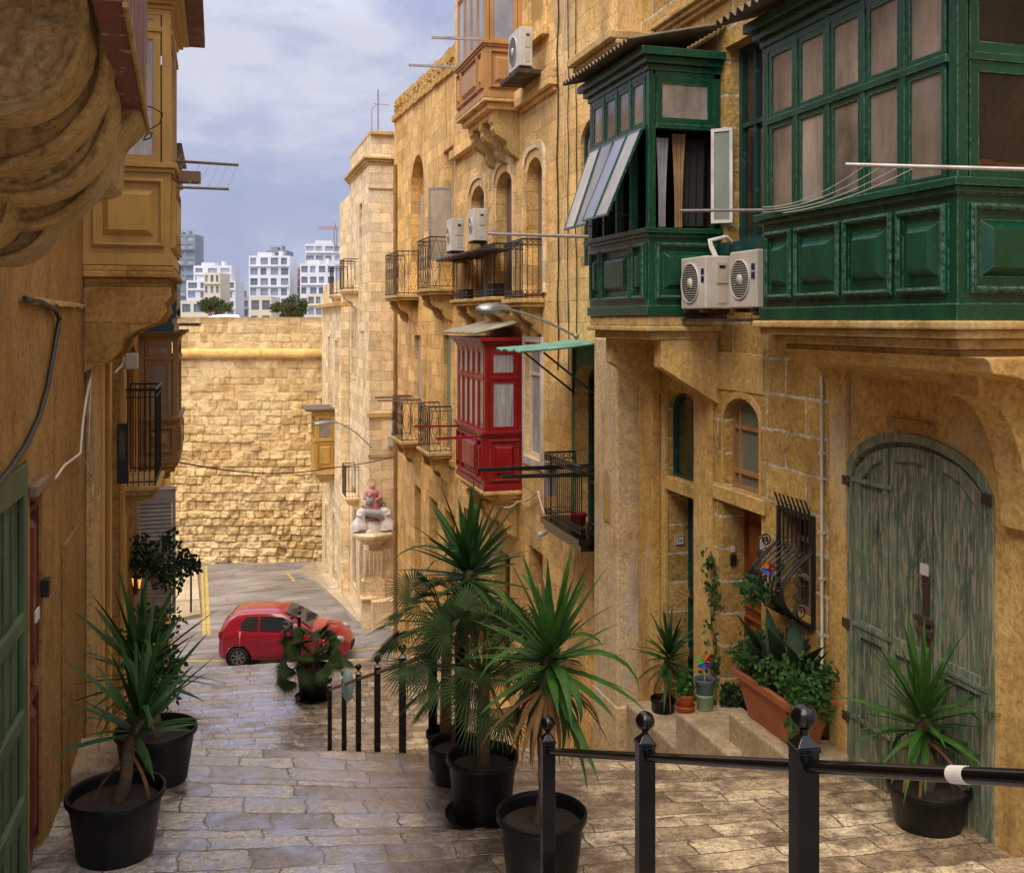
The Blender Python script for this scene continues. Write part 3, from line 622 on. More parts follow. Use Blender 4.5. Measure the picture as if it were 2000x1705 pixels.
def iron_balcony(par, sgn, X, dep, Yn, Yf, z, h, slab=None, iron=None, kind=0, bh=0.45, nb=2, slabh=0.12, bstyle=0, gap=0.075, round_=False):
    iron = iron or M_IRON; Xb = X-sgn*dep
    mb = MB(); xa, xb = min(X, Xb), max(X, Xb)
    for hh, pr, zt_ in ((slabh*0.5, 0.05, z), (slabh*0.5, 0.01, z-slabh*0.5-0.001)):
        mb.bx((xa-(pr if sgn > 0 else 0), Yn-pr, zt_-hh), (xb+(pr if sgn < 0 else 0), Yf+pr, zt_))
    body = mb.build('balcony', slab or S_TRIM, par, 0.01)
    for i in range(nb):
        y = Yn+(Yf-Yn)*(0.12 if nb > 1 and i == 0 else 0.76 if nb > 1 else 0.4)-0.0
        bracket(body, y, 0.12, X, sgn, z-slabh-0.003, dep*0.92, bh, slab or S_TRIM, style=bstyle)
    mb = MB(); path = [(X-sgn*0.01, Yn), (Xb, Yn), (Xb, Yf), (X-sgn*0.01, Yf)]
    for zz_, r in ((z+h, 0.014), (z+0.05, 0.009), (z+h-0.09, 0.007)):
        for a, c in zip(path[:-1], path[1:]): mb.tube([(a[0], a[1], zz_), (c[0], c[1], zz_)], r, 6)
    for a, c in zip(path[:-1], path[1:]):
        L = math.hypot(c[0]-a[0], c[1]-a[1]); k = max(2, int(L/gap))
        for i in range(k+1):
            t = i/k; x, y = a[0]+(c[0]-a[0])*t, a[1]+(c[1]-a[1])*t
            if kind == 1 and i % 2 == 1 and i < k:      # bowed pairs with a ring between them
                dx, dy = (c[0]-a[0])/L, (c[1]-a[1])/L
                for s_ in (-1, 1):
                    mb.tube([(x+dx*s_*gap*0.9*math.sin(math.pi*q/6), y+dy*s_*gap*0.9*math.sin(math.pi*q/6), z+0.05+(h-0.06)*q/6) for q in range(7)], 0.0055, 4)
                mb.tube([(x+dx*gap*0.55*math.cos(q*math.pi/5), y+dy*gap*0.55*math.cos(q*math.pi/5), z+h*0.52+h*0.13*math.sin(q*math.pi/5)) for q in range(11)], 0.005, 4)
            else: mb.tube([(x, y, z), (x, y, z+h)], 0.0075 if i in (0, k) else 0.0055, 5)
            if kind == 2 and i < k:
                dx, dy = (c[0]-a[0])/L*gap/2, (c[1]-a[1])/L*gap/2
                for zc in (z+0.10, z+h-0.05): mb.tube([(x+dx+dx*0.8*math.cos(q*math.pi/3), y+dy+dy*0.8*math.cos(q*math.pi/3), zc+0.03*math.sin(q*math.pi/3)) for q in range(7)], 0.006, 4)
    mb.build('railing', iron, body)
    return body

# ------------------------------------------------------------------ right hand side: house with the worn green door
XR = 4.65
FR_ = RW(XR)
yb1 = YX(1628, XR); y0 = 2.6
h1 = thing('plastered_house', 'ochre plastered house with a peeling green double door and large green timber balcony', 'house', (XR, y0, -3.3))
d0, d1 = YX(1937, XR), YX(1662, XR); dz0 = -3.62; dz1 = ZX(1790, 862, XR)
dpoly = arch(d0, d1, dz0, dz1, 0.36, 16)
mb = MB(); mb.plate(FR_, rect(y0, yb1, -4.2, 5.5), [dpoly], 0, -0.3); mb.fb(FR_, y0, yb1, -4.2, 5.5, -5, -0.31)
mb.fb(FR_, d1+0.02, yb1, -3.9, 0.0, 0.003, 0.035)                              # raised plaster strip
mb.fb(FR_, y0, d0-0.35, -3.9, -0.35, 0.003, 0.03)
mb.build('wall', S_PLAST, h1)
trim(h1, FR_, [(p[0]+(0.03 if p[0] > (d0+d1)/2 else -0.03), p[1]+(0.045 if p[1] > dz0+1 else 0)) for p in dpoly], inset(dpoly, 0.014), M_PEEL, 0.02, 'door_surround', -0.12)
# door leaves
dw = MB(); dn = -0.03
dw.plate(FR_, dpoly, [], dn-0.05, dn)
dobj = dw.build('door', M_PEEL, h1)
def topz(u, off=0.05):
    c = (d0+d1)/2; r = (d1-d0)/2; return dz1-0.36+0.36*math.sqrt(max(0, 1-((u-c)/r)**2))-off
W3 = (d1-d0)/4; edges = [d0+0.03, d0+0.03+W3*1.42, d0+0.03+W3*2.7, d1-0.03]
mb = MB()
for a, c in zip(edges[:-1], edges[1:]):
    a += 0.012; c -= 0.012
    zt_ = [topz(a), topz((a+c)/2), topz(c)]
    outer = [(a, dz0+0.03), (c, dz0+0.03), (c, zt_[2]), ((a+c)/2, zt_[1]), (a, zt_[0])]; zr = -2.32
    h_top = [(a+0.06, zr+0.06), (c-0.06, zr+0.06), (c-0.06, zt_[2]-0.1), ((a+c)/2, zt_[1]-0.1), (a+0.06, zt_[0]-0.1)]
    mb.plate(FR_, outer, [rect(a+0.06, c-0.06, dz0+0.32, zr-0.06), h_top], dn+0.002, dn+0.028)
    k = 3
    for i in range(1, k): u = a+0.06+(c-a-0.12)*i/k; mb.fb(FR_, u-0.006, u+0.006, zr+0.06, topz(u)-0.1, dn+0.001, dn+0.012); mb.fb(FR_, u-0.006, u+0.006, dz0+0.17, zr-0.06, dn+0.001, dn+0.012)
mb.build('leaf_panelling', M_PEEL, dobj, 0.004)
um = edges[1]
def one(par, nm, mat, *args, bev=0.003):
    mb = MB(); mb.fb(*args); return mb.build(nm, mat, par, bev)
for v0_, v1_, ua, uc in ((-2.06, -2.02, -0.02, 0.17), (-2.15, -2.10, -0.01, 0.14)): one(dobj, 'bolt', M_RUSTY, FR_, um+ua, um+uc, v0_, v1_, dn+0.03, dn+0.055)
one(dobj, 'lock_plate', M_RUSTY, FR_, um+0.02, um+0.1, -2.22, -1.72, dn+0.0285, dn+0.032); one(dobj, 'paper_remnant', M_WHITE, FR_, um+0.03, um+0.12, -1.74, -1.66, dn+0.033, dn+0.035)
for v in (-1.25, -2.34, -3.05): one(dobj, 'hinge', M_RUSTY, FR_, d1-0.02, d1+0.06, v, v+0.07, 0.022, 0.04); one(dobj, 'hinge_strap', M_PEEL, FR_, d1-0.5, d1-0.02, v+0.03, v+0.065, dn+0.03, dn+0.038)
one(dobj, 'hinge', M_RUSTY, FR_, d0-0.03, d0+0.06, -1.15, -1.08, 0.022, 0.035); one(dobj, 'hinge_strap', M_PEEL, FR_, d0+0.03, d0+0.5, -2.34, -2.31, dn+0.03, dn+0.036)

mb = MB()
for q in range(14): mb.fb(FR_, d0+0.72+rnd.uniform(-0.22, 0.2), d0+0.78+rnd.uniform(-0.2, 0.24), dz1+0.06+rnd.uniform(0, 0.02), dz1+0.10+rnd.uniform(0, 0.05), -0.01, rnd.uniform(0.012, 0.03))
mb.build('broken_moulding', S_CARVE, h1, 0.004)
# big green balcony
XB = 3.9
bY0 = 2.95
gb, zz_ = oriel(h1, 1, XR, XB, YX(1870, XB), YX(1490, XB), 0.005, 0.78, 1.46, 2.02, M_GREEN, P_TAN, nf=5, panels=(0.85, 0.98, 1.05, 0.72), slab=S_TRIM, slabsteps=((0.05, 0.06), (0.05, 0.02), (0.06, -0.05), (0.05, -0.12)), sidepane=P_CLEAR, corn=0.2)
gyn, gyf = YX(1870, XB), YX(1490, XB)
corrugated(gb, XR-0.02, 2.55, XB-0.28, 2.24, gyn-0.3, gyf+0.22, M_CORR, 0.105, 0.024)
mb = MB(); mb.bx((XB+0.05, gyn, 2.0), (XR-0.002, gyf, 2.17)); mb.build('ceiling', M_GREEN, gb)
mb = MB(); mb.tube([(XR-0.1, gyn+0.2, 0.86), (XB+0.14, gyn+0.16, 0.86)], 0.055, 8)
for q in range(3): mb.ball((XB+0.18+q*0.13, gyn+0.17, 0.90-0.012*q), 0.07, 10, 1.3, 0.8, 0.55)
tag(mb.build('folded_cloth', plain('orange_cloth', (0.55, 0.13, 0.02), 0.8), None), 'orange cloth folded inside the near end pane of the big green balcony', 'cloth')
# masonry under the balcony: moulded soffit and big curved console
mb = MB(); fr = Fr((XR, 0, 0), (-1, 0, 0), (0, 0, 1), (0, 1, 0))
prof = [(0, -0.2), (0.66, -0.2), (0.62, -0.235), (0.60, -0.29), (0.45, -0.31), (0.36, -0.34), (0.16, -0.36), (0.10, -0.40), (0, -0.42)]
mb.plate(fr, prof, [], gyn-0.1, gyf-0.12); mb.build('soffit', S_PLAST, h1, 0.01)
bracket(h1, YX(1990, XR)-0.15, 0.24, XR, 1, -0.30, 0.42, 0.95, S_PLAST, 'console', 2)
bracket(h1, YX(1655, XR)+0.05, 0.2, XR, 1, -0.30, 0.16, 0.3, S_PLAST, 'console', 2)

# ------------------------------------------------------------------ right hand side: rusticated house, numbers 56 and 57
yb2 = YX(1160, 4.33)
h2 = thing('limestone_house', 'rusticated limestone house with two recessed doorways numbered 56 and 57', 'house', (XR, yb1, -3.6))
holes = []
w57 = arch(YX(1484, XR), YX(1414, XR), ZX(1450, 962, XR), ZX(1450, 783, XR)+0.02, 0.22, 12)
w56 = arch(YX(1362, XR), YX(1306, XR), ZX(1335, 938, XR), ZX(1335, 768, XR), 0.2, 12)
o57 = rect(YX(1487, XR), YX(1411, XR), -4.0, ZX(1450, 992, XR)); o56 = rect(YX(1362, XR), YX(1306, XR), -4.4, ZX(1335, 965, XR))
grl = rect(YX(1588, XR), YX(1530, XR), ZX(1560, 1205, XR), ZX(1560, 1010, XR))
frd = rect(YX(1490, XR), YX(1416, XR), 0.74, 2.6)
far = None
ye = YX(1252, XR)
mb = MB(); mb.plate(FR_, rect(yb1+0.001, ye, -4.9, 5.6), [w57, w56, o57, o56, grl, frd], 0, -0.34); mb.fb(FR_, yb1, ye, -5, 5.6, -5, -0.35); mb.build('wall', S_RUST, h2)
mb = MB(); 
mb.fb(FR_, YX(1400, XR), ye, -4.5, 0.0, 0.002, 0.03) if 0 else None
o56b = rect(o56[0][0]-0.0, o56[1][0]+0.0, -4.6, o56[2][1])
mb.plate(FR_, rect(YX(1372, XR), ye-0.02, -4.6, -0.45), [w56, o56b[:1]+o56b[1:]] if 0 else [w56], 0.003, 0.02) if 0 else None
u_a, u_b = YX(1395, XR), ye-0.01
mb.fb(FR_, u_a, o56[0][0], -4.6, -0.25, 0.003, 0.045); mb.fb(FR_, o56[1][0], o56[1][0]+0.10, -4.8, -0.25, 0.003, 0.045)
mb.fb(FR_, YX(1290, XR), YX(1262, XR), -4.9, -0.25, 0.003, 0.09)
mb.fb(FR_, o56[0][0]+0.001, o56[1][0]-0.001, o56[2][1]+0.001, w56[0][1]-0.001, 0.003, 0.045)
mb.fb(FR_, o56[0][0]+0.001, o56[1][0]-0.001, w56[14//2][1]+0.01 if 0 else max(p[1] for p in w56)+0.01, -0.25, 0.003, 0.045)
mb.fb(FR_, YX(1392, XR), YX(1372, XR), -0.55, -0.02, 0.046, 0.075)
mb.build('plaster_facing', S_PLAST, h2, 0.006)
trim(h2, FR_, [(p[0]+(0.035 if p[0] > (w57[0][0]+w57[1][0])/2 else -0.035), p[1]+(0.06 if p[1] > w57[0][1]+0.2 else -0.02)) for p in w57], w57, S_PLAST, 0.012, 'window_surround')
mb = MB(); mb.fb(FR_, YX(1492, XR), YX(1400, XR), max(p[1] for p in w57)+0.06, -0.30, 0.002, 0.014); mb.build('plaster_patch', S_PLAST, h2, 0.01); mb = MB()
mb.fb(FR_, YX(1497, XR), YX(1396, XR), o57[2][1]+0.002, w57[0][1]-0.002, 0.002, 0.03); mb.build('plaster_patch', S_PLAST, h2, 0.01)
a, c = w57[0][0], w57[1][0]; v0 = w57[0][1]
frame_fill(h2, FR_, w57, 0.14, M_PINE, P_FROST, 'window', vb=(a+(c-a)*0.22, a+(c-a)*0.8), hb=(v0+0.16, v0+0.58), fwid=0.035)
frame_fill(h2, FR_, w56, 0.10, M_TEAL, P_GREEN, 'window', vb=((w56[0][0]+w56[1][0])/2-0.1,), fwid=0.03)
frame_fill(h2, FR_, frd, 0.2, M_TEAL, P_DARK, 'window', vb=(frd[0][0]+0.2, frd[0][0]+0.42), hb=(1.85,), fwid=0.06)
mb = MB(); mb.fb(FR_, frd[0][0]-0.04, frd[1][0]+0.03, 0.62, 0.74, -0.3, 0.04); mb.build('window_sill', M_TEAL, h2, 0.005)
# doors
def leaf(par, fr, u0, u1, v0, v1, dep, mat, rows, name='door', k=1):
    mb = MB(); mb.fb(fr, u0, u1, v0, v1, -dep-0.04, -dep); L = (u1-u0)/k
    for j in range(k):
        for (a, c) in rows: raised_panel(mb, fr, u0+L*j+0.05, u0+L*(j+1)-0.05, v0+(v1-v0)*a, v0+(v1-v0)*c, -dep, 0.02)
    return mb.build(name, mat, par, 0.003)
l57 = leaf(h2, FR_, o57[0][0], o57[1][0], -3.9, o57[2][1], 0.24, M_MAHOG, [(0.04, 0.2), (0.22, 0.34), (0.37, 0.5), (0.54, 0.96)], k=1)
mb = MB(); mb.ball(FR_.p(o57[0][0]+0.16, -2.95, -0.20), 0.022, 10); mb.tube([FR_.p(o57[0][0]+0.16, -2.95, -0.24), FR_.p(o57[0][0]+0.16, -2.95, -0.2)], 0.01, 6); mb.build('knob', plain('brass', (0.6, 0.4, 0.12), 0.3, 0.9), l57)
l56 = leaf(h2, FR_, o56[0][0], o56[1][0], -4.35, o56[2][1], 0.24, M_TEAL, [(0.03, 0.3), (0.33, 0.55), (0.58, 0.97)], k=2)
mb = MB(); mb.fb(FR_, o56[0][0]+0.2, o56[0][0]+0.23, -3.25, -3.1, -0.24, -0.2); mb.build('handle', M_GALV, l56)
frame_fill(h2, FR_, grl, 0.16, M_WOOD, P_DARK, 'window', vb=((grl[0][0]+grl[1][0])/2,), hb=(grl[0][1]+0.3, grl[0][1]+0.62), fwid=0.05)
# bulging window grille
mb = MB(); ga, gc = grl[0][0]-0.03, grl[1][0]+0.05; gb0, gb1 = grl[0][1]-0.03, grl[2][1]+0.05
for u in (ga, gc): mb.fb(FR_, u-0.014, u+0.014, gb0, gb1, 0.004, 0.03)
for v in (gb0, gb1-0.02): mb.fb(FR_, ga, gc, v, v+0.022, 0.006, 0.036)
def bul(t): return 0.03+(0.27*math.sin(math.pi*min(1, t/0.66))**0.9 if t < 0.66 else 0)
for i in range(8):
    u = ga+(gc-ga)*(i+0.5)/8; pts = [FR_.p(u, gb0+(gb1-gb0)*q/18, bul(q/18)) for q in range(19)]; pts.append(FR_.p(u, gb1+0.12, 0.07)); mb.tube(pts, 0.009, 6)
    mb.tube([FR_.p(u, gb1+0.02, 0.03), FR_.p(u, gb1+0.14, 0.09)], [0.010, 0.001], 5)
def scroll(mb, fr, u, v, n, r, k=1, axis=0):
    pts = []
    for q in range(22):
        t = q/21; an = t*2*math.pi*1.6; rr_ = r*(1-t*0.8); du, dv = rr_*math.cos(an)*k, rr_*math.sin(an)
        pts.append(fr.p(u+du, v+dv, n) if axis == 0 else fr.p(u, v+dv, n+du))
    mb.tube(pts, 0.006, 5)
for q in range(5):
    scroll(mb, FR_, ga+0.1, gb0+0.12+q*0.13, 0.30-abs(q-2)*0.05, 0.055, 1 if q % 2 else -1); scroll(mb, FR_, gc-0.1, gb0+0.12+q*0.13, 0.30-abs(q-2)*0.05, 0.055, -1 if q % 2 else 1)
    for u in (ga, gc): scroll(mb, FR_, u, gb0+0.14+q*0.12, 0.14, 0.06, 1, 1)
for u in (ga, gc):
    mb.tube([FR_.p(u, gb0+(gb1-gb0)*q/18, bul(q/18)) for q in range(14)], 0.011, 6)
mb.build('window_grille', M_IRON, h2)
# house numbers
def letters(txt, size, fr, u, v, n, mat, par, name='lettering', flip=False):
    cu = bpy.data.curves.new('t', 'FONT'); cu.body = txt; cu.size = size; cu.extrude = 0.001; cu.align_x = 'CENTER'; cu.align_y = 'CENTER'; cu.resolution_u = 3
    to = bpy.data.objects.new('t', cu); COL.objects.link(to); bpy.context.view_layer.update()
    me = bpy.data.meshes.new_from_object(to.evaluated_get(bpy.context.evaluated_depsgraph_get())); bpy.data.objects.remove(to)
    sU = -1 if flip else 1
    for q in me.vertices:
        p = fr.p(u+q.co.x*sU, v+q.co.y, n+q.co.z); q.co = p
    me.materials.clear(); me.materials.append(mat); me.name = name
    o = bpy.data.objects.new(name, me); COL.objects.link(o); o.parent = par; o.matrix_parent_inverse = WM(par).inverted(); return o
M_INK = plain('dark_enamel', (0.02, 0.02, 0.03), 0.4)
def number_tile(txt, fr, u, v, n, s, label):
    mb = MB(); mb.fb(fr, u-s, u+s, v-s, v+s, n, n+0.012); t = mb.build('number_tile', M_WHITE, None, 0.002)
    mb = MB()
    for r_ in range(-4, 5):
        for e_ in (-0.86, 0.86): mb.fb(fr, u+s*r_*0.2-0.005, u+s*r_*0.2+0.005, v+s*e_-0.005, v+s*e_+0.005, n+0.012, n+0.0135); 
        for e_ in (-0.86, 0.86): mb.fb(fr, u+s*e_-0.005, u+s*e_+0.005, v+s*r_*0.2*0.9-0.004, v+s*r_*0.2*0.9+0.004, n+0.0122, n+0.0137)
    mb.build('border', M_INK, t); letters(txt, s*1.25, fr, u, v, n+0.0125, M_INK, t, 'numerals'); tag(t, label, 'house number')
jf = CW(o56[1][0]-0.001)      # far jamb of number 56 faces the viewer
number_tile('56', jf, XY(1327, o56[1][0]), ZY(1327, 1055, o56[1][0]), 0.0, 0.054, 'white enamel tile reading 56 on the jamb of the left doorway')
number_tile('57', Fr((XR, 0, 0), (0, -1, 0), (0, 0, 1), (-1, 0, 0)), -YX(1490, XR)+0.02, -1.98, 0.002, 0.06, 'white enamel tile reading 57 beside the wooden door')
# mid green balcony
myn, myf = YX(1267, XB), YX(1152, XB)
mgb, mz = oriel(h2, 1, XR, XB, myn, myf, 0.055, 0.87, 1.84, 2.36, M_GREEN, P_TAN, nf=4, panels=(0.62, 1.5, 0.62), slab=S_TRIM, slabsteps=((0.10, 0.0), (0.05, 0.03), (0.08, -0.04)), open_side=True, sidepane=P_DARK, corn=0.2, skipfront=(0, 1, 2, 3), tpane=P_TAN)
corrugated(mgb, XR-0.02, 2.82, XB-0.25, 2.60, myn-0.12, myf+0.2, M_CORR, 0.095, 0.022)
mb = MB(); mb.bx((XB+0.05, myn, 2.32), (XR-0.002, myf, 2.5)); mb.build('ceiling', M_GREEN, mgb)
# top hung sashes swung out
Lm = (myf-myn-0.14)/4
for i in range(4):
    a = myn+0.07+Lm*i+0.02; c = a+Lm-0.04; tilt = math.radians(23 if i < 2 else 19)
    ff = Fr((XB-0.02, 0, 1.82), (0, 1, 0), (-math.sin(tilt), 0, -math.cos(tilt)), (-math.cos(tilt), 0, math.sin(tilt)))
    frame_fill(mgb, ff, rect(a, c, 0.0, 0.90), 0.0, M_GREEN, P_PALE if i != 1 else P_SKY, 'sash', fwid=0.018, ft=0.022)
mb = MB()
for i in range(4): y = myn+0.07+Lm*i+Lm/2; mb.tube([(XB+0.03, y, 0.98), (XB-0.3, y, 1.06)], 0.006, 5)
mb.build('stay', M_IRON, mgb)
def curtain(par, p0, p1, z0, z1, mat, amp=0.03, k=5, name='curtain', gather=0.0):
    p0, p1 = Vector(p0), Vector(p1); nn = Vector((-(p1-p0).y, (p1-p0).x, 0)).normalized(); vs = []; fs = []; N = k*8; R_ = 8
    for r_ in range(R_+1):
        t = r_/R_
        for q in range(N+1):
            s_ = q/N; s2 = 0.5+(s_-0.5)*(1-gather*math.sin(t*math.pi/2)); vs.append(p0.lerp(p1, s2)+nn*amp*math.sin(q/8*2*math.pi+t*1.3)*(0.5+t*0.7)+Vector((0, 0, z1+(z0-z1)*t)))
    for r_ in range(R_):
        for q in range(N): i = r_*(N+1)+q; fs.append((i, i+1, i+N+2, i+N+1))
    mb = MB(); mb.add(vs, fs, True); return mb.build(name, mat, par, fixn=False)
M_CURT = plain('grey_curtain', (0.30, 0.29, 0.28), 0.9, 0, 0.4); M_CURTB = plain('tan_curtain', (0.34, 0.20, 0.09), 0.9, 0, 0.4); M_CURTK = plain('dark_garment', (0.02, 0.016, 0.014), 0.9)
curtain(mgb, (XB+0.12, myn+0.1, 0), (XB+0.26, myn+0.12, 0), 0.9, 1.75, M_CURT, 0.012, 3, gather=0.5)
curtain(mgb, (XB+0.30, myn+0.14, 0), (XB+0.44, myn+0.12, 0), 0.9, 1.8, M_CURTB, 0.016, 3, gather=0.5)
curtain(mgb, (XB+0.44, myn+0.2, 0), (XB+0.66, myn+0.16, 0), 0.92, 1.76, M_CURTK, 0.014, 3)
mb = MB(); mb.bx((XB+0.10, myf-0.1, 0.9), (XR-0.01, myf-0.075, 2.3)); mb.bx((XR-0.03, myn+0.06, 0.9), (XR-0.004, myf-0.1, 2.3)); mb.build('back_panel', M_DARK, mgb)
# white casement swung open at its near side
cf_ = Fr((XR-0.10, myn-0.01, 0), (0.72, -0.69, 0), (0, 0, 1), (-0.69, -0.72, 0))
frame_fill(mgb, cf_, rect(0, 0.21, 0.93, 1.83), 0.0, M_WHITE, P_FROST, 'open_casement', fwid=0.03, ft=0.03)
# brackets under its slab
bracket(mgb, myn+0.05, 0.17, XR, 1, mz, 0.60, 0.62, S_PLAST, 'stone_bracket', 1)
bracket(mgb, myf-0.26, 0.17, XR, 1, mz, 0.60, 0.62, S_PLAST, 'stone_bracket', 1)
# pier
XP = 4.33; py0, py1 = YX(1205, XP), YX(1160, XP)
mb = MB(); mb.bx((XP, py0, -5.4), (XR+0.3, py1, mz-0.02))
mb.bx((XP-0.012, py0-0.03, -5.3), (XR+0.3, py1+0.02, -4.35)); mb.build('pier', S_PIER, h2, 0.02)
mb = MB(); mb.fb(RW(XP), py0+0.22, py0+0.42, -2.3, -1.75, 0.002, 0.02) 
mb = MB(); mb.plate(RW(XP), arch(py0+0.20, py0+0.40, -2.32, -1.72, 0.12, 8), [], 0.001, 0.012); mb.build('niche_panel', S_CARVE, h2, 0.004)
# rest of the facade up to the pier (behind it) and the upper cornice balcony
yb2 = py1
FRB = FR_
mb = MB(); mb.plate(FR_, rect(ye+0.001, yb2+0.05, -5.6, 5.6), [], 0, -0.34); mb.fb(FR_, ye, yb2+0.05, -5.6, 5.6, -5, -0.35); mb.build('wall', S_PLAST, h2)
mb = MB()
for hh, pr, z in ((0.1, 0.5, 3.12), (0.06, 0.42, 3.06), (0.07, 0.32, 2.99)): mb.fb(FR_, 10.55, 12.0, z, z+hh-0.001, -0.01, pr)
mb.build('upper_slab', S_TRIM, h2, 0.015)
bracket(h2, 10.75, 0.22, XR, 1, 2.98, 0.3, 0.5, S_TRIM, 'bracket', 0)
mb = MB(); moulding(mb, FR_, y0+0.5, 10.3, 3.05, ((0.05, 0.05), (0.05, 0.09), (0.05, 0.13))); mb.build('string_course', S_TRIM, h2, 0.01)
# ------------------------------------------------------------------ right hand side: ochre house with red and tan balconies
ym0, ym1 = yb2+0.05, YX(890, XR)+0.05
h3 = thing('balcony_house', 'tall honey limestone house carrying the red timber balcony with a tan one above', 'house', (XR, ym0, -5.8))
A3 = arch(YX(1061, XR), YX(1031, XR), 0.42, ZX(1047, 308, XR), 0.3, 12)
A2 = arch(YX(1002, XR), YX(971, XR), 0.42, ZX(988, 335, XR), 0.3, 12)
A1 = arch(YX(948, XR), YX(922, XR), 0.42, ZX(935, 364, XR), 0.3, 12)
WP = rect(YX(1058, XR), YX(1026, XR), ZX(1040, 895, XR), ZX(1040, 668, XR))          # tall pale shutter right of the red balcony
GD = arch(YX(1157, XR)-0.4, YX(1122, XR), ZX(1145, 1040, XR), ZX(1140, 712, XR), 0.25, 10)
lo = [rect(YX(1060, XR), YX(1033, XR), -4.9, ZX(1045, 1072, XR)), rect(YX(996, XR), YX(965, XR), -6.6, ZX(980, 1075, XR)), rect(YX(935, XR), YX(906, XR), -6.9, ZX(920, 1000, XR))]
far = arch(ym0+0.06, YX(1134, XR), ZX(1145, 520, XR), ZX(1145, 232, XR), 0.3, 10)
if GD[0][0] < ym0: GD = arch(ym0+0.02, YX(1122, XR), GD[0][1], ZX(1140, 712, XR), 0.25, 10)
mb = MB(); mb.plate(FR_, rect(ym0+0.001, ym1, -9.6, 9.5), [A1, A2, A3, WP, GD, far]+lo, 0, -0.4); mb.fb(FR_, ym0, ym1, -9.6, 9.5, -6, -0.41); mb.build('wall', S_MID, h3)
for A in (A1, A2, A3):
    def grow(A, d): return [(p[0]+(d if p[0] > (A[0][0]+A[1][0])/2 else -d), p[1]+(d*1.5 if p[1] > A[0][1]+0.5 else 0)) for p in A]
    trim(h3, FR_, grow(A, 0.10), A, S_MID, 0.02, 'window_surround'); trim(h3, FR_, grow(A, 0.16), grow(A, 0.09), S_TOWER, 0.05, 'hood_mould', 0.003)
    mb = MB(); pts = arch(A[0][0], A[1][0], A[0][1], A[2+6][1], 0.3, 12)
    mb.plate(FR_, A, [], -0.22, -0.17); o = mb.build('window', P_MAUVE, h3)
frame_fill(h3, FR_, far, 0.1, M_TEAL, P_TAN, 'window', hb=(far[0][1]+1.0,), vb=((far[0][0]+far[1][0])/2,), fwid=0.05)
frame_fill(h3, FR_, WP, 0.12, M_WHITE, P_CURT, 'window', hb=(WP[2][1]-0.5,), fwid=0.06)
trim(h3, FR_, rect(WP[0][0]-0.1, WP[1][0]+0.08, WP[0][1]-0.12, WP[2][1]+0.08), WP, M_WHITE, 0.03, 'window_surround')
frame_fill(h3, FR_, GD, 0.25, M_TEAL, P_GREEN, 'balcony_door', vb=((GD[0][0]+GD[1][0])/2,), hb=(GD[8][1]-0.45, GD[0][1]+0.6), fwid=0.05)
M_GWALL = paint('green_limewash', (0.06, 0.22, 0.06), 0.8, 0.5, (0.2, 0.3, 0.1), 0.5, thr=0.55)
trim(h3, FR_, rect(ym0+0.005, YX(1118, XR), GD[0][1]+0.02, ZX(1140, 668, XR)), GD, M_GWALL, 0.012, 'painted_surround')
mb = MB(); mb.fb(FR_, YX(1160, XR)+0.0, YX(1065, XR), ZX(1110, 720, XR), ZX(1110, 690, XR), 0.002, 0.05); mb.build('plaster_band', S_MID, h3) if 0 else None
for k, L in enumerate(lo): frame_fill(h3, FR_, L, 0.25, M_DKOCH, P_DARK, 'window' if k == 0 else 'door', vb=((L[0][0]+L[1][0])/2,), fwid=0.05)
X3 = 4.04; rn, rf_ = YX(947, X3), YX(893, X3)
P_RED = glassy('curtained_pane', (0.40, 0.38, 0.38), 0.15, 0.3, 0.7)
rb, rz_ = oriel(h3, 1, XR, X3, rn, rf_, -2.68, -1.74, -0.90, -0.42, M_RED, P_SKY, nf=5, panels=(0.4, 1.3, 0.4), slab=S_MID, slabsteps=((0.06, 0.03), (0.08, -0.06), (0.08, -0.16)), sidepane=P_RED, corn=0.16)
corrugated(rb, XR-0.02, -0.02, X3-0.2, -0.20, rn-0.12, rf_+0.35, M_CORRP, 0.11, 0.02)
bracket(rb, rn+0.25, 0.35, XR, 1, rz_, 0.5, 0.6, S_MID, 'stone_bracket', 0); bracket(rb, rf_-0.5, 0.3, XR, 1, rz_, 0.5, 0.6, S_MID, 'stone_bracket', 0)
tb, tz_ = oriel(h3, 1, XR, X3, rn, rf_, 3.52, 4.40, 5.55, 6.1, M_BROWN, P_SKY, nf=4, panels=(0.35, 1.2, 0.35), slab=S_MID, slabsteps=((0.06, 0.02), (0.10, -0.06), (0.1, -0.16)), corn=0.18)
for i in (0, 1, 2): bracket(tb, rn+0.15+i*0.65, 0.2, XR, 1, tz_, 0.46, 0.66, S_TRIM, 'stone_bracket', 0)
mb = MB(); mb.fb(FR_, YX(1090, XR), rn-0.02, ZX(1046, 196, XR), ZX(1046, 176, XR)+0.1, 0.002, 0.14); mb.fb(FR_, YX(1088, XR), rn-0.02, ZX(1046, 196, XR)-0.07, ZX(1046, 196, XR)-0.001, 0.002, 0.06); mb.build('string_course', S_MID, h3, 0.01)
mb = MB(); mb.fb(FR_, rf_+0.02, ym1-0.02, 3.25, 3.42, 0.002, 0.14); mb.build('string_course', S_MID, h3, 0.01)
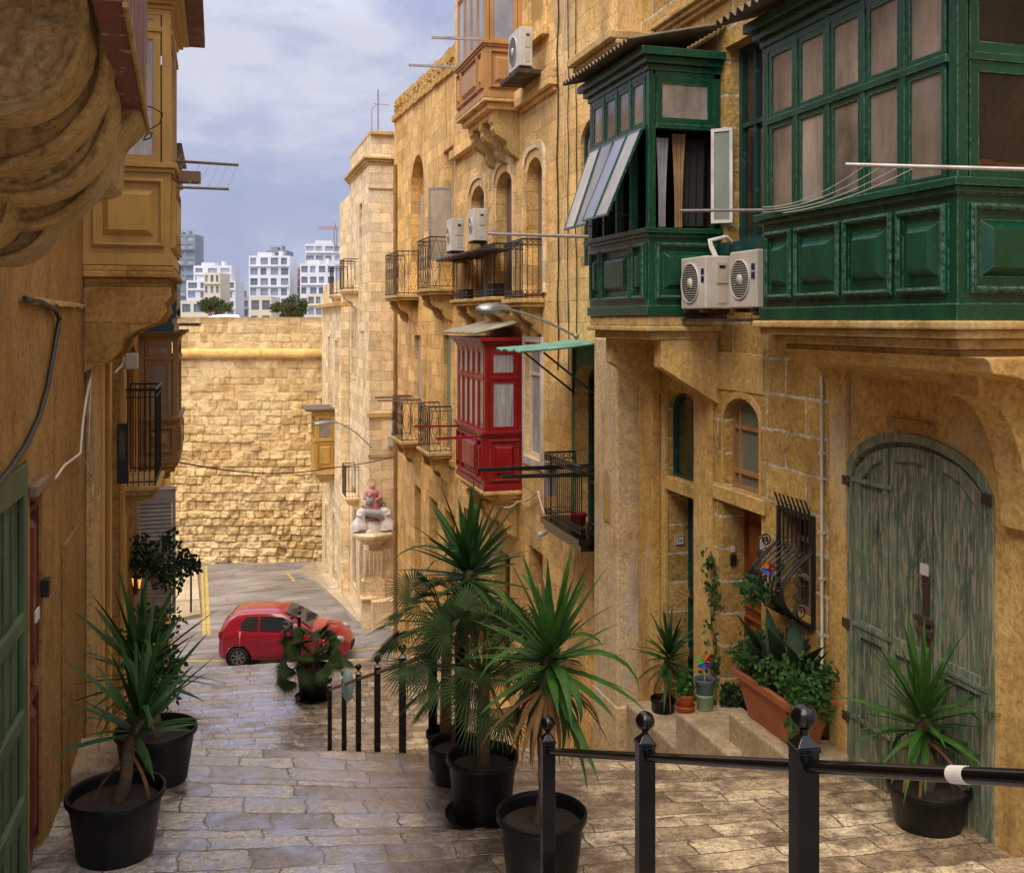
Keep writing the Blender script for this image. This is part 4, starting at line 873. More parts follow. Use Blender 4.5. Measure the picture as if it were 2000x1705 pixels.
# recessed-looking upper window right of the tan balcony
UW = rect(YX(1065, XR), YX(1040, XR), 4.5, 6.6)
mb = MB(); mb.plate(FR_, rect(UW[0][0]-0.12, UW[1][0]+0.12, 4.3, 6.8), [UW], 0.002, 0.04); mb.fb(FR_, UW[0][0]-0.2, UW[1][0]+0.2, 4.18, 4.29, 0.002, 0.12); mb.build('window_surround', S_MID, h3, 0.006)
mb = MB(); mb.plate(FR_, UW, [], 0.002, 0.012); mb.build('shutter', M_OCHRE, h3)
iron_balcony(h3, 1, XR, 0.34, YX(1062, XR)-0.02, YX(1028, XR)+0.02, ZX(1040, 582, 4.3), 0.88, S_TRIM, M_IRON, 2, 0.42)
iron_balcony(h3, 1, XR, 0.34, YX(1005, XR), YX(968, XR), ZX(980, 578, 4.3), 0.86, S_TRIM, M_IRON, 2, 0.42)
iron_balcony(h3, 1, XR, 0.34, YX(950, XR), YX(918, XR), ZX(920, 583, 4.3), 0.80, S_TRIM, M_RUSTY, 2, 0.42)
bb = iron_balcony(h3, 1, XR, 0.44, ym0+0.05, 13.05, -2.62, 0.86, M_BLACK, M_IRON, 2, 0.3, nb=0, slabh=0.16)
# canopy over that balcony
cn_ = MB(); zc = ZX(1157, 690, 4.6)
fs_ = Fr((0, 0, 0), (0, 1, 0), (-1, 0, -0.03), (0, 0, 1))
mb = MB(); k = 26; vs = []; fs = []
for q in range(k+1):
    y = 12.05+1.2*q/k
    for t in range(7):
        x = XR-0.02-1.05*t/6; vs.append((x+0.03*math.sin(q*1.3)*(t == 6), y, zc+0.13-0.10*t/6+0.018*math.sin(q*2.0)-0.015*math.sin(math.pi*t/6)))
for q in range(k):
    for t in range(6): i = q*7+t; fs.append((i, i+1, i+8, i+7))
mb.add(vs, fs); cano = mb.build('canopy', M_JADE, h3, fixn=False); so = cano.modifiers.new('solid', 'SOLIDIFY'); so.thickness = 0.012
for y in (12.15, 13.1): mb = MB(); mb.tube([(XR-0.75, y, zc+0.02), (XR-0.02, y, zc-0.55)], 0.014, 6); mb.tube([(XR-0.02, y, zc-0.6), (XR-0.02, y, zc+0.1)], 0.014, 6); mb.build('canopy_strut', M_IRON, cano)

# ------------------------------------------------------------------ right hand side: corner house
yc0, yc1 = ym1, YX(770, XR)
h4 = thing('corner_house', 'narrow weathered limestone corner house with two tiers of small iron balconies', 'house', (XR, yc0, -9))
AW = arch(YX(828, XR), YX(803, XR), 0.7, ZX(815, 303, XR), 0.8, 14)
RD = rect(YX(886, XR), YX(866, XR), 0.8, ZX(876, 290, XR))
D2a = rect(YX(822, XR), YX(809, XR), -2.7, ZX(815, 655, XR)); D2b = rect(YX(880, XR), YX(866, XR), -2.7, ZX(872, 655, XR))
lw = [rect(YX(888, XR), YX(868, XR), -6.4, ZX(878, 1000, XR)), rect(YX(855, XR), YX(838, XR), -6.6, ZX(846, 975, XR)), rect(YX(822, XR), YX(810, XR), -7.2, ZX(816, 950, XR)), rect(YX(800, XR), YX(790, XR), -8.9, -6.5)]
zl, zr_ = ZX(770, 195, XR), ZX(892, 88, XR)
mb = MB(); mb.plate(FR_, [(yc0+0.001, -9.8), (yc1, -9.8), (yc1, zl-0.62), (yc0, zr_-0.5)], [AW, RD, D2a, D2b]+lw, 0, -0.4); mb.fb(FR_, yc0, yc1, -9.8, 4.9, -7, -0.41); mb.build('wall', S_MID2, h4)
mb = MB(); k = 16                                                           # eroded parapet with a moulded band
for q in range(k):
    a, c = yc0+(yc1-yc0)*q/k, yc0+(yc1-yc0)*(q+1)/k; zb = (zr_-0.5)+(zl-0.62-zr_+0.5)*(q+0.5)/k
    mb.fb(FR_, a+0.005, c-0.005, zb+0.001, zb+0.14, -0.4, 0.07+rnd.uniform(-0.02, 0.02)); mb.fb(FR_, a+0.004, c-0.004, zb+0.142, zb+0.56+rnd.uniform(-0.015, 0.03), -0.4, 0.0+rnd.uniform(-0.03, 0.02))
    for j in range(4): v = zb+0.16+rnd.uniform(0, 0.3); u = a+rnd.uniform(0.05, 0.3); mb.fb(FR_, u, u+rnd.uniform(0.08, 0.2), v, v+rnd.uniform(0.03, 0.08), 0.0, rnd.uniform(0.02, 0.06), 0.01)
mb.build('parapet', S_CARVE, h4, 0.01)
mb = MB(); mb.plate(FR_, AW, [], -0.3, -0.26); mb.build('window', S_TRIM, h4); 
mb = MB(); mb.plate(FR_, rect(AW[0][0]+0.02, AW[1][0]-0.02, AW[0][1], 3.1), [], -0.26, -0.2); mb.build('roller_blind', P_PALE, h4)
frame_fill(h4, FR_, RD, 0.25, M_GREY, P_PALE, 'window', hb=(2.9,), fwid=0.05)
mb = MB(); mb.plate(FR_, D2a, [], -0.15, -0.1); mb.build('shutter', M_GREY, h4); mb = MB(); mb.plate(FR_, D2b, [], -0.12, -0.08); mb.build('shutter', M_SAGE if 0 else P_SAGE, h4)
for k, L in enumerate(lw): frame_fill(h4, FR_, L, 0.25, M_DKOCH, P_DARK, 'window' if k < 3 else 'door', hb=((L[0][1]+L[2][1])/2,), fwid=0.05)
frame_fill(h4, Fr((XR-0.02, YX(884, XR), 0), (-0.72, 0.3, 0), (0, 0, 1), (-0.3, -0.72, 0)), rect(0, 0.62, 1.25, 2.75), 0, M_GALV, P_PALE, 'open_casement', fwid=0.04, ft=0.03)
iron_balcony(h4, 1, XR, 0.5, YX(818, XR), YX(818, XR)+1.9, 0.62, 1.05, S_TRIM, M_RUSTY, 1, 0.55, gap=0.12)
iron_balcony(h4, 1, XR, 0.5, YX(887, XR)-0.0, YX(887, XR)+1.35, 0.66, 1.05, S_TRIM, M_RUSTY, 1, 0.55, gap=0.12)
iron_balcony(h4, 1, XR, 0.46, YX(822, XR)-0.1, YX(822, XR)+1.3, -2.86, 1.0, S_TRIM, M_IRON, 1, 0.55, gap=0.11)
iron_balcony(h4, 1, XR, 0.46, YX(884, XR)+0.1, YX(884, XR)+1.3, -2.72, 0.95, S_TRIM, M_IRON, 1, 0.55, gap=0.11)
mb = MB(); mb.fb(FR_, yc0+0.02, YX(840, XR), -2.98, -2.86, 0.002, 0.05); mb.build('string_course', S_TRIM, h4)

# ------------------------------------------------------------------ tower house beyond the cross street
XT, YT = 4.41, 31.0
h5 = thing('tower_house', 'tall pale limestone corner house with a wall shrine facing up the street', 'house', (XT, YT, -9.3))
ytb = 35.8; ztop = ZY(740, 262, YT)
CT = CW(YT); RT = RW(XT); zc = ZY(740, 322, YT)
mb = MB()
sl = [rect(32.2, 32.9, ZX(709, 640, XT), ZX(705, 400, XT)), rect(34.2, 34.9, -1.8, 1.2), rect(32.3, 33.2, -8.9, -6.6), rect(34.1, 35.0, -8.9, -5.6)]
mb.plate(RT, rect(YT+0.36, ytb, -10.2, zc), sl, 0, -0.35); mb.plate(CT, rect(XT, 12, -10.2, zc), [], 0.001, -0.36); mb.bx((XT+0.36, YT+0.37, -10.2), (12, 42, zc)); 
mb.bx((XT+0.04, YT+0.04, zc+0.22), (12, 36, ztop)); mb.build('wall', S_TOWER, h5)
mb = MB()
for a, c, pr in ((0, 0.07, 0.06), (0.07, 0.15, 0.12), (0.15, 0.22, 0.20)): mb.bx((XT-pr, YT-pr, zc+a), (12, ytb+0.1, zc+c-0.001))
mb.build('cornice', S_TRIM, h5, 0.015)
for a_, c_, nm_ in (((XT-0.05, YT-0.05, zc-0.75), (XT+1.0, YT+0.0, zc-0.69), 'string_course'), ((XT-0.08, YT-0.08, -2.93), (12, YT, -2.78), 'string_course'), ((XT-0.03, YT-0.03, -4.15), (XT+1.6, YT, -4.03), 'string_course'), ((XT+0.03, YT-0.08, ztop-0.03), (12, 36, ztop+0.08), 'coping')):
    mb = MB(); mb.bx(a_, c_); mb.build(nm_, S_TRIM, h5, 0.015)
for k, L in enumerate(sl): frame_fill(h5, RT, L, 0.15, M_GREY if k < 2 else M_WOOD, P_DARK if k > 1 else P_PALE, 'window' if k < 2 else 'door', fwid=0.06)
for L in sl[:2]: trim(h5, RT, rect(L[0][0]-0.15, L[1][0]+0.15, L[0][1]-0.12, L[2][1]+0.15), L, S_TOWER, 0.05, 'window_surround')
for y in (34.2,): iron_balcony(h5, 1, XT, 0.5, YX(700, XT)-0.3, YX(700, XT)+0.9, ZX(700, 560, 4.0), 0.98, S_TOWER, M_IRON, 0, 0.5, gap=0.12)
iron_balcony(h5, 1, XT, 0.5, 36.3, 37.5, ZX(672, 572, 4.0), 0.98, S_TOWER, M_IRON, 0, 0.5, gap=0.12)
iron_balcony(h5, 1, XT, 0.42, 33.3, 34.3, ZX(685, 985, 4.0), 1.0, S_TOWER, M_IRON, 0, 0.3, gap=0.1)
# shrine shelf at the corner, pilaster below
sc_ = Vector((XT+0.10, YT-0.0, ZY(725, 1040, YT)))
mb = MB(); mb.lathe([(0.02, -0.32), (0.30, -0.32), (0.38, -0.22), (0.52, -0.12), (0.62, -0.08), (0.64, 0.0), (0.60, 0.05), (0.02, 0.055)], sc_, 28, False); mb.build('shrine_shelf', S_TOWER, h5)
mb = MB(); 
for a, c, r in ((-9.4, -7.8, 0.34), (-7.8, -6.95, 0.28)): mb.bx((sc_.x-r, YT-r*0.8, a), (sc_.x+r, YT+0.1, c-0.001))
for i in range(5): mb.tube([(sc_.x-0.24+0.12*i, YT-0.26, -7.6), (sc_.x-0.24+0.12*i, YT-0.27, -7.0)], 0.035, 6)
mb.bx((sc_.x-0.4, YT-0.38, -8.35), (sc_.x+0.1, YT+0.0, -8.28)); mb.build('shrine_pedestal', S_TOWER, h5, 0.02)
mb = MB(); mb.bx((sc_.x-0.1, YT-0.55, -9.5), (sc_.x+1.3, YT-0.002, -8.35)); mb.build('buttress', S_TOWER, h5, 0.03)
# masts on the roof
mb = MB(); tp = Vector((XT+0.35, YT+0.5, ztop)); mb.tube([tp, tp+Vector((0, 0, 1.45))], 0.025, 6); mb.tube([tp+Vector((-0.2, 0, 0)), tp+Vector((-0.2, 0, 0.85)), tp+Vector((0, 0, 1.05))], 0.018, 6); mb.tube([tp+Vector((-0.12, 0, 1.02)), tp+Vector((0.35, 0, 1.0))], 0.015, 6); mb.tube([tp+Vector((0.0, 0, 1.3)), tp+Vector((0.0, -0.2, 1.3))], 0.01, 6)
tag(mb.build('aerial_mast', M_GALV), 'thin metal aerial mast on the roof of the pale corner house', 'aerial')

h6 = thing('rear_house', 'low pale house with a flat parapet beside the bastion wall', 'house', (4.1, 36, -9.6))
XV = 4.12; zv = ZX(655, 600, XV)
RV = RW(XV); dl = [rect(36.6, 37.3, -3.2, -0.7), rect(39.0, 39.7, -3.2, -0.6), rect(37.4, 38.2, -9.5, -7.0), rect(40.2, 40.9, -9.6, -7.2)]
mb = MB(); mb.plate(RV, rect(ytb+0.02, 42.6, -10.4, zv), dl, 0, -0.28); mb.bx((XV+0.29, ytb+0.02, -10.4), (12, 42.6, zv)); mb.bx((XV+0.05, ytb+0.1, zv+0.16), (12, 42.6, zv+0.95)); mb.build('wall', S_TOWER, h6)
mb = MB(); mb.bx((XV-0.22, ytb, zv+0.001), (12, 42.7, zv+0.15)); mb.build('cornice', S_TRIM, h6, 0.02)
for k, L in enumerate(dl): frame_fill(h6, RV, L, 0.12, M_GREY, P_PALE if k < 2 else P_DARK, 'window' if k < 2 else 'door', fwid=0.06); trim(h6, RV, rect(L[0][0]-0.12, L[1][0]+0.12, L[0][1]-0.1, L[2][1]+0.12), L, S_TOWER, 0.05, 'window_surround')
oy = 37.9; XO = 3.42
ob, oz = oriel(h6, 1, XV, XO, oy, oy+1.6, -5.5, -4.35, -3.75, -3.45, M_OCHRE, P_TAN, nf=3, panels=(1, 1), slab=S_TRIM, slabsteps=((0.12, 0.04), (0.14, -0.08), (0.2, -0.2)), corn=0.14)
mb = MB(); mb.bx((XO-0.35, oy-0.18, -3.29), (XV, oy+1.8, -3.2)); mb.build('flat_roof', M_CORR, ob, 0.01)

# ------------------------------------------------------------------ left hand side
XL = -1.07; FL = LW(XL)
def YL(px): return YX(px, XL)
def ZL(px, py): return ZX(px, py, XL)
yl0, yl1 = 1.0, YL(166)
g1 = thing('near_left_house', 'brown ochre plastered house with a green panelled door, nearest on the left', 'house', (XL, yl0, -3.3))
LD = rect(4.2, YL(53), -3.6, ZL(52, 898)); LR = rect(YL(58), YL(82), -3.6, ZL(70, 960))
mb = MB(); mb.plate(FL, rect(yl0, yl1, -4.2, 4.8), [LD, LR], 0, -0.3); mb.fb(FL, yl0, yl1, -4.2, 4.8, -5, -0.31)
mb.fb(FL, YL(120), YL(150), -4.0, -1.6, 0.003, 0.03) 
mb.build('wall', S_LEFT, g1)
# green ledged door set ajar into the street
gdf = Fr((XL-0.01, YL(46), 0), (-0.02, -1, 0), (0, 0, 1), (1, -0.02, 0))
mb = MB(); mb.fb(gdf, 0, 1.35, -3.28, ZL(52, 900), -0.05, 0.0); gd = mb.build('door', M_LDOOR, g1, 0.004)
mb = MB(); H = ZL(52, 900)+3.28
mb.plate(gdf, rect(0, 1.35, -3.28, ZL(52, 900)), [rect(0.10, 1.25, -3.28+H*a, -3.28+H*c) for a, c in ((0.05, 0.2), (0.24, 0.4), (0.44, 0.62), (0.66, 0.93))], 0.001, 0.035); mb.build('rail_frame', M_LDOOR, gd, 0.008)
mb = MB()
for u in (0.3, 0.5, 0.7, 0.9, 1.1): mb.fb(gdf, u-0.006, u+0.006, -3.2, ZL(52, 900)-0.1, 0.001, 0.010)
mb.build('board_joint', M_LDOOR, gd)
leaf(g1, FL, LR[0][0], LR[1][0], -3.3, LR[2][1], 0.05, M_OXRED, [(0.03, 0.45), (0.5, 0.96)])
mb = MB(); mb.fb(FL, LR[0][0]-0.05, LR[1][0]+0.02, LR[2][1]+0.002, LR[2][1]+0.07, 0.002, 0.05); mb.build('lintel', M_WOOD, g1, 0.01)
mb = MB(); zt = ZL(100, 595)
for q in range(26):
    a = YL(38)+(YL(183)-YL(38))*q/26; c = YL(38)+(YL(183)-YL(38))*(q+1)/26; mb.fb(FL, a, c+0.01, zt+rnd.uniform(-0.012, 0.004), zt+0.022+rnd.uniform(-0.004, 0.01), 0.002, 0.02+rnd.uniform(0, 0.02))
mb.build('broken_ledge', S_TRIM, g1, 0.004)
# carved corbel and wooden balcony edge overhead
mb = MB(); cb = []
def disc(cx, cy, rp, d, th, rim, inner=0.0):
    c = PD(cx, cy, d); r = rp/2000*d; ax = (RGT, UP, Vector((0, -1, 0)))
    mb = MB(); pr = [(0.001, inner), (r*0.55, inner*0.9), (r*0.86, inner*0.3), (r*0.9, 0.0), (r*0.93, rim), (r*0.99, rim*0.7), (r, 0), (r, -th), (0.001, -th)]
    q = []
    for (r0, h0), (r1, h1) in zip(pr[:-1], pr[1:]):
        m_ = max(1, int(math.hypot(r1-r0, h1-h0)/(0.02*r+0.002))); q += [(r0+(r1-r0)*i/m_, h0+(h1-h0)*i/m_) for i in range(m_)]
    q.append(pr[-1]); mb.lathe(q, c, 150, True, ax=ax); out = []
    for v in mb.v:
        v = Vector(v); l = (v-c); rr = math.hypot(l.dot(RGT), l.z); nz_ = mnoise.turbulence(v*22, 6, True)-0.55; am = 0.034 if rr < r*0.84 and inner else 0.010; ra = (RGT*l.dot(RGT)+UP*l.z); ra = ra.normalized() if ra.length > 1e-4 else ra
        out.append(tuple(v+Vector((0, -1, 0))*nz_*am+ra*(mnoise.noise(v*9)*0.006 if rr > r*0.9 else 0)))
    mb.v = out; return mb
for k, a in enumerate(((-14, 40, 186, 2.0, 0.16, 0.004, 0.03), (-20, 98, 234, 2.18, 0.14, 0.012, 0.0), (28, 196, 196, 2.34, 0.16, 0.010, 0.03), (34, 262, 186, 2.52, 0.16, 0.010, 0.0), (-10, 392, 122, 2.62, 0.2, 0.014, 0.0), (-75, 390, 96, 2.4, 0.2, 0.012, 0.0))):
    p = disc(*a); cb.append(p.build('carved_corbel' if k == 0 else 'scroll', S_CARVE, g1 if k == 0 else cb[0]))
mb = MB(); x0 = PD(186, 300, 2.75)
pf = Fr(FWD*2.95, RGT, UP, (0, -1, 0))
def pp(px, py, d=2.95): return ((px-1000)/2000*d, -(py-HY)/2000*d)
mb.plate(pf, [pp(-120, 540), pp(-30, 530), pp(90, 480), pp(180, 400), pp(243, 385), pp(244, 305), pp(290, 262), pp(288, 120), pp(-120, 120)], [], 0.0, 0.28); mb.build('corbel_block', S_CARVE, cb[0], 0.02)
mb = MB(); a = PD(288, 258, 3.0); c = PD(240, -6, 1.78); z0_ = a.z
mb.add([(a.x, a.y, z0_), (c.x, c.y, z0_), (c.x, c.y, 2.0), (a.x, a.y, 2.0), (a.x-0.05, a.y, z0_), (c.x-0.05, c.y, z0_), (c.x-0.05, c.y, 2.0), (a.x-0.05, a.y, 2.0)], [(0, 1, 2, 3), (4, 5, 6, 7), (0, 1, 5, 4), (3, 2, 6, 7), (0, 3, 7, 4), (1, 2, 6, 5)]); mb.build('balcony_fascia', M_OXRED, g1)
mb = MB(); mb.tube([(a.x+0.004, a.y, z0_-0.004), (c.x+0.004, c.y, z0_-0.004)], 0.006, 6)
mb.bx((XL-0.0, 1.4, 0.9), (a.x-0.06, a.y-0.02, 1.0)); mb.build('balcony_slab', S_CARVE, g1)

yl2 = 25.2
g2 = thing('far_left_house', 'long ochre house row on the left with a yellow timber balcony overhead', 'house', (XL, yl1, -4.5))
ops = [rect(YL(188), YL(206), -4.2, ZL(200, 640)), rect(YL(212), YL(232), -4.4, ZL(220, 700)), rect(YL(246), YL(262), -1.95, -0.35), rect(YL(250), YL(262), -6, -3.3), rect(YL(285), YL(296), -7.6, -4.9), rect(YL(305), YL(313), -8.8, -5.6)]
ops = [ops[1], ops[2], ops[3], ops[4], ops[5]]
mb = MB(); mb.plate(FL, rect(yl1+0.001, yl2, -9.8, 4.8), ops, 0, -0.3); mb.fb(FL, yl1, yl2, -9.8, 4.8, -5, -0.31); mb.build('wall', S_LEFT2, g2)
mb = MB(); mb.fb(FL, YL(166)+0.01, YL(184), -4.6, 1.3, 0.002, 0.06); mb.build('pilaster', S_TRIM, g2, 0.01)
mb = MB()
for a, c, pr in ((188, 194, 0.05), (207, 211, 0.04), (233, 238, 0.05), (240, 243, 0.03)): mb.fb(FL, YL(a), YL(c), -6.5, -0.4, 0.002, pr)
mb.build('door_jamb', M_OCHRE, g2, 0.006)
for k, L in enumerate(ops): frame_fill(g2, FL, L, 0.12, M_OXRED if k < 2 else M_DKOCH, P_DARK, 'door' if k != 1 else 'window', vb=((L[0][0]+L[1][0])/2,), fwid=0.05)
# yellow closed balcony
Xy = XY(335, 9.3); yb_, yz_ = oriel(g2, -1, XL, Xy, 9.1, 10.5, ZY(260, 518, 9.1), ZY(260, 318, 9.1), 2.45, 2.62, M_OCHRE, P_CURT, nf=2, panels=(1,), slab=S_LEFT2, slabsteps=((0.05, 0.02), (0.05, 0.05), (0.07, -0.02)), corn=0.12)
mb = MB(); mb.bx((XL, 8.95, 2.86), (Xy+0.12, 10.7, 3.02)); mb.bx((XL, 9.1, 3.03), (Xy, 10.5, 4.2)); mb.bx((XL, 8.95, 2.55), (Xy+0.19, 10.7, 2.62)) if 0 else None; mb.build('upper_case', M_OCHRE, yb_, 0.01)
mb = MB(); mb.bx((XL, 8.98, 2.62+0.13), (Xy+0.26, 10.8, 2.84)); mb.build('eaves', M_OXRED, yb_, 0.01)
bracket(yb_, 9.12, 0.24, XL, -1, yz_, Xy-XL+0.0, 0.72, S_LEFT2, 'stone_bracket', 0); bracket(yb_, 10.2, 0.24, XL, -1, yz_, Xy-XL, 0.72, S_LEFT2, 'stone_bracket', 0)
# slate blue one behind
Xs = XY(336, 12.2); sb_, _ = oriel(g2, -1, XL, Xs, 12.2, 13.8, ZY(300, 648, 12.2), 0.85, 1.6, 1.9, M_BLUE, P_DARK, nf=2, panels=(1,), slab=None, corn=0.1)
# brown one further on
Xo2 = XY(347, 15.4); bz0 = ZY(320, 905, 15.4)
br_, bz_ = oriel(g2, -1, XL, Xo2, 15.4, 17.0, bz0, ZY(320, 815, 15.4), ZY(320, 700, 15.4), ZY(320, 662, 15.4), M_DKOCH, P_PALE, nf=2, panels=(1,), slab=S_LEFT2, slabsteps=((0.05, 0.0), (0.08, -0.04), (0.1, -0.12)), corn=0.12)
mb = MB(); mb.bx((XL, 15.2, ZY(320, 655, 15.4)+0.13), (Xo2+0.3, 17.2, ZY(320, 655, 15.4)+0.17)); mb.build('flat_roof', M_CORR, br_)
yi = 12.6; Xi = XY(303, yi); zi = ZY(270, 950, yi)
ib = iron_balcony(g2, -1, XL, Xi-XL, yi, yi+1.2, zi, 1.12, S_TRIM, M_IRON, 0, 0.4, gap=0.06, slabh=0.1, bstyle=2)
# louvred shutter standing open
ys_ = 14.6; cs2 = CW(ys_); sx0, sx1 = XL+0.02, XY(343, ys_); sz1, sz0 = ZY(310, 958, ys_), ZY(310, 1200, ys_)
mb = MB(); mb.plate(cs2, rect(sx0, sx1, sz0, sz1), [rect(sx0+0.04, sx1-0.045, sz0+0.06, sz1-0.17)], -0.03, 0.02)
mb.fb(cs2, sx0, sx1+0.01, sz1, sz1+0.02, -0.2, 0.03); sh = mb.build('shutter', M_GREY, g2, 0.003)
mb = MB(); k = int((sz1-sz0-0.23)/0.055)
for q in range(k): v = sz0+0.07+q*0.055; mb.add([cs2.p(sx0+0.045, v, 0.012), cs2.p(sx1-0.05, v, 0.012), cs2.p(sx1-0.05, v+0.045, -0.015), cs2.p(sx0+0.045, v+0.045, -0.015), cs2.p(sx0+0.045, v+0.006, 0.016), cs2.p(sx1-0.05, v+0.006, 0.016), cs2.p(sx1-0.05, v+0.051, -0.011), cs2.p(sx0+0.045, v+0.051, -0.011)], [(0, 1, 2, 3), (4, 5, 6, 7), (0, 1, 5, 4), (1, 2, 6, 5), (2, 3, 7, 6), (3, 0, 4, 7)])
mb.build('louvres', M_GREY, sh)
mb = MB(); mb.bx((XL-0.2, 23.0, -9.8), (XY(331, 24.6), yl2+0.01, -2.6)); mb.build('corner_pier', S_MID, g2, 0.02)

# ------------------------------------------------------------------ the town across the water
def facade_block(name, label, px0, px1, py1, d, rows, cols, wallm, panem, side=0.3, py0=640, wfrac=0.72, hfrac=0.62, terr=0, group='distant apartment blocks', roofbits=True):
    a = PD(px0, py0, d); W_ = (px1-px0)/2000*d; H = (py0-py1)/2000*d; fr = Fr(a, RGT, UP, -FWD)
    t = thing(name, label, 'building', a, group)
    cw_, rh = W_/cols, H/rows; hs = []
    for r_ in range(rows):
        for c_ in range(cols):
            u = cw_*c_+cw_*(1-wfrac)/2; v = rh*r_+rh*(1-hfrac)*0.4; hs.append(rect(u, u+cw_*wfrac*(1.0 if (c_+r_) % 3 else 0.8), v, v+rh*hfrac))
    mb = MB(); mb.plate(fr, rect(0, W_, -16, H), hs, 0, -1.0); mb.fb(fr, 0, W_, -16, H, -14, -1.01)
    for r_ in range(rows):
        if (r_ % 2) == terr % 2: mb.fb(fr, W_*0.02, W_*0.98, rh*r_-0.15, rh*r_+rh*0.05, 0.01, 0.7)
    if roofbits: mb.fb(fr, W_*0.2, W_*0.55, H+0.001, H+rh*0.35, -6, -0.6); mb.fb(fr, W_*0.7, W_*0.78, H+0.001, H+rh*0.5, -6, -2)
    mb.build('wall', wallm, t)
    for h_ in hs[:96]:
        mb = MB(); mb.plate(fr, h_, [], -0.5, -0.42); mb.build('window', panem, t)
    return t, fr, W_, H
W_WH = plain('white_render', (0.62, 0.63, 0.66), 0.8, 0, 0.15, 0.1); W_CR = plain('cream_render', (0.60, 0.53, 0.40), 0.8, 0, 0.15, 0.1); W_GR = plain('grey_render', (0.20, 0.24, 0.27), 0.7, 0, 0.2, 0.1)
P_FAR = glassy('far_glazing', (0.20, 0.24, 0.31), 0.2, 0.5); P_FAR2 = glassy('far_pale_glazing', (0.28, 0.31, 0.36), 0.25, 0.5); W_PK = plain('pink_render', (0.42, 0.25, 0.22), 0.8, 0, 0.15, 0.1)
facade_block('tower_block', 'tall grey and white tower block with stacked balconies, far left of the skyline', 325, 381, 458, 500, 12, 3, W_GR, P_FAR2, wfrac=0.8, hfrac=0.5)
facade_block('apartment_block', 'white stepped apartment block behind the small spreading tree', 364, 460, 548, 430, 5, 4, W_WH, P_FAR)
facade_block('apartment_block', 'pale penthouse storey with green glass set back on the left block', 378, 452, 519, 438, 7, 3, W_WH, P_FAR2, hfrac=0.5)
facade_block('apartment_block', 'low white and yellow flats at the foot of the left skyline', 330, 420, 588, 330, 2, 4, W_CR, P_FAR, roofbits=False)
facade_block('apartment_block', 'white block of glazed flats with a cream base in the middle of the skyline', 486, 566, 500, 400, 7, 4, W_WH, P_FAR, hfrac=0.68)
facade_block('apartment_block', 'cream lower flats in front of the middle skyline block', 488, 530, 580, 380, 2, 2, W_CR, P_FAR, roofbits=False)
facade_block('apartment_block', 'pink shaded block just right of the middle flats', 566, 592, 522, 420, 6, 2, W_PK, P_FAR, roofbits=False, wfrac=0.4)
facade_block('apartment_block', 'white block with paired windows right of the round tree', 586, 655, 515, 395, 6, 4, W_WH, P_FAR, hfrac=0.6)
facade_block('apartment_block', 'tall terraced grey and white building beneath the crane', 596, 690, 476, 470, 9, 5, W_WH, P_FAR2, wfrac=0.82, hfrac=0.5)
facade_block('apartment_block', 'narrow white flats just left of the round tree', 466, 487, 565, 450, 4, 1, W_WH, P_FAR2, roofbits=False)
facade_block('apartment_block', 'grey white slab peeping over the middle skyline block', 520, 560, 489, 460, 8, 3, W_GR, P_FAR2, hfrac=0.5)
facade_block('apartment_block', 'cream slab rising behind the spreading tree', 398, 430, 533, 400, 5, 3, W_CR, P_FAR, roofbits=False, wfrac=0.5)
facade_block('apartment_block', 'small white houses at the left foot of the middle block', 440, 488, 590, 480, 2, 4, W_WH, P_FAR2, roofbits=False)
facade_block('apartment_block', 'small reddish houses in the gap of the skyline', 452, 492, 600, 520, 2, 5, W_PK, P_FAR, roofbits=False)
facade_block('apartment_block', 'low cream terrace of flats at the right foot of the skyline', 600, 660, 575, 350, 3, 4, W_CR, P_FAR, roofbits=False)
# a crane
cb0 = PD(655, 480, 470); t = thing('tower_crane', 'red and white tower crane on top of the right skyline', 'crane', cb0)
mb = MB(); 
for a_, c_ in ((-0.6, -0.6), (0.6, -0.6), (0.6, 0.6), (-0.6, 0.6)): mb.tube([cb0+Vector((a_, c_, -3)), cb0+Vector((a_, c_, 8))], 0.22, 4)
for q in range(5): mb.tube([cb0+Vector((-0.6, -0.6, q*1.6)), cb0+Vector((0.6, -0.6, q*1.6+1.6))], 0.14, 4)
mb.build('mast', M_GALV, t)
mb = MB(); mb.tube([cb0+Vector((0, 0, 7.6))+RGT*-8, cb0+Vector((0, 0, 7.6))+RGT*7], 0.25, 4); mb.tube([cb0+Vector((0, 0, 8.6))+RGT*-7.4, cb0+Vector((0, 0, 8.6))+RGT*2], 0.16, 4)
for q in range(9): mb.tube([cb0+Vector((0, 0, 7.6))+RGT*(-8+q), cb0+Vector((0, 0, 8.6))+RGT*(-7.5+q)], 0.1, 4)
mb.tube([cb0+Vector((0, 0, 7.6)), cb0+Vector((0, 0, 10.2))], 0.25, 4); mb.build('jib', plain('crane_red', (0.4, 0.12, 0.1), 0.5), t)
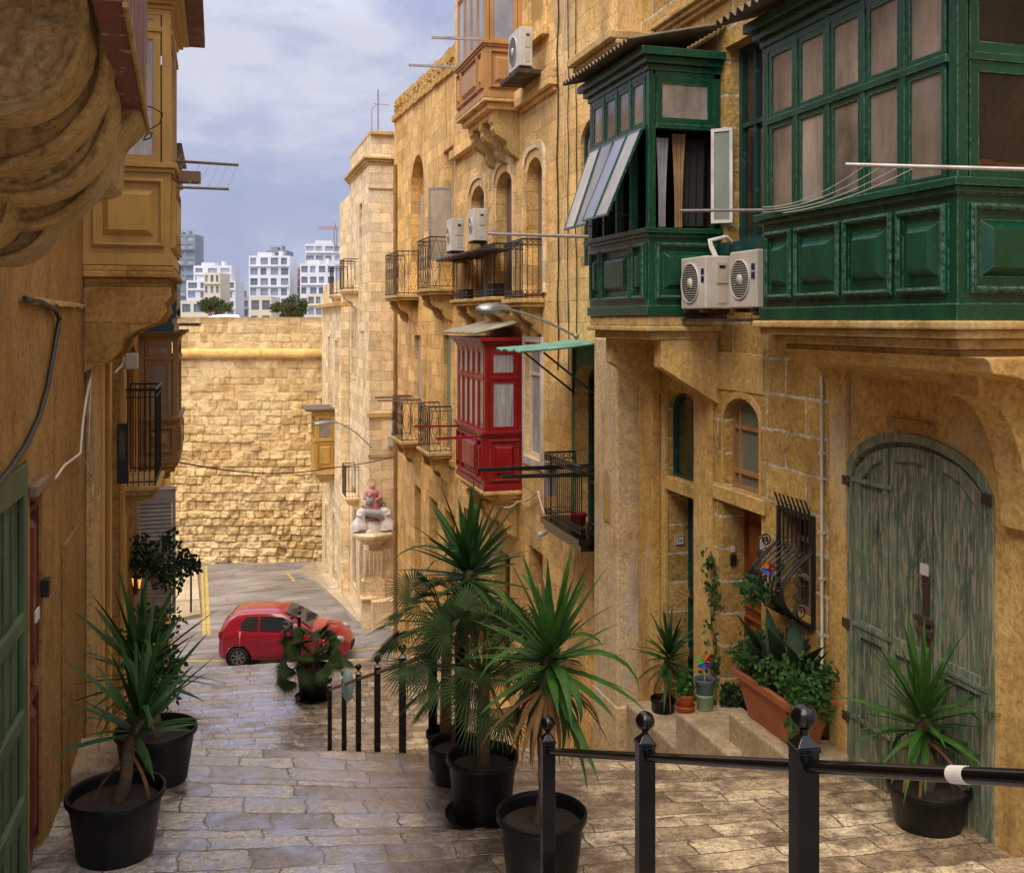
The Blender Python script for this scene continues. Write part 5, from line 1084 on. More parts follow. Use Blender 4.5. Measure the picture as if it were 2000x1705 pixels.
# ------------------------------------------------------------------ railings
def railing(name, label, pxs, kd, zbase, rail=True, w_=0.068, h=0.94, ext=None, group='black handrails down the steps', railr=0.019, skiprail=()):
    P = []
    for px, zb in zip(pxs, zbase):
        d = kd/(px-425.0); a, b_ = dr(px); x, y = a*d, b_*d; z = zb if zb is not None else G(x, y)
        P.append(Vector((x, y, z)))
    t = thing(name, label, 'railing', P[0], group)
    proto = MB(); hw = w_/2
    proto.bx((-hw, -hw, -0.25), (hw, hw, h-0.06))
    proto.bx((-hw-0.004, -hw-0.004, h-0.0595), (hw+0.004, hw+0.004, h-0.045))
    # pyramid cap
    k = len(proto.v); q = hw+0.002; proto.add([(-q, -q, h-0.0445), (q, -q, h-0.0445), (q, q, h-0.0445), (-q, q, h-0.0445), (0, 0, h-0.0)], [(0, 1, 4), (1, 2, 4), (2, 3, 4), (3, 0, 4), (0, 3, 2, 1)])
    proto.tube([(0, 0, h-0.03), (0, 0, h+0.01)], 0.014, 8); proto.ball((0, 0, h+0.037), 0.039, 20)
    first = None
    for p in P:
        if first is None: o = proto.build('post', M_BLACK, None, 0.003); first = o
        else: o = first.copy(); COL.objects.link(o)
        o.parent = t; o.matrix_parent_inverse = WM(t).inverted(); o.location = p; o.rotation_euler = (0, 0, rnd.uniform(-0.03, 0.03)-0.1)
    mb = MB(); hh = h-0.11
    pts = [p+Vector((0, 0, hh)) for p in P]
    if ext: pts = [Vector(ext)]+pts
    for i, (a, c) in enumerate(zip(pts[:-1], pts[1:])):
        if i not in skiprail: mb.tube([a, c], railr, 14)
    mb.build('handrail', M_BLACK if rail else M_WOOD, t)
    return t, P
def dd(px, K=3477.0): return K/(px-425.0)
near_px = [1570, 1260, 1070]
zn = [-(1430-HY)/2000*dd(px)-0.93 for px in (1570, 1260, 1070)]
e_d = 2.05; a, b_ = dr(2120)
ex = Vector((1.60, 1.55, zn[0]+0.83+0.40)) 
r1, RP = railing('railing', 'nearest black handrail with ball topped posts crossing the right foreground', near_px, 3477.0, zn, ext=(1.62, 1.10, zn[0]+0.83+0.62), skiprail=())
r2, _ = railing('railing', 'middle handrail of black posts going down beyond the potted palms', [898, 845, 786, 737, 700, 672, 644], 3477.0, [-(1487-HY)/2000*dd(898), -(1475-HY)/2000*dd(845)]+[-(y-HY)/2000*dd(px)-0.96 for px, y in ((786, 1270), (737, 1290), (700, 1305), (672, 1318), (644, 1330))], rail=False, railr=0.02, skiprail=(0,))
pxf = [584.5, 569.5, 556.5, 546, 536, 526, 517]
r3, _ = railing('railing', 'farthest short black handrail in front of the red car', pxf, 20.9*(584.5-425), [-(1196+i*10.3-HY)/2000*(20.9*(584.5-425)/(p-425.0))-0.98 for i, p in enumerate(pxf)], rail=False, railr=0.018)
mb = MB(); q = RP[2]+Vector((0, 0, 0.85)); mb.add([(1.6, 1.9, -10), (1.6, 1.9, -10), (1.6, 1.9, -10)], []) if 0 else None
d_ = RP[0]+Vector((0.0, -0.42, 0.83+0.14)); 
tape0 = Vector((1.62, 1.10, zn[0]+0.83+0.62)); tape1 = RP[0]+Vector((0, 0, 0.83))
ta = tape0.lerp(tape1, 0.545); tb_ = tape0.lerp(tape1, 0.58); mb = MB(); mb.tube([ta, tb_], 0.0205, 14, cap=True); tag(mb.build('tape', M_WHITE), 'strip of white tape wrapped round the nearest handrail', 'tape')
# carrier bag tied on the middle handrail
bp = Vector((RP[0])); d = dd(674); a, b_ = dr(679); bp = Vector((a*d, b_*d-0.02, -(1335-HY)/2000*d))
mb = MB(); pr = [(0.01, 0.2), (0.05, 0.17), (0.07, 0.08), (0.09, -0.02), (0.075, -0.12), (0.06, -0.2), (0.01, -0.24)]; mb.lathe(pr, bp, 12, True, 1, 0.7)
mb.v = [(x+0.02*math.sin(z*40+y*30), y+0.02*math.cos(z*33), z) for x, y, z in mb.v]; tag(mb.build('plastic_bag', plain('pale_blue_plastic', (0.25, 0.38, 0.38), 0.35)), 'crumpled pale blue bag tied to the middle handrail', 'bag')

# ------------------------------------------------------------------ pots and plants
def pot(par, r, h, mat, name='pot', saucer=False, n=32, soil=True, taper=0.78, c=(0, 0, 0), rim=0.03):
    mb = MB(); b_ = r*taper
    mb.lathe([(0.001, 0.0), (b_, 0.0), (b_+0.004, 0.012), (b_+(r-b_)*0.86, h-rim*1.6), (r*1.0, h-rim*1.5), (r*1.045, h-rim*1.3), (r*1.045, h-0.004), (r*1.03, h), (r*0.985, h-0.002), (r*0.965, h-rim), (b_*0.97+(r-b_)*0.6, h*0.72)], c, n, True)
    if saucer: mb.lathe([(0.001, 0.001), (r*0.98, 0.001), (r*1.06, 0.05), (r*1.1, 0.056), (r*1.08, 0.045), (r*0.95, 0.012), (b_, 0.012)], c, n, True)
    o = mb.build(name, mat, par)
    if soil:
        mb = MB(); mb.lathe([(0.001, h*0.83), (r*0.5, h*0.82), (b_*0.97+(r-b_)*0.78, h*0.80)], c, 16, True); s_ = mb.build('soil', M_SOIL, o)
    return o
def blade(mb, base, az, el, L, w_, droop, n=7, fold=0.35, twist=0.0):
    d = Vector((math.cos(az)*math.cos(el), math.sin(az)*math.cos(el), math.sin(el))); side = Vector((-math.sin(az), math.cos(az), 0)); p = Vector(base); vs = []; fs = []; seg = L/n
    for i in range(n+1):
        t = i/n; ww = w_*(0.55+0.9*t if t < 0.35 else 0.865*(1-((t-0.35)/0.65)**1.7)+0.01)*0.5
        nrm = side.cross(d).normalized(); s2 = (side*math.cos(twist*t)+nrm*math.sin(twist*t))
        vs += [p+s2*ww+nrm*ww*fold, p-nrm*0.0, p-s2*ww+nrm*ww*fold]
        e2 = math.asin(max(-1, min(1, d.z)))-droop*(0.4+1.2*t)/n; h_ = math.cos(e2)
        hz = Vector((d.x, d.y, 0)); hz = hz.normalized() if hz.length > 1e-5 else Vector((math.cos(az), math.sin(az), 0))
        d = (hz*h_+Vector((0, 0, math.sin(e2)))).normalized(); p = p+d*seg
    for i in range(n): k = i*3; fs += [(k, k+1, k+4, k+3), (k+1, k+2, k+5, k+4)]
    mb.add(vs, fs, True)
def yucca(name, label, loc, pr, ph, tr_h, lean, nl, LL, mat=None, dead=12, tr=0.035, seed=1, saucer=False, low=-0.5, wl=0.055, group='potted yuccas', potmat=None, spread=1.0):
    R = random.Random(seed); t = thing(name, label, 'potted plant', loc, group); L0 = Vector(loc)
    def B(mb, nm, m_, p=t): mb.v = [tuple(Vector(v)+L0) for v in mb.v]; return mb.build(nm, m_, p, fixn=False)
    mb_ = None
    o = pot(t, pr, ph, potmat or M_POT, saucer=saucer, c=tuple(L0)) 
    top = Vector((lean[0], lean[1], ph*0.8+tr_h)); pts = [Vector((0, 0, ph*0.75)).lerp(top, q/6)+Vector((0.02*math.sin(q*1.1), 0.02*math.cos(q*1.4), 0)) for q in range(7)]
    mb = MB(); mb.tube(pts, [tr*(1.25-0.3*q/6)*(1+0.08*(q % 2)) for q in range(7)], 10); B(mb, 'trunk', M_BARK)
    mb = MB(); up = (top-pts[0]).normalized(); crown = min(0.24, LL*0.42)
    for i in range(nl):
        f = i/nl; el = math.radians(80-(80-math.degrees(low)*1.0)*(f**1.25))+R.uniform(-0.22, 0.22); az = i*2.39996+R.uniform(-0.5, 0.5)
        base = top+up*(crown*(0.25-0.75*f)*1.0)+Vector((R.uniform(-.01, .01), R.uniform(-.01, .01), 0))
        blade(mb, base, az, el, LL*R.uniform(0.62, 1.1)*(0.9 if f < 0.1 else 1), wl*R.uniform(0.8, 1.15), (0.15+0.75*f*R.uniform(0.3, 1.5))*spread if R.random() > 0.10 else R.uniform(1.4, 2.6), twist=R.uniform(-0.5, 0.5))
    B(mb, 'leaves', mat or L_YUC)
    if dead:
        mb = MB()
        for i in range(dead): blade(mb, top-up*(crown*0.5+R.uniform(0, 0.1)), R.uniform(0, 6.28), R.uniform(-0.9, -0.1), LL*R.uniform(0.6, 0.95), wl*0.6, R.uniform(0.6, 1.6), twist=R.uniform(-1, 1), fold=0.8)
        B(mb, 'dead_leaves', L_DEAD)
    return t
def fanleaf(mb, c, az, el, R_, n=26, spread=3.0, R=rnd, wf=0.019):
    d = Vector((math.cos(az)*math.cos(el), math.sin(az)*math.cos(el), math.sin(el))); side = Vector((-math.sin(az), math.cos(az), 0)); rl = Matrix.Rotation(R.uniform(-1.1, 1.1), 3, d); side = rl @ side; nr = side.cross(d).normalized()
    for i in range(n):
        a = (i/(n-1)-0.5)*spread*1.15; L = R_*(1-0.22*abs(a)/(spread/2))*R.uniform(0.9, 1.05)
        dl = d*math.cos(a)+side*math.sin(a)+nr*(0.12-0.16*abs(a)/spread); dl.normalize(); s = nr.cross(dl).normalized()
        w0 = R_*wf; q = c+dl*L*0.5; e = c+dl*L+Vector((0, 0, -0.07*R_-R.uniform(0, 0.05)*R_))
        mb.add([c, q+s*w0, q-nr*w0*0.5, q-s*w0, e], [(0, 1, 2), (0, 2, 3), (1, 4, 2), (2, 4, 3)], False)
def fanpalm(name, label, loc, pr, ph, trunk_h, nleaf, Rl, pet, seed=2, saucer=True, group='potted fan palms', stems=1, wf=0.022):
    R = random.Random(seed); t = thing(name, label, 'potted plant', loc, group); L0 = Vector(loc); pot(t, pr, ph, M_POT, saucer=saucer, c=tuple(L0))
    mb = MB(); mb.tube([L0+Vector((0, 0, ph*0.75)), L0+Vector((0.01, 0, ph*0.8+trunk_h))], [0.05, 0.04], 9); mb.build('trunk', M_BARK, t)
    top = L0+Vector((0, 0, ph*0.8+trunk_h)); mb = MB(); ms = MB()
    for i in range(nleaf):
        f = i/nleaf; az = i*2.4+R.uniform(-0.3, 0.3); el = math.radians(75-95*f)+R.uniform(-0.1, 0.1); pl = pet*R.uniform(0.75, 1.1)
        d = Vector((math.cos(az)*math.cos(el), math.sin(az)*math.cos(el), math.sin(el))); mid = top+d*pl*0.5+Vector((0, 0, 0.03)); end = top+d*pl-Vector((0, 0, 0.05*f))
        ms.tube([top, mid, end], [0.008, 0.006, 0.004], 5, cap=False); fanleaf(mb, end, az, el-0.5, Rl*R.uniform(0.8, 1.1), R=R, wf=wf)
    ms.build('petioles', L_FAN, t); mb.build('leaves', L_FAN, t, fixn=False); return t
def leafcloud(mb, c, rad, n, s, R, flat=1.0, squash=(1, 1, 1)):
    for i in range(n):
        while True:
            v = Vector((R.uniform(-1, 1), R.uniform(-1, 1), R.uniform(-1, 1)))
            if 0.25 < v.length < 1: break
        p = Vector(c)+Vector((v.x*rad*squash[0], v.y*rad*squash[1], v.z*rad*squash[2])); a = Vector((R.gauss(0, 1), R.gauss(0, 1), R.gauss(0, 0.7)+0.2)).normalized(); b_ = a.orthogonal().normalized(); q = Matrix.Rotation(R.uniform(0, 6.28), 3, a) @ b_; w_ = a.cross(q)*s*R.uniform(0.3, 0.45); q = q*s*R.uniform(0.8, 1.3)
        mb.add([p, p+q*0.5+w_, p+q, p+q*0.5-w_], [(0, 1, 2, 3)], False)
def gpd(px, py, z):    # ground hit of a sight line at height z
    d = -z*2000/(py-HY); a, b_ = dr(px); return Vector((a*d, b_*d, z))
def onG(px, py, z0=-3.4):
    z = z0
    for _ in range(12): p = gpd(px, py, z); z = 0.5*z+0.5*G(p.x, p.y)
    return Vector((p.x, p.y, G(p.x, p.y)-0.005))
# left side
pL1 = onG(226, 1665, -3.3)
yucca('potted_yucca', 'yucca in a wide black tub at the left front, its trunk leaning right', pL1, 0.285, 0.40, 0.50, (0.14, 0.02), 38, 0.60, L_YUC2, 3, 0.034, 11, wl=0.062, low=-0.05, spread=0.6)
pL2 = onG(304, 1522, -3.45)
yucca('potted_yucca', 'tall yucca in the second black tub on the left, behind the leaning one', pL2, 0.29, 0.40, 0.52, (-0.12, 0.10), 44, 0.72, L_YUC2, 4, 0.045, 12, wl=0.064, low=-0.05, spread=0.55)
t = thing('potted_shrub', 'bushy small leaved shrub behind the two left yuccas', 'potted plant', onG(285, 1475, -3.8)); L0 = t.location.copy(); pot(t, 0.2, 0.3, M_POT, c=tuple(L0)); mb = MB(); R_ = random.Random(5)
for q in range(9): leafcloud(mb, L0+Vector((R_.uniform(-.12, .22), R_.uniform(-.2, .2), 0.45+q*0.09)), 0.17, 130, 0.055, R_)
mb.build('leaves', L_DKB, t, fixn=False)
mb = MB(); q_ = onG(200, 1522, -3.45); mb.bx((XL+0.01, q_.y-0.1, q_.z-0.2), (XL+0.42, q_.y+0.55, q_.z+0.13)); tag(mb.build('doorstep', S_STEP, None, 0.02), 'pale stone doorstep behind the left tubs', 'step')
# middle cluster
def K2(px, d): a, b_ = dr(px); return Vector((a*d, b_*d, G(a*d, b_*d)-0.005))
pC1 = K2(1058, 6.0)
yucca('potted_yucca', 'green yucca with drooping brown leaves in the nearest black pot behind the handrail post', pC1, 0.255, 0.40, 0.98, (0.05, 0.0), 78, 0.64, L_YUC, 34, 0.04, 21, wl=0.066, low=-1.15, spread=0.9)
pC2 = K2(948, 6.95)
fanpalm('potted_fan_palm', 'fan palm spilling left from the black pot with a saucer in the middle cluster', pC2+Vector((-0.02, 0, 0.03)), 0.235, 0.44, 0.60, 46, 0.30, 0.44, 31)
pC3 = K2(893, 7.75)
yucca('potted_yucca', 'tallest yucca rising behind the fan palm, in the farthest pot of the middle cluster', pC3, 0.21, 0.34, 1.36, (0.10, 0.04), 66, 0.66, L_YUC2, 20, 0.045, 22, wl=0.07, low=-0.6, spread=0.75)
pC4 = K2(870, 8.15)
fanpalm('potted_fan_palm', 'spiky fan palm with reddish fronds leaning over the left of the middle cluster', pC4+Vector((0.0, 0.0, 0.0)), 0.15, 0.3, 0.85, 34, 0.29, 0.42, 33, saucer=False)
# lower landing
pB = gpd(612, 1366, -6.93)
fanpalm('potted_fan_palm', 'fan palm in a black pot standing on the lower landing before the red car', (pB.x, pB.y, -6.90), 0.31, 0.58, 0.20, 34, 0.34, 0.52, 35, wf=0.05)
# right side
pR = onG(1813, 1610, -3.3)
yucca('potted_yucca', 'yucca in a black tub beside the peeling green door', pR, 0.255, 0.28, 0.48, (-0.04, 0.0), 70, 0.64, L_YUC, 12, 0.036, 23, wl=0.050, low=-0.6, spread=0.8)
pS = Vector((XY(1295, 9.75), 9.75, 0)); pS.z = ZY(1295, 1424, 9.75)
yucca('potted_yucca', 'small dry yucca in a slim black pot below the number 56 doorway', pS, 0.125, 0.33, 0.50, (0.07, 0.0), 56, 0.50, L_YUC2, 12, 0.026, 24, wl=0.045, low=-0.45)
# stone platforms before the doors
mb = MB(); pa = gpd(1318, 1428, -4.02); mb.bx((4.02, 7.6, -4.3), (XR-0.002, YX(1318, 4.02), -3.55)); 
tag(mb.build('doorstep', S_STEP, None, 0.025), 'broad stone doorstep with flower pots below the wooden door', 'step')
mb = MB(); mb.bx((4.15, YX(1318, 4.02)+0.01, -4.9), (XR-0.002, YX(1222, 4.15), -4.03)); tag(mb.build('doorstep', S_STEP, None, 0.025), 'stone doorstep under the number 56 doorway', 'step')
def small_pot(px, py, z, r, h, mat, label, sau=False, nm='flower_pot', z0=None):
    p = gpd(px, py, z); t = thing(nm, label, 'flower pot', p); pot(t, r, h, mat, saucer=sau, c=tuple(p), rim=0.02); return t, p
t, p = small_pot(1338, 1387, -3.55, 0.085, 0.16, M_OPOT, 'small orange pot with a seedling on the broad doorstep', True)
mb = MB(); leafcloud(mb, p+Vector((0, 0, 0.22)), 0.11, 120, 0.06, random.Random(3)); mb.build('leaves', L_YUC, t, fixn=False)
t, p = small_pot(1376, 1385, -3.55, 0.085, 0.15, M_GPOT, 'pale green pot, lower of the stacked pair on the doorstep')
t2 = thing('flower_pot', 'blue grey pot stacked on the pale green one, holding a pinwheel', 'flower pot', p+Vector((0, 0, 0.135))); pot(t2, 0.09, 0.15, M_BPOT, c=tuple(p+Vector((0, 0, 0.135))), rim=0.025)
def pinwheel(c, s, label, mats, stick=0.25):
    t = thing('pinwheel', label, 'pinwheel', c); mb = MB(); mb.tube([c, c-Vector((0, 0, stick))], 0.004, 5); mb.build('stick', M_WHITE, t)
    for k, m_ in enumerate(mats):
        a = k*2*math.pi/len(mats); a2 = a+2*math.pi/len(mats)*0.85; mb = MB(); e0 = c+(RGT*math.cos(a)+UP*math.sin(a))*s; e1 = c+(RGT*math.cos(a2)+UP*math.sin(a2))*s*0.75-FWD*0.03
        mb.add([c, e0, e1-FWD*0.0, c-FWD*0.02], [(0, 1, 2), (0, 2, 3)]); mb.build('vane', m_, t, fixn=False)
PWM = [plain(n_, c_, 0.35) for n_, c_ in (('red_foil', (0.6, 0.03, 0.02)), ('orange_foil', (0.65, 0.25, 0.02)), ('green_foil', (0.04, 0.4, 0.08)), ('blue_foil', (0.02, 0.05, 0.35)), ('violet_foil', (0.12, 0.03, 0.25)))]
pinwheel(p+Vector((0.0, 0, 0.44)), 0.09, 'coloured toy pinwheel stuck in the blue grey pot', PWM, 0.2)
pinwheel(Vector((XR-0.3, YX(1500, XR-0.3), ZX(1506, 1112, XR-0.3))), 0.075, 'coloured toy pinwheel hooked on the window grille', [PWM[0], PWM[1], PWM[3], PWM[4]], 0.12)
# terracotta trough
ty0, ty1 = YX(1548, 4.22), YX(1440, 4.22); zt0 = -3.31
mb = MB(); mb.bx((4.16, ty0-0.12, -3.75), (XR-0.002, ty1+0.05, zt0-0.003)); tag(mb.build('stone_plinth', S_STEP, None, 0.02), 'low stone plinth against the wall under the terracotta trough', 'plinth')
tr_ = thing('planter_trough', 'long terracotta trough overflowing with succulents and broad dark leaves', 'planter', (4.38, (ty0+ty1)/2, zt0))
def trough(x0, x1, y0_, y1_, z0_, h, tp, mat, nm, par):
    mb = MB(); o_ = [(x0+tp, y0_+tp, z0_), (x1-tp, y0_+tp, z0_), (x1-tp, y1_-tp, z0_), (x0+tp, y1_-tp, z0_)]; u_ = [(x0, y0_, z0_+h), (x1, y0_, z0_+h), (x1, y1_, z0_+h), (x0, y1_, z0_+h)]; i_ = [(x0+.03, y0_+.03, z0_+h), (x1-.03, y0_+.03, z0_+h), (x1-.03, y1_-.03, z0_+h), (x0+.03, y1_-.03, z0_+h)]; b__ = [(x, y, z0_+h-0.09) for x, y, z in i_]
    mb.add(o_+u_+i_+b__, [(3, 2, 1, 0)]+[(k, (k+1) % 4, (k+1) % 4+4, k+4) for k in range(4)]+[(k+4, (k+1) % 4+4, (k+1) % 4+8, k+8) for k in range(4)]+[(k+8, (k+1) % 4+8, (k+1) % 4+12, k+12) for k in range(4)]+[(12, 13, 14, 15)])
    for a_, c_ in (((x0-.02, y0_-.02), (x1+.02, y0_)), ((x0-.02, y1_), (x1+.02, y1_+.02)), ((x0-.02, y0_+.001), (x0, y1_-.001)), ((x1, y0_+.001), (x1+.02, y1_-.001))): mb.bx((a_[0], a_[1], z0_+h-0.055), (c_[0], c_[1], z0_+h+0.004))
    return mb.build(nm, mat, par, 0.006)
pt_ = trough(4.2, 4.58, ty0, ty1, zt0, 0.38, 0.08, M_TERRA, 'trough', tr_)
mb = MB(); mb.bx((4.235, ty0+0.04, zt0+0.28), (4.545, ty1-0.04, zt0+0.33)); mb.build('soil', M_SOIL, pt_)
mb = MB(); R_ = random.Random(9)
for q in range(30): leafcloud(mb, Vector((R_.uniform(4.2, 4.56), R_.uniform(ty0-0.10, ty1+0.10), zt0+R_.uniform(0.42, 0.60))), 0.12, 110, 0.045, R_)
for q in range(6): leafcloud(mb, Vector((R_.uniform(4.2, 4.5), R_.uniform(ty0-0.14, ty0+0.12), zt0+R_.uniform(0.26, 0.5))), 0.11, 100, 0.045, R_)
mb.build('succulents', L_BUSH, tr_, fixn=False)
mb = MB()
for q in range(13): blade(mb, (4.4+R_.uniform(-.08, .08), ty1-0.35+R_.uniform(-.35, .2), zt0+0.42), R_.uniform(0, 6.28), R_.uniform(0.55, 1.35), R_.uniform(0.42, 0.66), 0.17, R_.uniform(0.2, 0.9), fold=0.25)
mb.build('broad_leaves', L_DKB, tr_, fixn=False)
t, p = small_pot(1604, 1450, -3.36, 0.10, 0.06, M_PINK, 'shallow pink dish on the ground by the terracotta trough')
# succulent pot and climber left of the trough
t = thing('potted_succulent', 'blue grey succulent in a low pot at the left end of the terracotta trough', 'potted plant', gpd(1432, 1405, -3.7)); L0 = t.location.copy(); pot(t, 0.08, 0.12, M_BPOT, c=tuple(L0), rim=0.02); mb = MB(); leafcloud(mb, L0+Vector((0, 0, 0.2)), 0.13, 200, 0.06, R_); mb.build('leaves', L_DKB, t, fixn=False)
t = thing('climbing_plant', 'thin climber growing up the limestone corner between the two doorways', 'climber', (XR, YX(1402, XR), -3.72)); mb = MB(); yv = YX(1402, XR)
pts = [Vector((XR-0.04-0.02*math.sin(q), yv+0.04*math.sin(q*1.9), -3.7+q*0.105)) for q in range(15)]; mb.tube(pts, 0.009, 5); mb.build('stem', M_BARK, t); mb = MB()
for q, p in enumerate(pts): leafcloud(mb, p+Vector((-0.02, R_.uniform(-.09, .09), 0)), R_.uniform(0.04, 0.12), R_.choice((4, 10, 26)), 0.06, R_)
mb.build('leaves', L_BUSH, t, fixn=False)
# plants inside the grille
t = thing('window_plant', 'trailing plants in a pot inside the bulging window grille', 'potted plant', (XR-0.2, YX(1550, XR), gb0+0.12)); L0 = t.location.copy(); pot(t, 0.075, 0.12, M_TERRA, c=tuple(L0), rim=0.02); mb = MB()
for q in range(6): leafcloud(mb, L0+Vector((-0.07, -0.1+q*0.09, R_.uniform(0, 0.2))), 0.08, 50, 0.045, R_)
mb.build('leaves', L_BUSH, t, fixn=False)
# hanging bush with lanterns on the left
yh = 14.1; c0 = Vector((XL+0.05, yh, ZY(265, 1085, yh)))
t = thing('wall_shrub', 'dark leaved shrub leaning out over the street from the left wall', 'shrub', c0); mb = MB(); e_ = Vector((XY(375, yh), yh, ZY(375, 1105, yh)))
mb.tube([c0-Vector((0, 0, 0.5)), c0, c0.lerp(e_, 0.5)+Vector((0, 0, .1)), e_], [0.03, 0.025, 0.015, 0.006], 6); mb.build('stem', M_BARK, t); mb = MB()
for q in range(11): f = q/10; leafcloud(mb, c0.lerp(e_, f)+Vector((0, R_.uniform(-.5, .3), R_.uniform(-.22, .28)*(1-f*0.4))), 0.22*(1-f*0.4), 75, 0.075, R_)
mb.build('leaves', L_DKB, t, fixn=False)
def lantern(px, py, label, lit):
    c = Vector((XY(px, 14.3), 14.3, ZY(px, py, 14.3))); t = thing('wall_lantern', label, 'lantern', c, 'lanterns under the hanging shrub'); mb = MB()
    mb.lathe([(0.001, 0.13), (0.05, 0.09), (0.075, 0.07), (0.07, 0.065)], c, 6, False); mb.lathe([(0.04, -0.08), (0.045, -0.10), (0.001, -0.12)], c, 6, False)
    for k in range(6): a = k*math.pi/3; mb.tube([c+Vector((0.068*math.cos(a), 0.068*math.sin(a), 0.068)), c+Vector((0.042*math.cos(a), 0.042*math.sin(a), -0.085))], 0.005, 4)
    mb.tube([c+Vector((0, 0, 0.12)), c+Vector((0, 0, 0.2)), Vector((XL, 14.3, c.z+0.22))], 0.009, 5); mb.build('cage', M_IRON, t); mb = MB(); mb.lathe([(0.001, 0.065), (0.062, 0.065), (0.038, -0.08), (0.001, -0.08)], c, 6, False)
    if lit:
        m, n, b = newmat('lit_lantern_glass'); setin(n, b, Base_Color=(0.8, 0.4, 0.1)); b.inputs['Emission Color'].default_value = (1, 0.42, 0.08, 1); b.inputs['Emission Strength'].default_value = 0.8; mb.build('glass', m, t)
    else: mb.build('glass', P_PALE, t)
lantern(267, 1137, 'lit lantern glowing orange on the left wall under the shrub', True); lantern(304, 1135, 'unlit lantern further along under the left shrub', False)
mb = MB(); q = gp(373, 1203); mb.tube([(q[0], q[1], RZ(q[1])), (q[0], q[1], RZ(q[1])+1.5)], 0.035, 8); mb.ball((q[0], q[1], RZ(q[1])+1.52), 0.05, 8); tag(mb.build('bollard', M_IRON), 'thin dark bollard at the kerb of the lower road on the left', 'bollard')

# ------------------------------------------------------------------ air conditioners
def ac(label, face, O, Wd, Hh, Dp, badge=False, group='outdoor air conditioning units', panel=True):
    """face: frame whose n points out of the fan side, O the lower near corner of that side"""
    t = thing('air_conditioner', label, 'air conditioner', face.p(Wd/2, 0, -Dp), group)
    mb = MB(); mb.fb(face, 0, Wd, 0, Hh, -Dp, 0); mb.build('casing', M_AC, t, 0.012)
    c = (Wd*0.60, Hh*0.5); r = min(Wd*0.36, Hh*0.44)
    mb = MB()
    mb.lathe([(r, 0.001), (r*1.02, 0.012), (r*0.97, 0.014), (r*0.95, 0.002)], face.p(c[0], c[1], 0), 28, True, ax=(face.U, face.V, face.N))
    for k in range(17): v = c[1]-r+r*2*(k+0.5)/17; hw = math.sqrt(max(0, r*r-(v-c[1])**2)); mb.fb(face, c[0]-hw, c[0]+hw, v-0.0028, v+0.0028, 0.004, 0.010)
    mb.lathe([(0.001, 0.018), (r*0.25, 0.016), (r*0.28, 0.004)], face.p(c[0], c[1], 0), 16, True, ax=(face.U, face.V, face.N)); mb.build('fan_grille', M_AC, t)
    mb = MB(); mb.lathe([(0.001, 0.0022), (r*0.96, 0.0022)], face.p(c[0], c[1], 0), 28, False, ax=(face.U, face.V, face.N)); mb.build('fan_recess', M_DARK, t)
    sf = Fr(face.O, -face.N, face.V, -face.U)       # the side towards the viewer (u = 0)
    mb = MB()
    if panel:
        mb.fb(sf, Dp*0.42, Dp*0.82, Hh*0.48, Hh*0.88, 0.001, 0.012); mb.fb(sf, Dp*0.45, Dp*0.8, Hh*0.1, Hh*0.4, 0.001, 0.006); mb.build('service_cover', M_CREAM, t, 0.004)
        mb = MB(); mb.fb(sf, Dp*0.5, Dp*0.74, Hh*0.76, Hh*0.82, 0.012, 0.014); mb.build('handle_recess', M_DARK, t)
    mb = MB()
    for u in (0.06, Wd-0.09): mb.fb(face, u, u+0.03, -0.035, -0.001, -Dp-0.02, 0.01)
    mb.fb(face, -0.02, Wd+0.02, -0.06, -0.036, -Dp-0.01, -Dp+0.03); mb.build('bracket', M_RUSTY, t)
    if badge:
        mb = MB(); mb.fb(face, 0.03, 0.085, Hh*0.5, Hh*0.76, 0.001, 0.004); bd_ = mb.build('badge', M_BLUEBADGE, t)
        ff = Fr(face.O+face.U*0.058+face.V*(Hh*0.63)+face.N*0.0045, -face.U, face.V, face.N); letters('Haier', 0.032, ff, 0, 0, 0, M_WHITE, bd_)
    return t
def acface(X, px0, px1, py1, yend=None): 
    yn, yf = YX(px1, X), YX(px0, X); return yn, yf
X_ = 4.2
yn = YX(1378, X_); z = ZX(1378, 603, X_); ac('beige air conditioning unit directly right of the nearer corner of the mid green balcony', RW(X_, yn, z), None, YX(1330, X_)-yn, 0.475, 0.26, True)
yn2 = YX(1478, X_); z2 = ZX(1478, 601, X_); ac('beige air conditioning unit tucked against the big green balcony, second of the close pair', RW(X_, yn2, z2), None, YX(1425, X_)-yn2, 0.475, 0.26, True)
mb = MB()
mb.bx((X_+0.02, yn2-0.05, z-0.09), (XR+0.0, yn2-0.02, z-0.062)); mb.bx((X_+0.02, YX(1330, X_)-0.05, z-0.09), (XR, YX(1330, X_)-0.02, z-0.062)); mb.bx((X_+0.03, yn2-0.1, z-0.115), (X_+0.07, YX(1330, X_)+0.05, z-0.091)); tag(mb.build('steel_bracket', M_RUSTY), 'rusty steel shelf carrying the two beige air conditioning units', 'bracket')
mb = MB(); c = Vector((4.4, yn+0.2, z+0.47)); 
for k in range(2): mb.tube([c+Vector((0.02*k, 0, 0)), c+Vector((0.02*k-0.04, 0.02, 0.10)), c+Vector((0.02*k-0.05, 0.03, 0.16)), c+Vector((0.02*k+0.12, 0.05, 0.2)), Vector((XR, yn+0.3, z+0.6))], 0.016, 7)
tag(mb.build('pipe', M_WHITE), 'white insulated pipe rising from the two beige air conditioning units', 'pipe')
X2 = 4.12
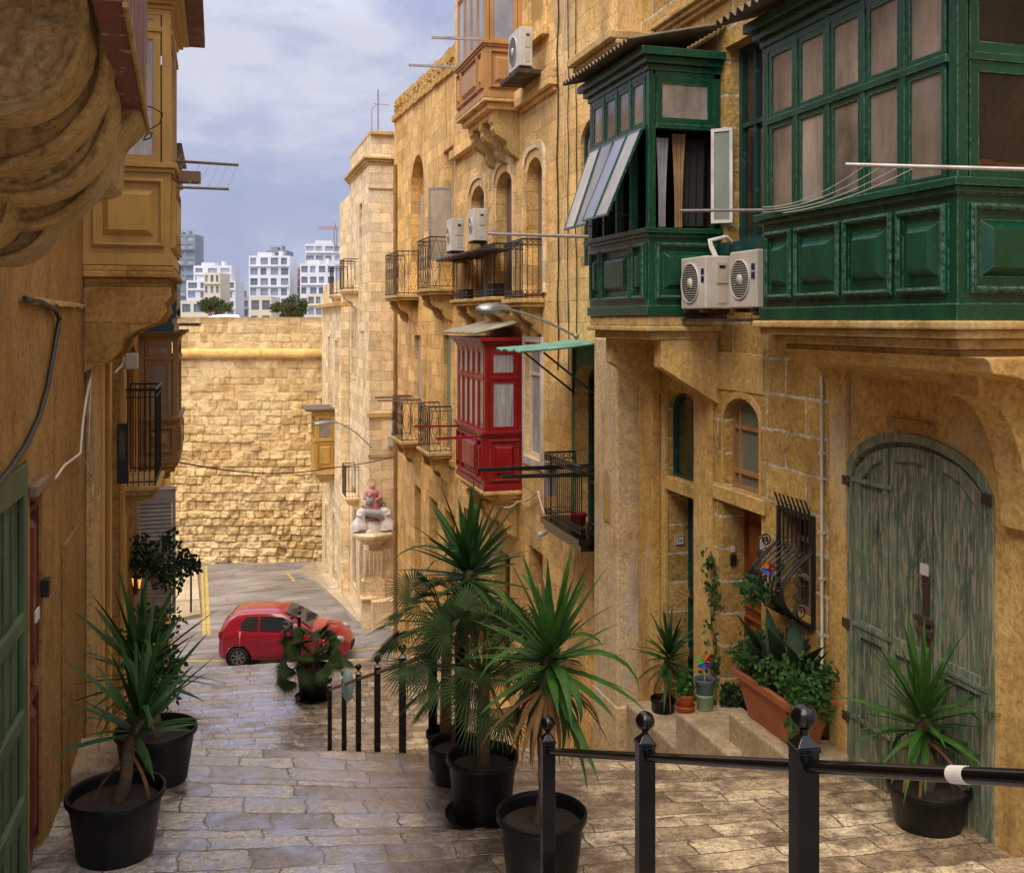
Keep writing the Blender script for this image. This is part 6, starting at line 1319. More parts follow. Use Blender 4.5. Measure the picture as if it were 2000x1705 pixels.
def acm(px0, px1, pxe, py0, py1, label, X=X2):     # fan face px0..px1, side px1..pxe
    yn_ = YX(px1, X); yf_ = YX(px0, X); zz = ZX(px1, py1, X); H_ = ZX(px1, py0, X)-zz; dep = XY(pxe, yn_)-X; return ac(label, RW(X, yn_, zz), None, yf_-yn_, H_, dep)
acm(872, 881, 907, 427, 490, 'white air conditioning unit, lower left of the pair above the iron balconies')
acm(915, 925, 951, 407, 470, 'white air conditioning unit, upper right of the pair above the iron balconies')
acm(993, 1015, 1040, 52, 128, 'white air conditioning unit hung beside the tan timber balcony', 4.22)
mb = MB(); mb.bx((4.1, YX(955, 4.3), ZX(925, 478, X2)-0.08), (XR, YX(870, 4.3), ZX(925, 490, X2)-0.02)); tag(mb.build('steel_bracket', M_RUSTY, None, 0.01), 'rusty shelf under the pair of white air conditioning units', 'bracket')
mb = MB(); q = ZX(1015, 128, 4.22); mb.bx((4.15, YX(1030, 4.3), q-0.14), (XR, YX(995, 4.3), q-0.07)); tag(mb.build('steel_bracket', M_RUSTY, None, 0.01), 'grey shelf under the unit beside the tan timber balcony', 'bracket')

# ------------------------------------------------------------------ street lamps
def lamp(label, base, head, X_l=0.35, w_=0.13, sag=0.15):
    base, head = Vector(base), Vector(head); t = thing('street_lamp', label, 'street lamp', base, 'wall mounted street lamps'); v = head-base; mb = MB()
    pts = [base+v*q/8+Vector((0, 0, sag*math.sin(math.pi*0.5*q/8)-sag*q/8*0.0)) for q in range(9)]; mb.tube(pts, 0.017, 8); mb.ball(base, 0.04, 8); mb.build('arm', M_GALV, t)
    e = pts[-1]; d = v.copy(); d.z = 0; d.normalize(); s = Vector((-d.y, d.x, 0)); up = (Vector((0, 0, 1))+d*0.08).normalized(); L = X_l
    sec = [(0.0, 0.25, 0.4), (0.1, 0.6, 0.8), (0.35, 0.8, 0.9), (0.36, 0.9, 1.0), (0.6, 1.0, 1.05), (0.85, 0.85, 0.8), (0.97, 0.5, 0.45), (1.0, 0.1, 0.1)]
    for nm, m_, sg in (('housing', M_LAMP, 1), ('lens', M_LENS, -1)):
        mb = MB(); vs = []; fs = []; n_ = 9; o0 = 0 if sg > 0 else 3
        S_ = sec if sg > 0 else sec[3:]
        for (f, ww, hh) in S_:
            for k in range(n_): a = math.pi*k/(n_-1); vs.append(e+d*(L*f*0.98)+s*(w_*ww*math.cos(a))+up*(sg*(0.085 if sg > 0 else 0.05)*hh*math.sin(a)))
        for i in range(len(S_)-1):
            for k in range(n_-1): fs.append((i*n_+k, i*n_+k+1, (i+1)*n_+k+1, (i+1)*n_+k))
        fs.append(tuple(range(n_-1, -1, -1))); mb.add(vs, fs, True); mb.build(nm, m_, t, fixn=False)
    return t
yl = 12.2; lamp('grey street lamp on a long pipe arm below the mid balconies, nearest of the two', (4.35, yl, ZY(1160, 657, yl)+0.0), (XY(998, yl), yl, ZY(998, 606, yl)-0.15), 0.46, 0.10, 0.15)
lamp('slim street lamp on a curved arm from the pale corner house', (XT+0.0, YT-0.3, ZY(716, 870, YT)), (XY(655, YT), YT-0.6, ZY(655, 832, YT)-0.3), 0.75, 0.12, 0.45)
# ------------------------------------------------------------------ statue group
def fig(base, h, robe, skin, label=None, lean=0, face=-math.pi/2, hood=None, par=None, kneel=False):
    mb = MB(); c = Vector(base); H = h
    pr = [(0.30, 0), (0.27, 0.12), (0.22, 0.35), (0.17, 0.52), (0.15, 0.6), (0.18, 0.70), (0.19, 0.76), (0.13, 0.81), (0.06, 0.84), (0.052, 0.87)] if not kneel else [(0.36, 0), (0.36, 0.12), (0.30, 0.25), (0.2, 0.42), (0.17, 0.55), (0.2, 0.68), (0.2, 0.74), (0.12, 0.8), (0.07, 0.83), (0.065, 0.86)]
    vs = []; fs = []; n_ = 18
    for r, z in pr:
        for k in range(n_): a = 2*math.pi*k/n_; rr_ = r*H*(1+0.10*math.sin(a*6+z*5)*(1-z)*1.4); vs.append(c+Vector((rr_*math.cos(a)+lean*z*H, rr_*0.8*math.sin(a), z*H)))
    for i in range(len(pr)-1):
        for k in range(n_): fs.append((i*n_+k, i*n_+(k+1) % n_, (i+1)*n_+(k+1) % n_, (i+1)*n_+k))
    mb.add(vs, fs, True); hx = lean*0.9*H
    for s in (-1, 1): mb.tube([c+Vector((hx+s*0.17*H, 0, 0.75*H)), c+Vector((hx+s*0.22*H, -0.10*H, 0.60*H)), c+Vector((hx+s*0.08*H, -0.24*H, 0.57*H))], [0.055*H, 0.06*H, 0.035*H], 8)
    o = mb.build('robe', robe, par); mb = MB(); hc = c+Vector((hx, -0.02*H, 0.925*H)); mb.ball(hc, 0.07*H, 14, 0.85, 0.95, 1.15); mb.ball(hc+Vector((0, -0.07*H, -0.01*H)), 0.014*H, 6); mb.tube([hc-Vector((0, 0, 0.1*H)), hc-Vector((0, 0, 0.04*H))], 0.03*H, 8)
    mb.build('head', skin, par)
    for s in (-1, 1): mb = MB(); mb.ball(c+Vector((hx+s*0.07*H, -0.25*H, 0.57*H)), 0.03*H, 8); mb.build('hand', skin, par)
    if hood: mb = MB(); mb.ball(hc+Vector((0, 0.02*H, 0.012*H)), 0.085*H, 14, 0.95, 0.95, 1.1); mb.v = [v for v in mb.v]; mb.build('hood', hood, par)
st_ = thing('shrine_statue', 'painted statue group of a red robed seated figure and kneeling companions on the corner shrine', 'statue', sc_+Vector((0, 0, 0.05)))
M_ROSE = plain('faded_rose_robe', (0.46, 0.17, 0.15), 0.6, 0, 0.4); M_SKIN = plain('painted_skin', (0.5, 0.3, 0.22), 0.6); M_IVORY = plain('ivory_robe', (0.72, 0.67, 0.62), 0.6, 0, 0.4); M_DKROBE = plain('dark_grey_robe', (0.08, 0.08, 0.10), 0.6); M_BLUR = plain('blue_grey_mantle', (0.36, 0.36, 0.40), 0.6)
sb = sc_+Vector((0, -0.1, 0.06))
mb = MB()
for q, (x, y, r) in enumerate(((0, 0, .26), (-.28, .0, .14), (.24, -.05, .14), (0.1, .1, .24), (-.12, -.16, .12))): mb.ball(sb+Vector((x, y, 0.02)), r, 12, 1.1, 0.9, 0.75 if q else 1.5)
mb.build('rock_base', M_IVORY, st_)
fig(sb+Vector((0.02, 0.06, 0.38)), 1.05, M_ROSE, M_SKIN, par=st_, lean=-0.03)
mb = MB(); mb.ball(sb+Vector((-0.12, -0.12, 0.95)), 0.11, 10, 1, 1, 1.3); mb.tube([sb+Vector((-.25, -.2, .62)), sb+Vector((0.15, -.22, .55)), sb+Vector((.25, -.15, .42))], [.1, .14, .1], 10); mb.build('mantle', M_BLUR, st_)
mb = MB(); mb.ball(sb+Vector((-0.13, -0.18, 1.12)), 0.06, 10); mb.build('child_head', M_SKIN, st_)
fig(sb+Vector((-0.42, -0.05, 0.1)), 0.74, M_IVORY, M_SKIN, par=st_, lean=0.15, kneel=True); fig(sb+Vector((0.40, -0.05, 0.05)), 0.80, M_IVORY, M_SKIN, par=st_, lean=-0.12, kneel=True, hood=M_DKROBE)
mb = MB(); cc_ = sb+Vector((-0.02, 0.1, 1.42)); mb.tube([cc_+Vector((0.13*math.cos(a*0.3), 0, 0.13*math.sin(a*0.3))) for a in range(22)], 0.008, 5); mb.build('halo', plain('gilt', (0.6, 0.4, 0.12), 0.35, 0.8), st_)
# junction box and cables on the pale corner house
mb = MB(); mb.bx((XT+0.55, YT-0.16, ZY(747, 872, YT)), (XT+0.98, YT-0.003, ZY(747, 858, YT)+0.12)); tag(mb.build('junction_box', M_CREAM, None, 0.02), 'cream junction box on the pale corner house above the shrine', 'junction box')
mb = MB(); c_ = Vector((XT+0.72, YT-0.14, ZY(747, 842, YT))); mb.lathe([(0.001, 0.14), (0.06, 0.12), (0.09, 0.0), (0.08, -0.1), (0.001, -0.12)], c_, 12, True); mb.tube([c_+Vector((0, 0, .12)), c_+Vector((0, .12, .2))], 0.015, 6); tag(mb.build('wall_lamp', M_LENS), 'small globe lamp over the junction box on the pale corner house', 'lamp')

# ------------------------------------------------------------------ cables, poles, pipes
def cable(pts, r, mat, label, nm='cable', cat='cable', group=None, sag=0.0, sub=1):
    P = [Vector(p) for p in pts]
    if sub > 1:
        Q = []
        for a, c in zip(P[:-1], P[1:]):
            for k in range(sub): f = k/sub; Q.append(a.lerp(c, f)-Vector((0, 0, sag*4*f*(1-f))))
        Q.append(P[-1]); P = Q
    mb = MB(); mb.tube(P, r, 6); o = mb.build(nm, mat); tag(o, label, cat, group); return o
def LP(px, py, off=0.03): p = Vector((XL+off, YL(px), ZL(px, py))); return p
cable([LP(36, 583), LP(70, 590), LP(98, 605), LP(107, 622), LP(100, 660), LP(95, 690), LP(82, 760), LP(66, 815), LP(40, 870), LP(5, 920), LP(-20, 950)], 0.017, M_CABLE, 'thick black cable curving down the near left wall', sub=3)
cable([LP(172, 620, 0.05), LP(170, 690, 0.05), LP(164, 740, .05), LP(155, 780, .05), LP(148, 830, .05), LP(143, 886, .05), LP(138, 890, .05), LP(110, 910, .05), LP(92, 935, .05)], 0.010, M_WCABLE, 'thick white cable hanging loose down the left wall', sub=3)
cable([LP(168, 690, .05), LP(160, 800, .06), LP(158, 870, .06), LP(166, 930, .06), LP(182, 960, .06), LP(178, 978, .06), LP(166, 972, .06), LP(168, 945, .06)], 0.004, M_WCABLE, 'thin cream wire ending in a loop on the left wall', sub=3)
cable([LP(150, 895, .05), LP(165, 925, .05), LP(176, 950, .05)], 0.003, M_WCABLE, 'short thin wire between the white cables on the left wall')
mb = MB(); q = LP(258, 708, 0.0); mb.bx((XL+0.002, YL(258)-0.1, ZL(258, 725)), (XL+0.20, YL(258)+0.1, ZL(258, 690))); 
yb__ = 12.0; mb = MB(); mb.bx((XY(243, yb__), yb__, ZY(256, 723, yb__)), (XY(270, yb__), yb__+0.1, ZY(256, 690, yb__))); tag(mb.build('junction_box', M_CREAM, None, 0.02), 'cream plastic box above the left iron balcony', 'junction box')
cable([Vector((XY(262, 12), 12.05, ZY(262, 690, 12))), Vector((XY(258, 12), 12.05, ZY(258, 672, 12))), Vector((XY(243, 12), 12.05, ZY(243, 668, 12)))], 0.012, M_CABLE, 'black lead over the cream plastic box on the left')
cable([LP(212, 728, .06), LP(226, 715, .06), LP(233, 692, .06), LP(238, 660, .06)], 0.012, M_WCABLE, 'bunched white leads beside the cream plastic box', sub=2)
y_ = 11.3; t = thing('wall_lightbox', 'tall narrow black framed sign box left of the iron balcony', 'sign', (XL, y_, ZY(238, 940, y_))); mb = MB(); cq = CW(y_); a_, c_ = XY(228, y_), XY(251, y_); zb, zt = ZY(238, 945, y_), ZY(238, 828, y_)
mb.plate(cq, rect(a_, c_, zb, zt), [rect(a_+0.025, c_-0.03, zb+0.25, zt-0.06)], -0.08, 0.0); mb.build('frame', M_IRON, t); mb = MB(); mb.fb(cq, a_+0.024, c_-0.029, zb+0.249, zt-0.059, -0.06, -0.02); mb.build('panel', P_TAN, t)
# loose wires by the corbel
cable([PD(280, 205, 3.0), PD(300, 212, 3.0), PD(318, 222, 3.0), PD(312, 242, 3.0), PD(290, 255, 3.0), PD(280, 275, 3.0), PD(294, 270, 3.0), PD(297, 262, 3.0), PD(285, 245, 3.0)], 0.0022, M_RUSTY, 'rusty wire loops sticking out past the carved corbel', sub=3)
mb = MB(); mb.fb(LW(XL), YL(79), YL(79)+0.09, ZL(84, 1160), ZL(84, 1126), 0.002, 0.05); tag(mb.build('letter_box', M_IRON, None, 0.004), 'small dark box on the near left wall beside the red peeling door', 'box')
mb = MB(); mb.fb(LW(XL), YL(53), YL(53)+0.12, ZL(53, 1218), ZL(53, 1196), 0.04, 0.05); tag(mb.build('notice', M_WHITE), 'small white notice pinned between the two near left doors', 'notice')
# washing line bracket on the yellow balcony
yw = 9.6
def XYp(px, py, y): return Vector((XY(px, y), y, ZY(px, py, y)))
t = thing('clothes_line_bracket', 'two wooden poles strung with line projecting over the street from the yellow balcony', 'clothes line', XYp(345, 316, yw)); mb = MB(); A_ = XYp(338, 315, yw+0.5); B_ = XYp(466, 323, yw+0.5); C_ = XYp(338, 366, yw-0.3); D_ = XYp(447, 370, yw-0.3)
mb.tube([A_, B_], 0.014, 7); mb.tube([C_, D_], 0.012, 7); mb.build('pole', M_WOOD, t); mb = MB()
for q in range(5): mb.tube([A_.lerp(B_, 0.42+q*0.14), C_.lerp(D_, 0.25+q*0.18)], 0.002, 4)
mb.build('line', M_GALV, t)
mb = MB(); mb.bx((XY(345, yw), yw, ZY(345, 355, yw)), (XY(392, yw), yw+0.15, ZY(345, 333, yw))); tag(mb.build('timber_offcut', M_WOOD, None, 0.005), 'short reddish timber block jutting from behind the yellow balcony', 'timber')
# poles on the right
def pole(p0, p1, r, mat, label, group=None, nm='clothes_pole', cat='pole', sq=False):
    mb = MB(); p0, p1 = Vector(p0), Vector(p1); mb.tube([p0, p1], r, 4 if sq else 8, smooth=not sq)
    return tag(mb.build(nm, mat), label, cat, group)
pg = 'clothes line poles'
yp = gyn+0.0; pole(XYp(1652, 322, 4.9), XYp(2020, 332, 4.3), 0.0125, M_GALV, 'near white metal clothes pole across the front of the big green balcony', pg)
pole(XYp(1330, 412, 8.2), XYp(1495, 411, 7.0), 0.013, M_GALV, 'pale clothes pole ending beside the white open casement', pg)
pole(XYp(955, 457, 14.6), XYp(1152, 463, 11.2), 0.022, M_GALV, 'long grey clothes pole running left from the mid green balcony', pg)
pole(XYp(843, 74, 15.8), XYp(1000, 79, 15.6), 0.028, M_GALV, 'upper grey bar jutting left past the tan timber balcony', pg, sq=True)
pole(XYp(798, 128, 17.6), XYp(897, 132, 17.4), 0.028, M_GALV, 'lower grey bar jutting left past the tan timber balcony', pg, sq=True)
pole(XYp(808, 833, 17.7), XYp(897, 832, 17.6), 0.024, M_RED, 'farther red bar jutting left from the red timber balcony', pg, sq=True)
pole(XYp(852, 857, 15.8), XYp(958, 852, 15.7), 0.030, M_RED, 'nearer red bar jutting left from the red timber balcony', pg, sq=True)
pole(XYp(932, 918, 13.0), XYp(1160, 910, 13.0), 0.036, M_IRON, 'farther black beam sticking out by the black iron balcony', pg, sq=True)
pole(XYp(980, 931, 12.0), XYp(1175, 926, 12.0), 0.033, M_IRON, 'nearer black beam sticking out by the black iron balcony', pg, sq=True)
pole(XYp(732, 777, 24.2), XYp(806, 775, 24.2), 0.03, M_WOOD, 'upper thin wooden bar left of the lower corner balconies', pg, sq=True)
pole(XYp(738, 783, 23.6), XYp(820, 782, 23.6), 0.026, M_WOOD, 'lower thin wooden bar left of the lower corner balconies', pg, sq=True)
for q in range(4):
    a = Vector(XYp(1690+q*35, 324, 4.85)); c = XYp(1490, 405+q*5, 6.75); cable([a, c], 0.003, M_WCABLE, 'slack washing line in front of the big green balcony', 'washing_line', 'washing line', 'washing lines slung from the near white pole', 0.06, 12)
cable([XYp(350, 903, 17.0), XYp(520, 925, 20), XYp(640, 915, 23.0), XYp(772, 892, 27.4)], 0.012, M_CABLE, 'dark cable slung across the street in front of the bastion wall', sub=6, sag=0.03)
for q, (px, lab) in enumerate(((1092, 'black cable running down the facade left of the others between the mid and tan balconies'), (1104, 'pale cable, second of the vertical bundle left of the mid green balcony'), (1112, 'thin dark cable, third of the vertical bundle left of the mid green balcony'), (1128, 'dark wire nearest the mid green balcony on the plain facade'))):
    pts = [Vector((XR-0.02, YX(px+rnd.uniform(-2, 2), XR), 4.8-j*0.5)) for j in range(12)]; cable(pts, 0.011 if q == 0 else 0.007, M_CABLE if q != 1 else M_WCABLE, lab, group='vertical cables on the facade')
mb = MB(); pts = [Vector((XR-0.03, YX(1611, XR), ZX(1611, 735, XR))), Vector((XR-0.03, YX(1612, XR), ZX(1612, 1300, XR))), Vector((XR-0.06, YX(1618, XR), ZX(1612, 1312, XR))), Vector((XR-0.13, YX(1618, XR)+0.1, ZX(1595, 1315, XR)))]; mb.tube(pts, 0.014, 8)
for py in (885, 935, 1040, 1130, 1240): mb.bx((XR-0.045, YX(1611, XR)-0.02, ZX(1611, py, XR)-0.01), (XR-0.001, YX(1611, XR)+0.02, ZX(1611, py, XR)+0.01))
tag(mb.build('drainpipe', M_CREAM), 'thin white drainpipe down the rusticated wall left of the green door', 'pipe')
mb = MB(); mb.tube([(XR-0.06, YX(776, XR), 4.2), (XR-0.06, YX(776, XR), -8.9)], 0.05, 8); 
for q in range(12): mb.tube([(XR-0.06, YX(776, XR), 3.5-q), (XR-0.06, YX(776, XR), 3.42-q)], 0.062, 8)
tag(mb.build('drainpipe', M_DKOCH), 'brown drainpipe on the far edge of the narrow corner house', 'pipe')
mb = MB(); mb.bx((XR-0.08, YX(1383, XR)-0.2, -1) , (XR, YX(1383, XR), -0.9)) if 0 else None
jy = o57[1][0]-0.002; cj = CW(jy); mb = MB(); u = XY(1431, jy); v = ZY(1431, 1103, jy); mb.fb(cj, u-0.03, u+0.03, v, v+0.1, 0, 0.03); tag(mb.build('letter_box', M_IRON, None, 0.004), 'small black box on the stone jamb of the wooden door', 'box')
mb = MB(); v = ZY(1429, 1078, jy); mb.fb(cj, u-0.025, u+0.02, v, v+0.055, 0, 0.02); tag(mb.build('door_bell', M_CREAM, None, 0.004), 'cream door bell above the small black box on the stone jamb', 'door bell')
mb = MB(); c = XYp(1067, 1040, 13.2); mb.tube([c, c+Vector((-0.14, -0.05, -0.02))], 0.035, 10); mb.tube([c, c+Vector((0.2, 0.1, 0.06))], 0.012, 6); tag(mb.build('security_camera', M_WHITE), 'white security camera under the black iron balcony', 'camera')
cable([Vector((XR-0.03, 14.2, -2.9)), Vector((XR-0.05, 14.6, -2.55)), Vector((XR-0.1, 15.5, -2.85)), Vector((XR-0.3, 15.7, -2.95))], 0.016, M_WCABLE, 'bundle of pale cables looping right of the red balcony base', sub=4, sag=0.05)
cable([Vector((XR-0.03, 12.9, -2.8)), Vector((XR-0.06, 13.0, -3.5)), Vector((XR-0.05, 13.3, -4.2)), Vector((XR-0.05, 13.2, -5.0))], 0.008, M_WCABLE, 'loose cream wire hanging below the black iron balcony', sub=4, sag=0.03)
cable([Vector((XR-0.02, 17.6, 0.05)), Vector((XR-0.3, 17.0, 0.1)), Vector((XR-0.25, 16.4, 0.2)), Vector((XR-0.25, 15.6, 0.12)), Vector((XR-0.02, 14.9, 0.3)), Vector((XR-0.02, 14.5, -0.5))], 0.014, M_CABLE, 'tangle of dark cable lying over the red balcony roof', sub=4, sag=-0.08)
mb = MB(); mb.tube([(XR-0.25, 22.0, -1.7), (XR-0.3, 22.0, -1.8)], .1, 6) if 0 else None
for px, X__, y__, z__, lab in ((905, 4.42, 18.5, 0.36, 'black planter box behind the left railing of the three arched windows'), (990, 4.45, 16.5, 0.40, 'black planter box behind the middle railing of the three arched windows')):
    t = thing('balcony_planter', lab, 'planter', (X__, y__, z__)); mb = MB(); mb.fb(Fr((X__, y__, z__), (1, 0, 0), (0, 1, 0), (0, 0, 1)), -0.08, 0.10, -0.2, 0.2, 0.0, 0.22, -0.01); mb.build('box', M_POT, t, 0.005); mb = MB(); mb.bx((X__-0.06, y__-0.17, z__+0.18), (X__+0.08, y__+0.17, z__+0.223)); mb.build('soil', M_SOIL, t)
t = thing('red_bucket', 'red tub on the black iron balcony', 'bucket', (4.42, 12.3, -2.60)); pot(t, 0.1, 0.16, M_RED, 'tub', c=(4.42, 12.3, -2.60), soil=False)
mb = MB(); mb.bx((4.25, 13.07, -2.35), (4.38, 13.25, -1.9)); tag(mb.build('meter_box', M_WHITE, None, 0.01), 'small white box left of the black iron balcony', 'box')

# ------------------------------------------------------------------ red hatchback
def hatchback(loc, rz, label, paintm, L=3.45, detail=True):
    t = thing('parked_car', label, 'car', loc); M = Matrix.Translation(loc) @ Matrix.Rotation(rz, 4, 'Z')
    def B(mb, nm, m_, p=t, **k): mb.v = [tuple(M @ Vector((v[0], v[1], v[2]*0.96))) for v in mb.v]; return mb.build(nm, m_, p, **k)
    xs_ = [0, 0.04, 0.12, 0.25, 0.42, 0.6, 0.8, 1.0, 1.25, 1.5, 1.75, 2.0, 2.25, 2.42, 2.6, 2.8, 3.0, 3.2, 3.34, 3.42, 3.45]
    def it(x, A): return float(np.interp(x, [a for a, _ in A], [b__ for _, b__ in A]))
    hw = [(0, 0.60), (0.04, 0.68), (0.15, 0.755), (0.4, 0.80), (1.7, 0.815), (2.8, 0.80), (3.1, 0.74), (3.3, 0.62), (3.42, 0.46), (3.45, 0.38)]
    bot = [(0, 0.36), (0.05, 0.24), (0.3, 0.2), (3.1, 0.2), (3.4, 0.26), (3.45, 0.36)]
    belt = [(0, 0.58), (0.03, 0.82), (0.10, 0.95), (0.5, 0.98), (1.6, 0.94), (2.35, 0.93), (2.8, 0.88), (3.1, 0.79), (3.3, 0.66), (3.42, 0.54), (3.45, 0.48)]
    crown = [(0, 0.60), (0.03, 0.86), (0.10, 1.0), (0.5, 1.02), (2.2, 1.02), (2.4, 1.02), (2.8, 0.97), (3.1, 0.87), (3.3, 0.72), (3.42, 0.57), (3.45, 0.50)]
    wx = (0.56, 2.86); wr = 0.275
    for s in (-1, 1):
        pass
    mb = MB(); vs = []; fs = []; prof = [(0.93, 0), (0.985, 0.12), (1.0, 0.35), (0.995, 0.55), (1.0, 0.72), (0.985, 0.88), (0.93, 1.0)]; NP = len(prof)
    xs2 = sorted(set(list(np.linspace(0, 3.45, 70))+xs_))
    vz = list(np.linspace(0, 1, 15)); pf_ = lambda f: float(np.interp(f, [p[1] for p in prof], [p[0] for p in prof]))
    for s in (-1, 1):
        vs = []; fs = []
        for x in xs2:
            b0, b1, w_ = it(x, bot), it(x, belt), it(x, hw)
            for f in vz: vs.append((x, s*w_*pf_(f), b0+(b1-b0)*f))
        n_ = len(vz)
        for i in range(len(xs2)-1):
            for k in range(n_-1):
                q = [i*n_+k, i*n_+k+1, (i+1)*n_+k+1, (i+1)*n_+k]; cx = sum(vs[j][0] for j in q)/4; cz = sum(vs[j][2] for j in q)/4
                if min(math.hypot(cx-a, cz-0.275) for a in wx) > wr+0.055: fs.append(q)
        mb.add(vs, fs, True)
    vs = []; fs = []
    for x in xs2:
        w_ = it(x, hw)*0.93; b1, c1 = it(x, belt), it(x, crown)
        for k in range(9): f = -1+2*k/8; vs.append((x, w_*f, b1+(c1-b1)*(1-abs(f)**2.4)))
    for i in range(len(xs2)-1):
        for k in range(8): fs.append((i*9+k, i*9+k+1, (i+1)*9+k+1, (i+1)*9+k))
    mb.add(vs, fs, True)
    # ends
    for x, sgn in ((0, 1), (3.45, -1)):
        w_ = it(x, hw)*0.95; mb.add([(x, -w_, it(x, bot)), (x, w_, it(x, bot)), (x, w_, it(x, crown)), (x, -w_, it(x, crown))], [(0, 1, 2, 3)])
    # greenhouse: pillars and roof as one smooth shell
    st = [(0.06, 0.98, 0.70, 0.98, 0.70), (0.16, 0.98, 0.72, 1.22, 0.60), (0.30, 0.98, 0.73, 1.38, 0.55), (0.5, 0.97, 0.74, 1.435, 0.55), (0.85, 0.96, 0.745, 1.465, 0.56), (1.3, 0.95, 0.75, 1.465, 0.565), (1.65, 0.94, 0.75, 1.44, 0.56), (1.95, 0.93, 0.75, 1.31, 0.57), (2.2, 0.93, 0.74, 1.16, 0.61), (2.45, 0.92, 0.73, 0.99, 0.68)]
    vs = []; fs = []
    for x, zb, wb, zt, wt in st:
        row_ = [(x, -wb, zb-0.03), (x, -wb*0.45-wt*0.55, (zb*0.45+zt*0.55)), (x, -wt*1.02, zt-0.06), (x, -wt*0.9, zt-0.012), (x, -wt*0.45, zt+0.012), (x, 0, zt+0.018), (x, wt*0.45, zt+0.012), (x, wt*0.9, zt-0.012), (x, wt*1.02, zt-0.06), (x, wb*0.45+wt*0.55, (zb*0.45+zt*0.55)), (x, wb, zb-0.03)]
        vs += row_
    for i in range(len(st)-1):
        for k in range(10): fs.append((i*11+k, i*11+k+1, (i+1)*11+k+1, (i+1)*11+k))
    mb.add(vs, fs, True)
    body = B(mb, 'body', paintm, fixn=True)
    # glass, following the shell a few millimetres proud
    def side(x, f, s):
        zb = it(x, [(a[0], a[1]) for a in st]); zt = it(x, [(a[0], a[3]) for a in st]); wb = it(x, [(a[0], a[2]) for a in st]); wt = it(x, [(a[0], a[4]) for a in st])
        z = zb+(zt-0.06-zb)*f; w_ = wb+(wt*1.02-wb)*f; return (x, s*(w_+0.012), z)
    gl = plain('car_glass', (0.03, 0.035, 0.04), 0.05, 0, 0.2) if 'car_glass' not in MATS else MATS['car_glass']
    for s in (-1, 1):
        for poly in ([(0.62, 0.12), (1.05, 0.07), (1.05, 0.86), (0.74, 0.84), (0.60, 0.5)], [(1.11, 0.07), (2.05, 0.05), (1.86, 0.86), (1.70, 0.90), (1.11, 0.88)]):
            mb = MB(); mb.add([side(x, f, s) for x, f in poly], [tuple(range(len(poly)))]); B(mb, 'window', gl, fixn=False)
    def onroof(x, y, off=0.01): zt = it(x, [(a[0], a[3]) for a in st]); return (x, y, zt+off+0.012)
    mb = MB(); g = []
    for x in np.linspace(1.74, 2.43, 5): w_ = it(x, [(a[0], a[4]) for a in st])*0.9; g += [onroof(x, -w_), onroof(x, 0, 0.018), onroof(x, w_)]
    mb.add(g, [(i*3+k, i*3+k+1, i*3+k+4, i*3+k+3) for i in range(4) for k in (0, 1)], True); B(mb, 'windscreen', gl, fixn=False)
    mb = MB(); g = []
    for x in np.linspace(0.07, 0.34, 4): w_ = it(x, [(a[0], a[4]) for a in st])*0.86; z = it(x, [(a[0], a[3]) for a in st]); g += [(x-0.015, -w_, z+0.008), (x-0.02, 0, z+0.02), (x-0.015, w_, z+0.008)]
    mb.add(g, [(i*3+k, i*3+k+1, i*3+k+4, i*3+k+3) for i in range(3) for k in (0, 1)], True); B(mb, 'rear_window', gl, fixn=False)
    tyre = MATS.get('tyre_rubber') or plain('tyre_rubber', (0.012, 0.012, 0.012), 0.7); rim = MATS.get('alloy') or plain('alloy', (0.3, 0.29, 0.28), 0.35, 0.7)
    for wxx in wx:
        for s in (-1, 1):
            ax = (Vector((1, 0, 0)), Vector((0, 0, 1)), Vector((0, s, 0))); mb = MB(); mb.lathe([(0.17, 0.0), (0.2, 0.02), (0.255, 0.02), (wr, -0.01), (wr, -0.15), (0.2, -0.17)], (wxx, s*0.79, 0.275), 28, True, ax=ax); wo = B(mb, 'wheel', tyre)
            mb = MB(); mb.lathe([(0.001, -0.02), (0.05, -0.015), (0.06, -0.03)], (wxx, s*0.8, 0.275), 16, True, ax=ax); mb.lathe([(0.165, -0.005), (0.185, 0.008), (0.19, -0.02)], (wxx, s*0.8, 0.275), 24, True, ax=ax)
            for k in range(7):
                a = k*2*math.pi/7; d = Vector((math.cos(a), 0, math.sin(a))); e = Vector((-math.sin(a), 0, math.cos(a))); c = Vector((wxx, s*0.79, 0.275)); mb.add([c+d*0.03+e*0.02, c+d*0.175+e*0.032, c+d*0.175-e*0.032, c+d*0.03-e*0.02], [(0, 1, 2, 3)])
            B(mb, 'rim', rim, wo)
            mb = MB(); mb.lathe([(0.001, -0.06), (wr+0.055, -0.06), (wr+0.055, -0.02)], (wxx, s*0.79, 0.275), 24, False, ax=ax); B(mb, 'wheel_well', M_DARK)
    lampm = MATS.get('headlamp') or plain('headlamp', (0.5, 0.5, 0.5), 0.1, 0.3); tailm = MATS.get('tail_lamp') or plain('tail_lamp', (0.3, 0.01, 0.01), 0.15)
    for s in (-1, 1):
        mb = MB(); mb.ball((3.16, s*0.60, 0.69), 0.14, 12, 1.25, 0.7, 0.75); B(mb, 'headlight', lampm); mb = MB(); mb.ball((0.10, s*0.68, 0.86), 0.10, 10, 0.9, 0.7, 1.5); B(mb, 'tail_light', tailm)
        mb = MB(); mb.ball((1.98, s*0.86, 0.99), 0.075, 10, 0.8, 1.1, 0.8); B(mb, 'wing_mirror', paintm)
        mb = MB(); mb.bx((1.16, s*0.815-0.012, 0.80), (1.30, s*0.815+0.012, 0.825)); B(mb, 'door_handle', paintm)
        mb = MB()
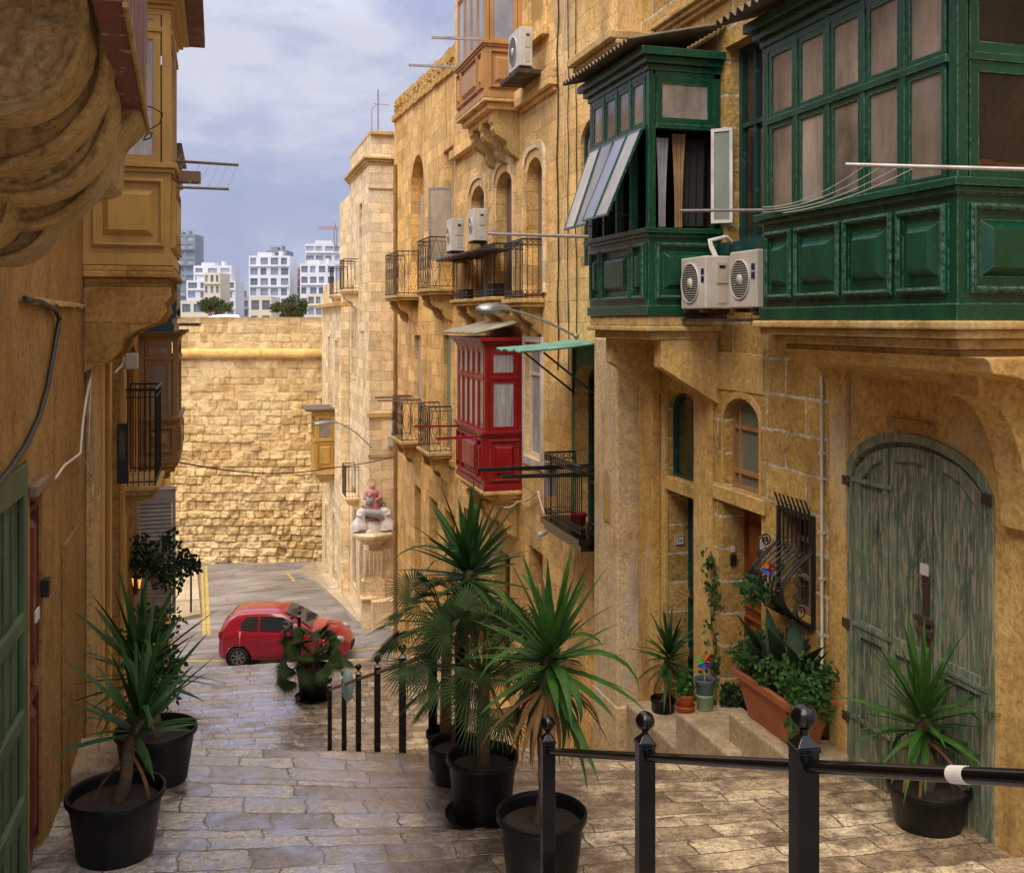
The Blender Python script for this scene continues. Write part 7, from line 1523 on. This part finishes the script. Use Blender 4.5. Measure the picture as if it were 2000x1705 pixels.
        for x in (1.08, 2.12): mb.tube([(x, s*it(x, hw)*pf_(f), it(x, bot)+(it(x, belt)-it(x, bot))*f) for f in np.linspace(0.1, 1, 9)], 0.005, 4)
        mb.tube([(x, s*it(x, hw)*pf_(0.12), it(x, bot)+(it(x, belt)-it(x, bot))*0.12) for x in np.linspace(1.08, 2.12, 6)], 0.005, 4); B(mb, 'door_seam', M_DARK)
    mb = MB(); mb.tube([(0.02, -0.5, 0.42), (-0.01, 0, 0.42), (0.02, 0.5, 0.42)], 0.03, 8); mb.tube([(3.44, -0.36, 0.36), (3.46, 0, 0.36), (3.44, 0.36, 0.36)], 0.05, 8); B(mb, 'bumper_trim', M_DARK)
    return t
m, n, b = newmat('car_red'); setin(n, b, Base_Color=(0.38, 0.002, 0.022), Roughness=0.25); b.inputs['Coat Weight'].default_value = 0.8; b.inputs['Coat Roughness'].default_value = 0.05; CAR_RED = m
m, n, b = newmat('car_white'); setin(n, b, Base_Color=(0.6, 0.62, 0.62), Roughness=0.25); b.inputs['Coat Weight'].default_value = 0.8; CAR_WHITE = m
cl = gpd(434, 1303, -9.12); chd = -YAW+math.radians(2)
hatchback(Vector((cl.x+0.05, cl.y+0.75, -9.12)), chd, 'small red hatchback parked at the foot of the steps', CAR_RED)
hatchback(PD(468, 627, 50)+Vector((0, 0, -1.10))-RGT*1.7, chd+math.pi*0+0.02, 'white car whose roof shows above the bastion parapet', CAR_WHITE)
hatchback(PD(345, 627, 50)+Vector((0, 0, -1.2))-RGT*1.7, chd, 'red car whose roof shows above the bastion parapet at its left end', CAR_RED)

# ------------------------------------------------------------------ trees on the terrace
def tree(label, base, H, crown, R_, seed, n=2600, squash=(1, 1, 0.8), tz=0.55):
    R = random.Random(seed); t = thing('tree', label, 'tree', base, 'trees on the bastion'); b_ = Vector(base); mb = MB()
    mb.tube([b_, b_+Vector((0.1, 0, H*0.35)), b_+Vector((0.0, 0, H*0.6))], [0.16, 0.12, 0.08], 8); ends = []
    for k in range(8):
        a = k*0.785+R.uniform(-.3, .3); e = b_+Vector((math.cos(a)*R_*0.75, math.sin(a)*R_*0.75, H*R.uniform(0.6, 0.9))); mb.tube([b_+Vector((0.05, 0, H*0.33)), (b_+e)/2+Vector((0, 0, H*0.2)), e], [0.08, 0.05, 0.02], 6); ends.append(e)
    mb.build('trunk', M_BARK, t); mb = MB()
    for k in range(26):
        a = R.uniform(0, 6.28); q = R.uniform(0, 1)**0.6; c = b_+Vector((math.cos(a)*R_*q*0.85, math.sin(a)*R_*q*0.85, H*tz+R.uniform(-0.25, 0.42)*H*(1-q*0.5)*squash[2])); leafcloud(mb, c, R_*R.uniform(0.2, 0.34), n//26, 0.16, R, squash=(1, 1, 0.75))
    mb.build('crown', L_TREE, t, fixn=False)
tree('small spreading tree with a forked trunk on the bastion, left of the other', PD(420, 655, 80), 3.1, 1, 1.30, 4, tz=0.72, squash=(1, 1, 0.6))
tree('round dense bush shaped tree on the bastion, right of the spreading one', PD(565, 650, 80), 2.9, 1, 1.45, 8, n=5200, tz=0.62)
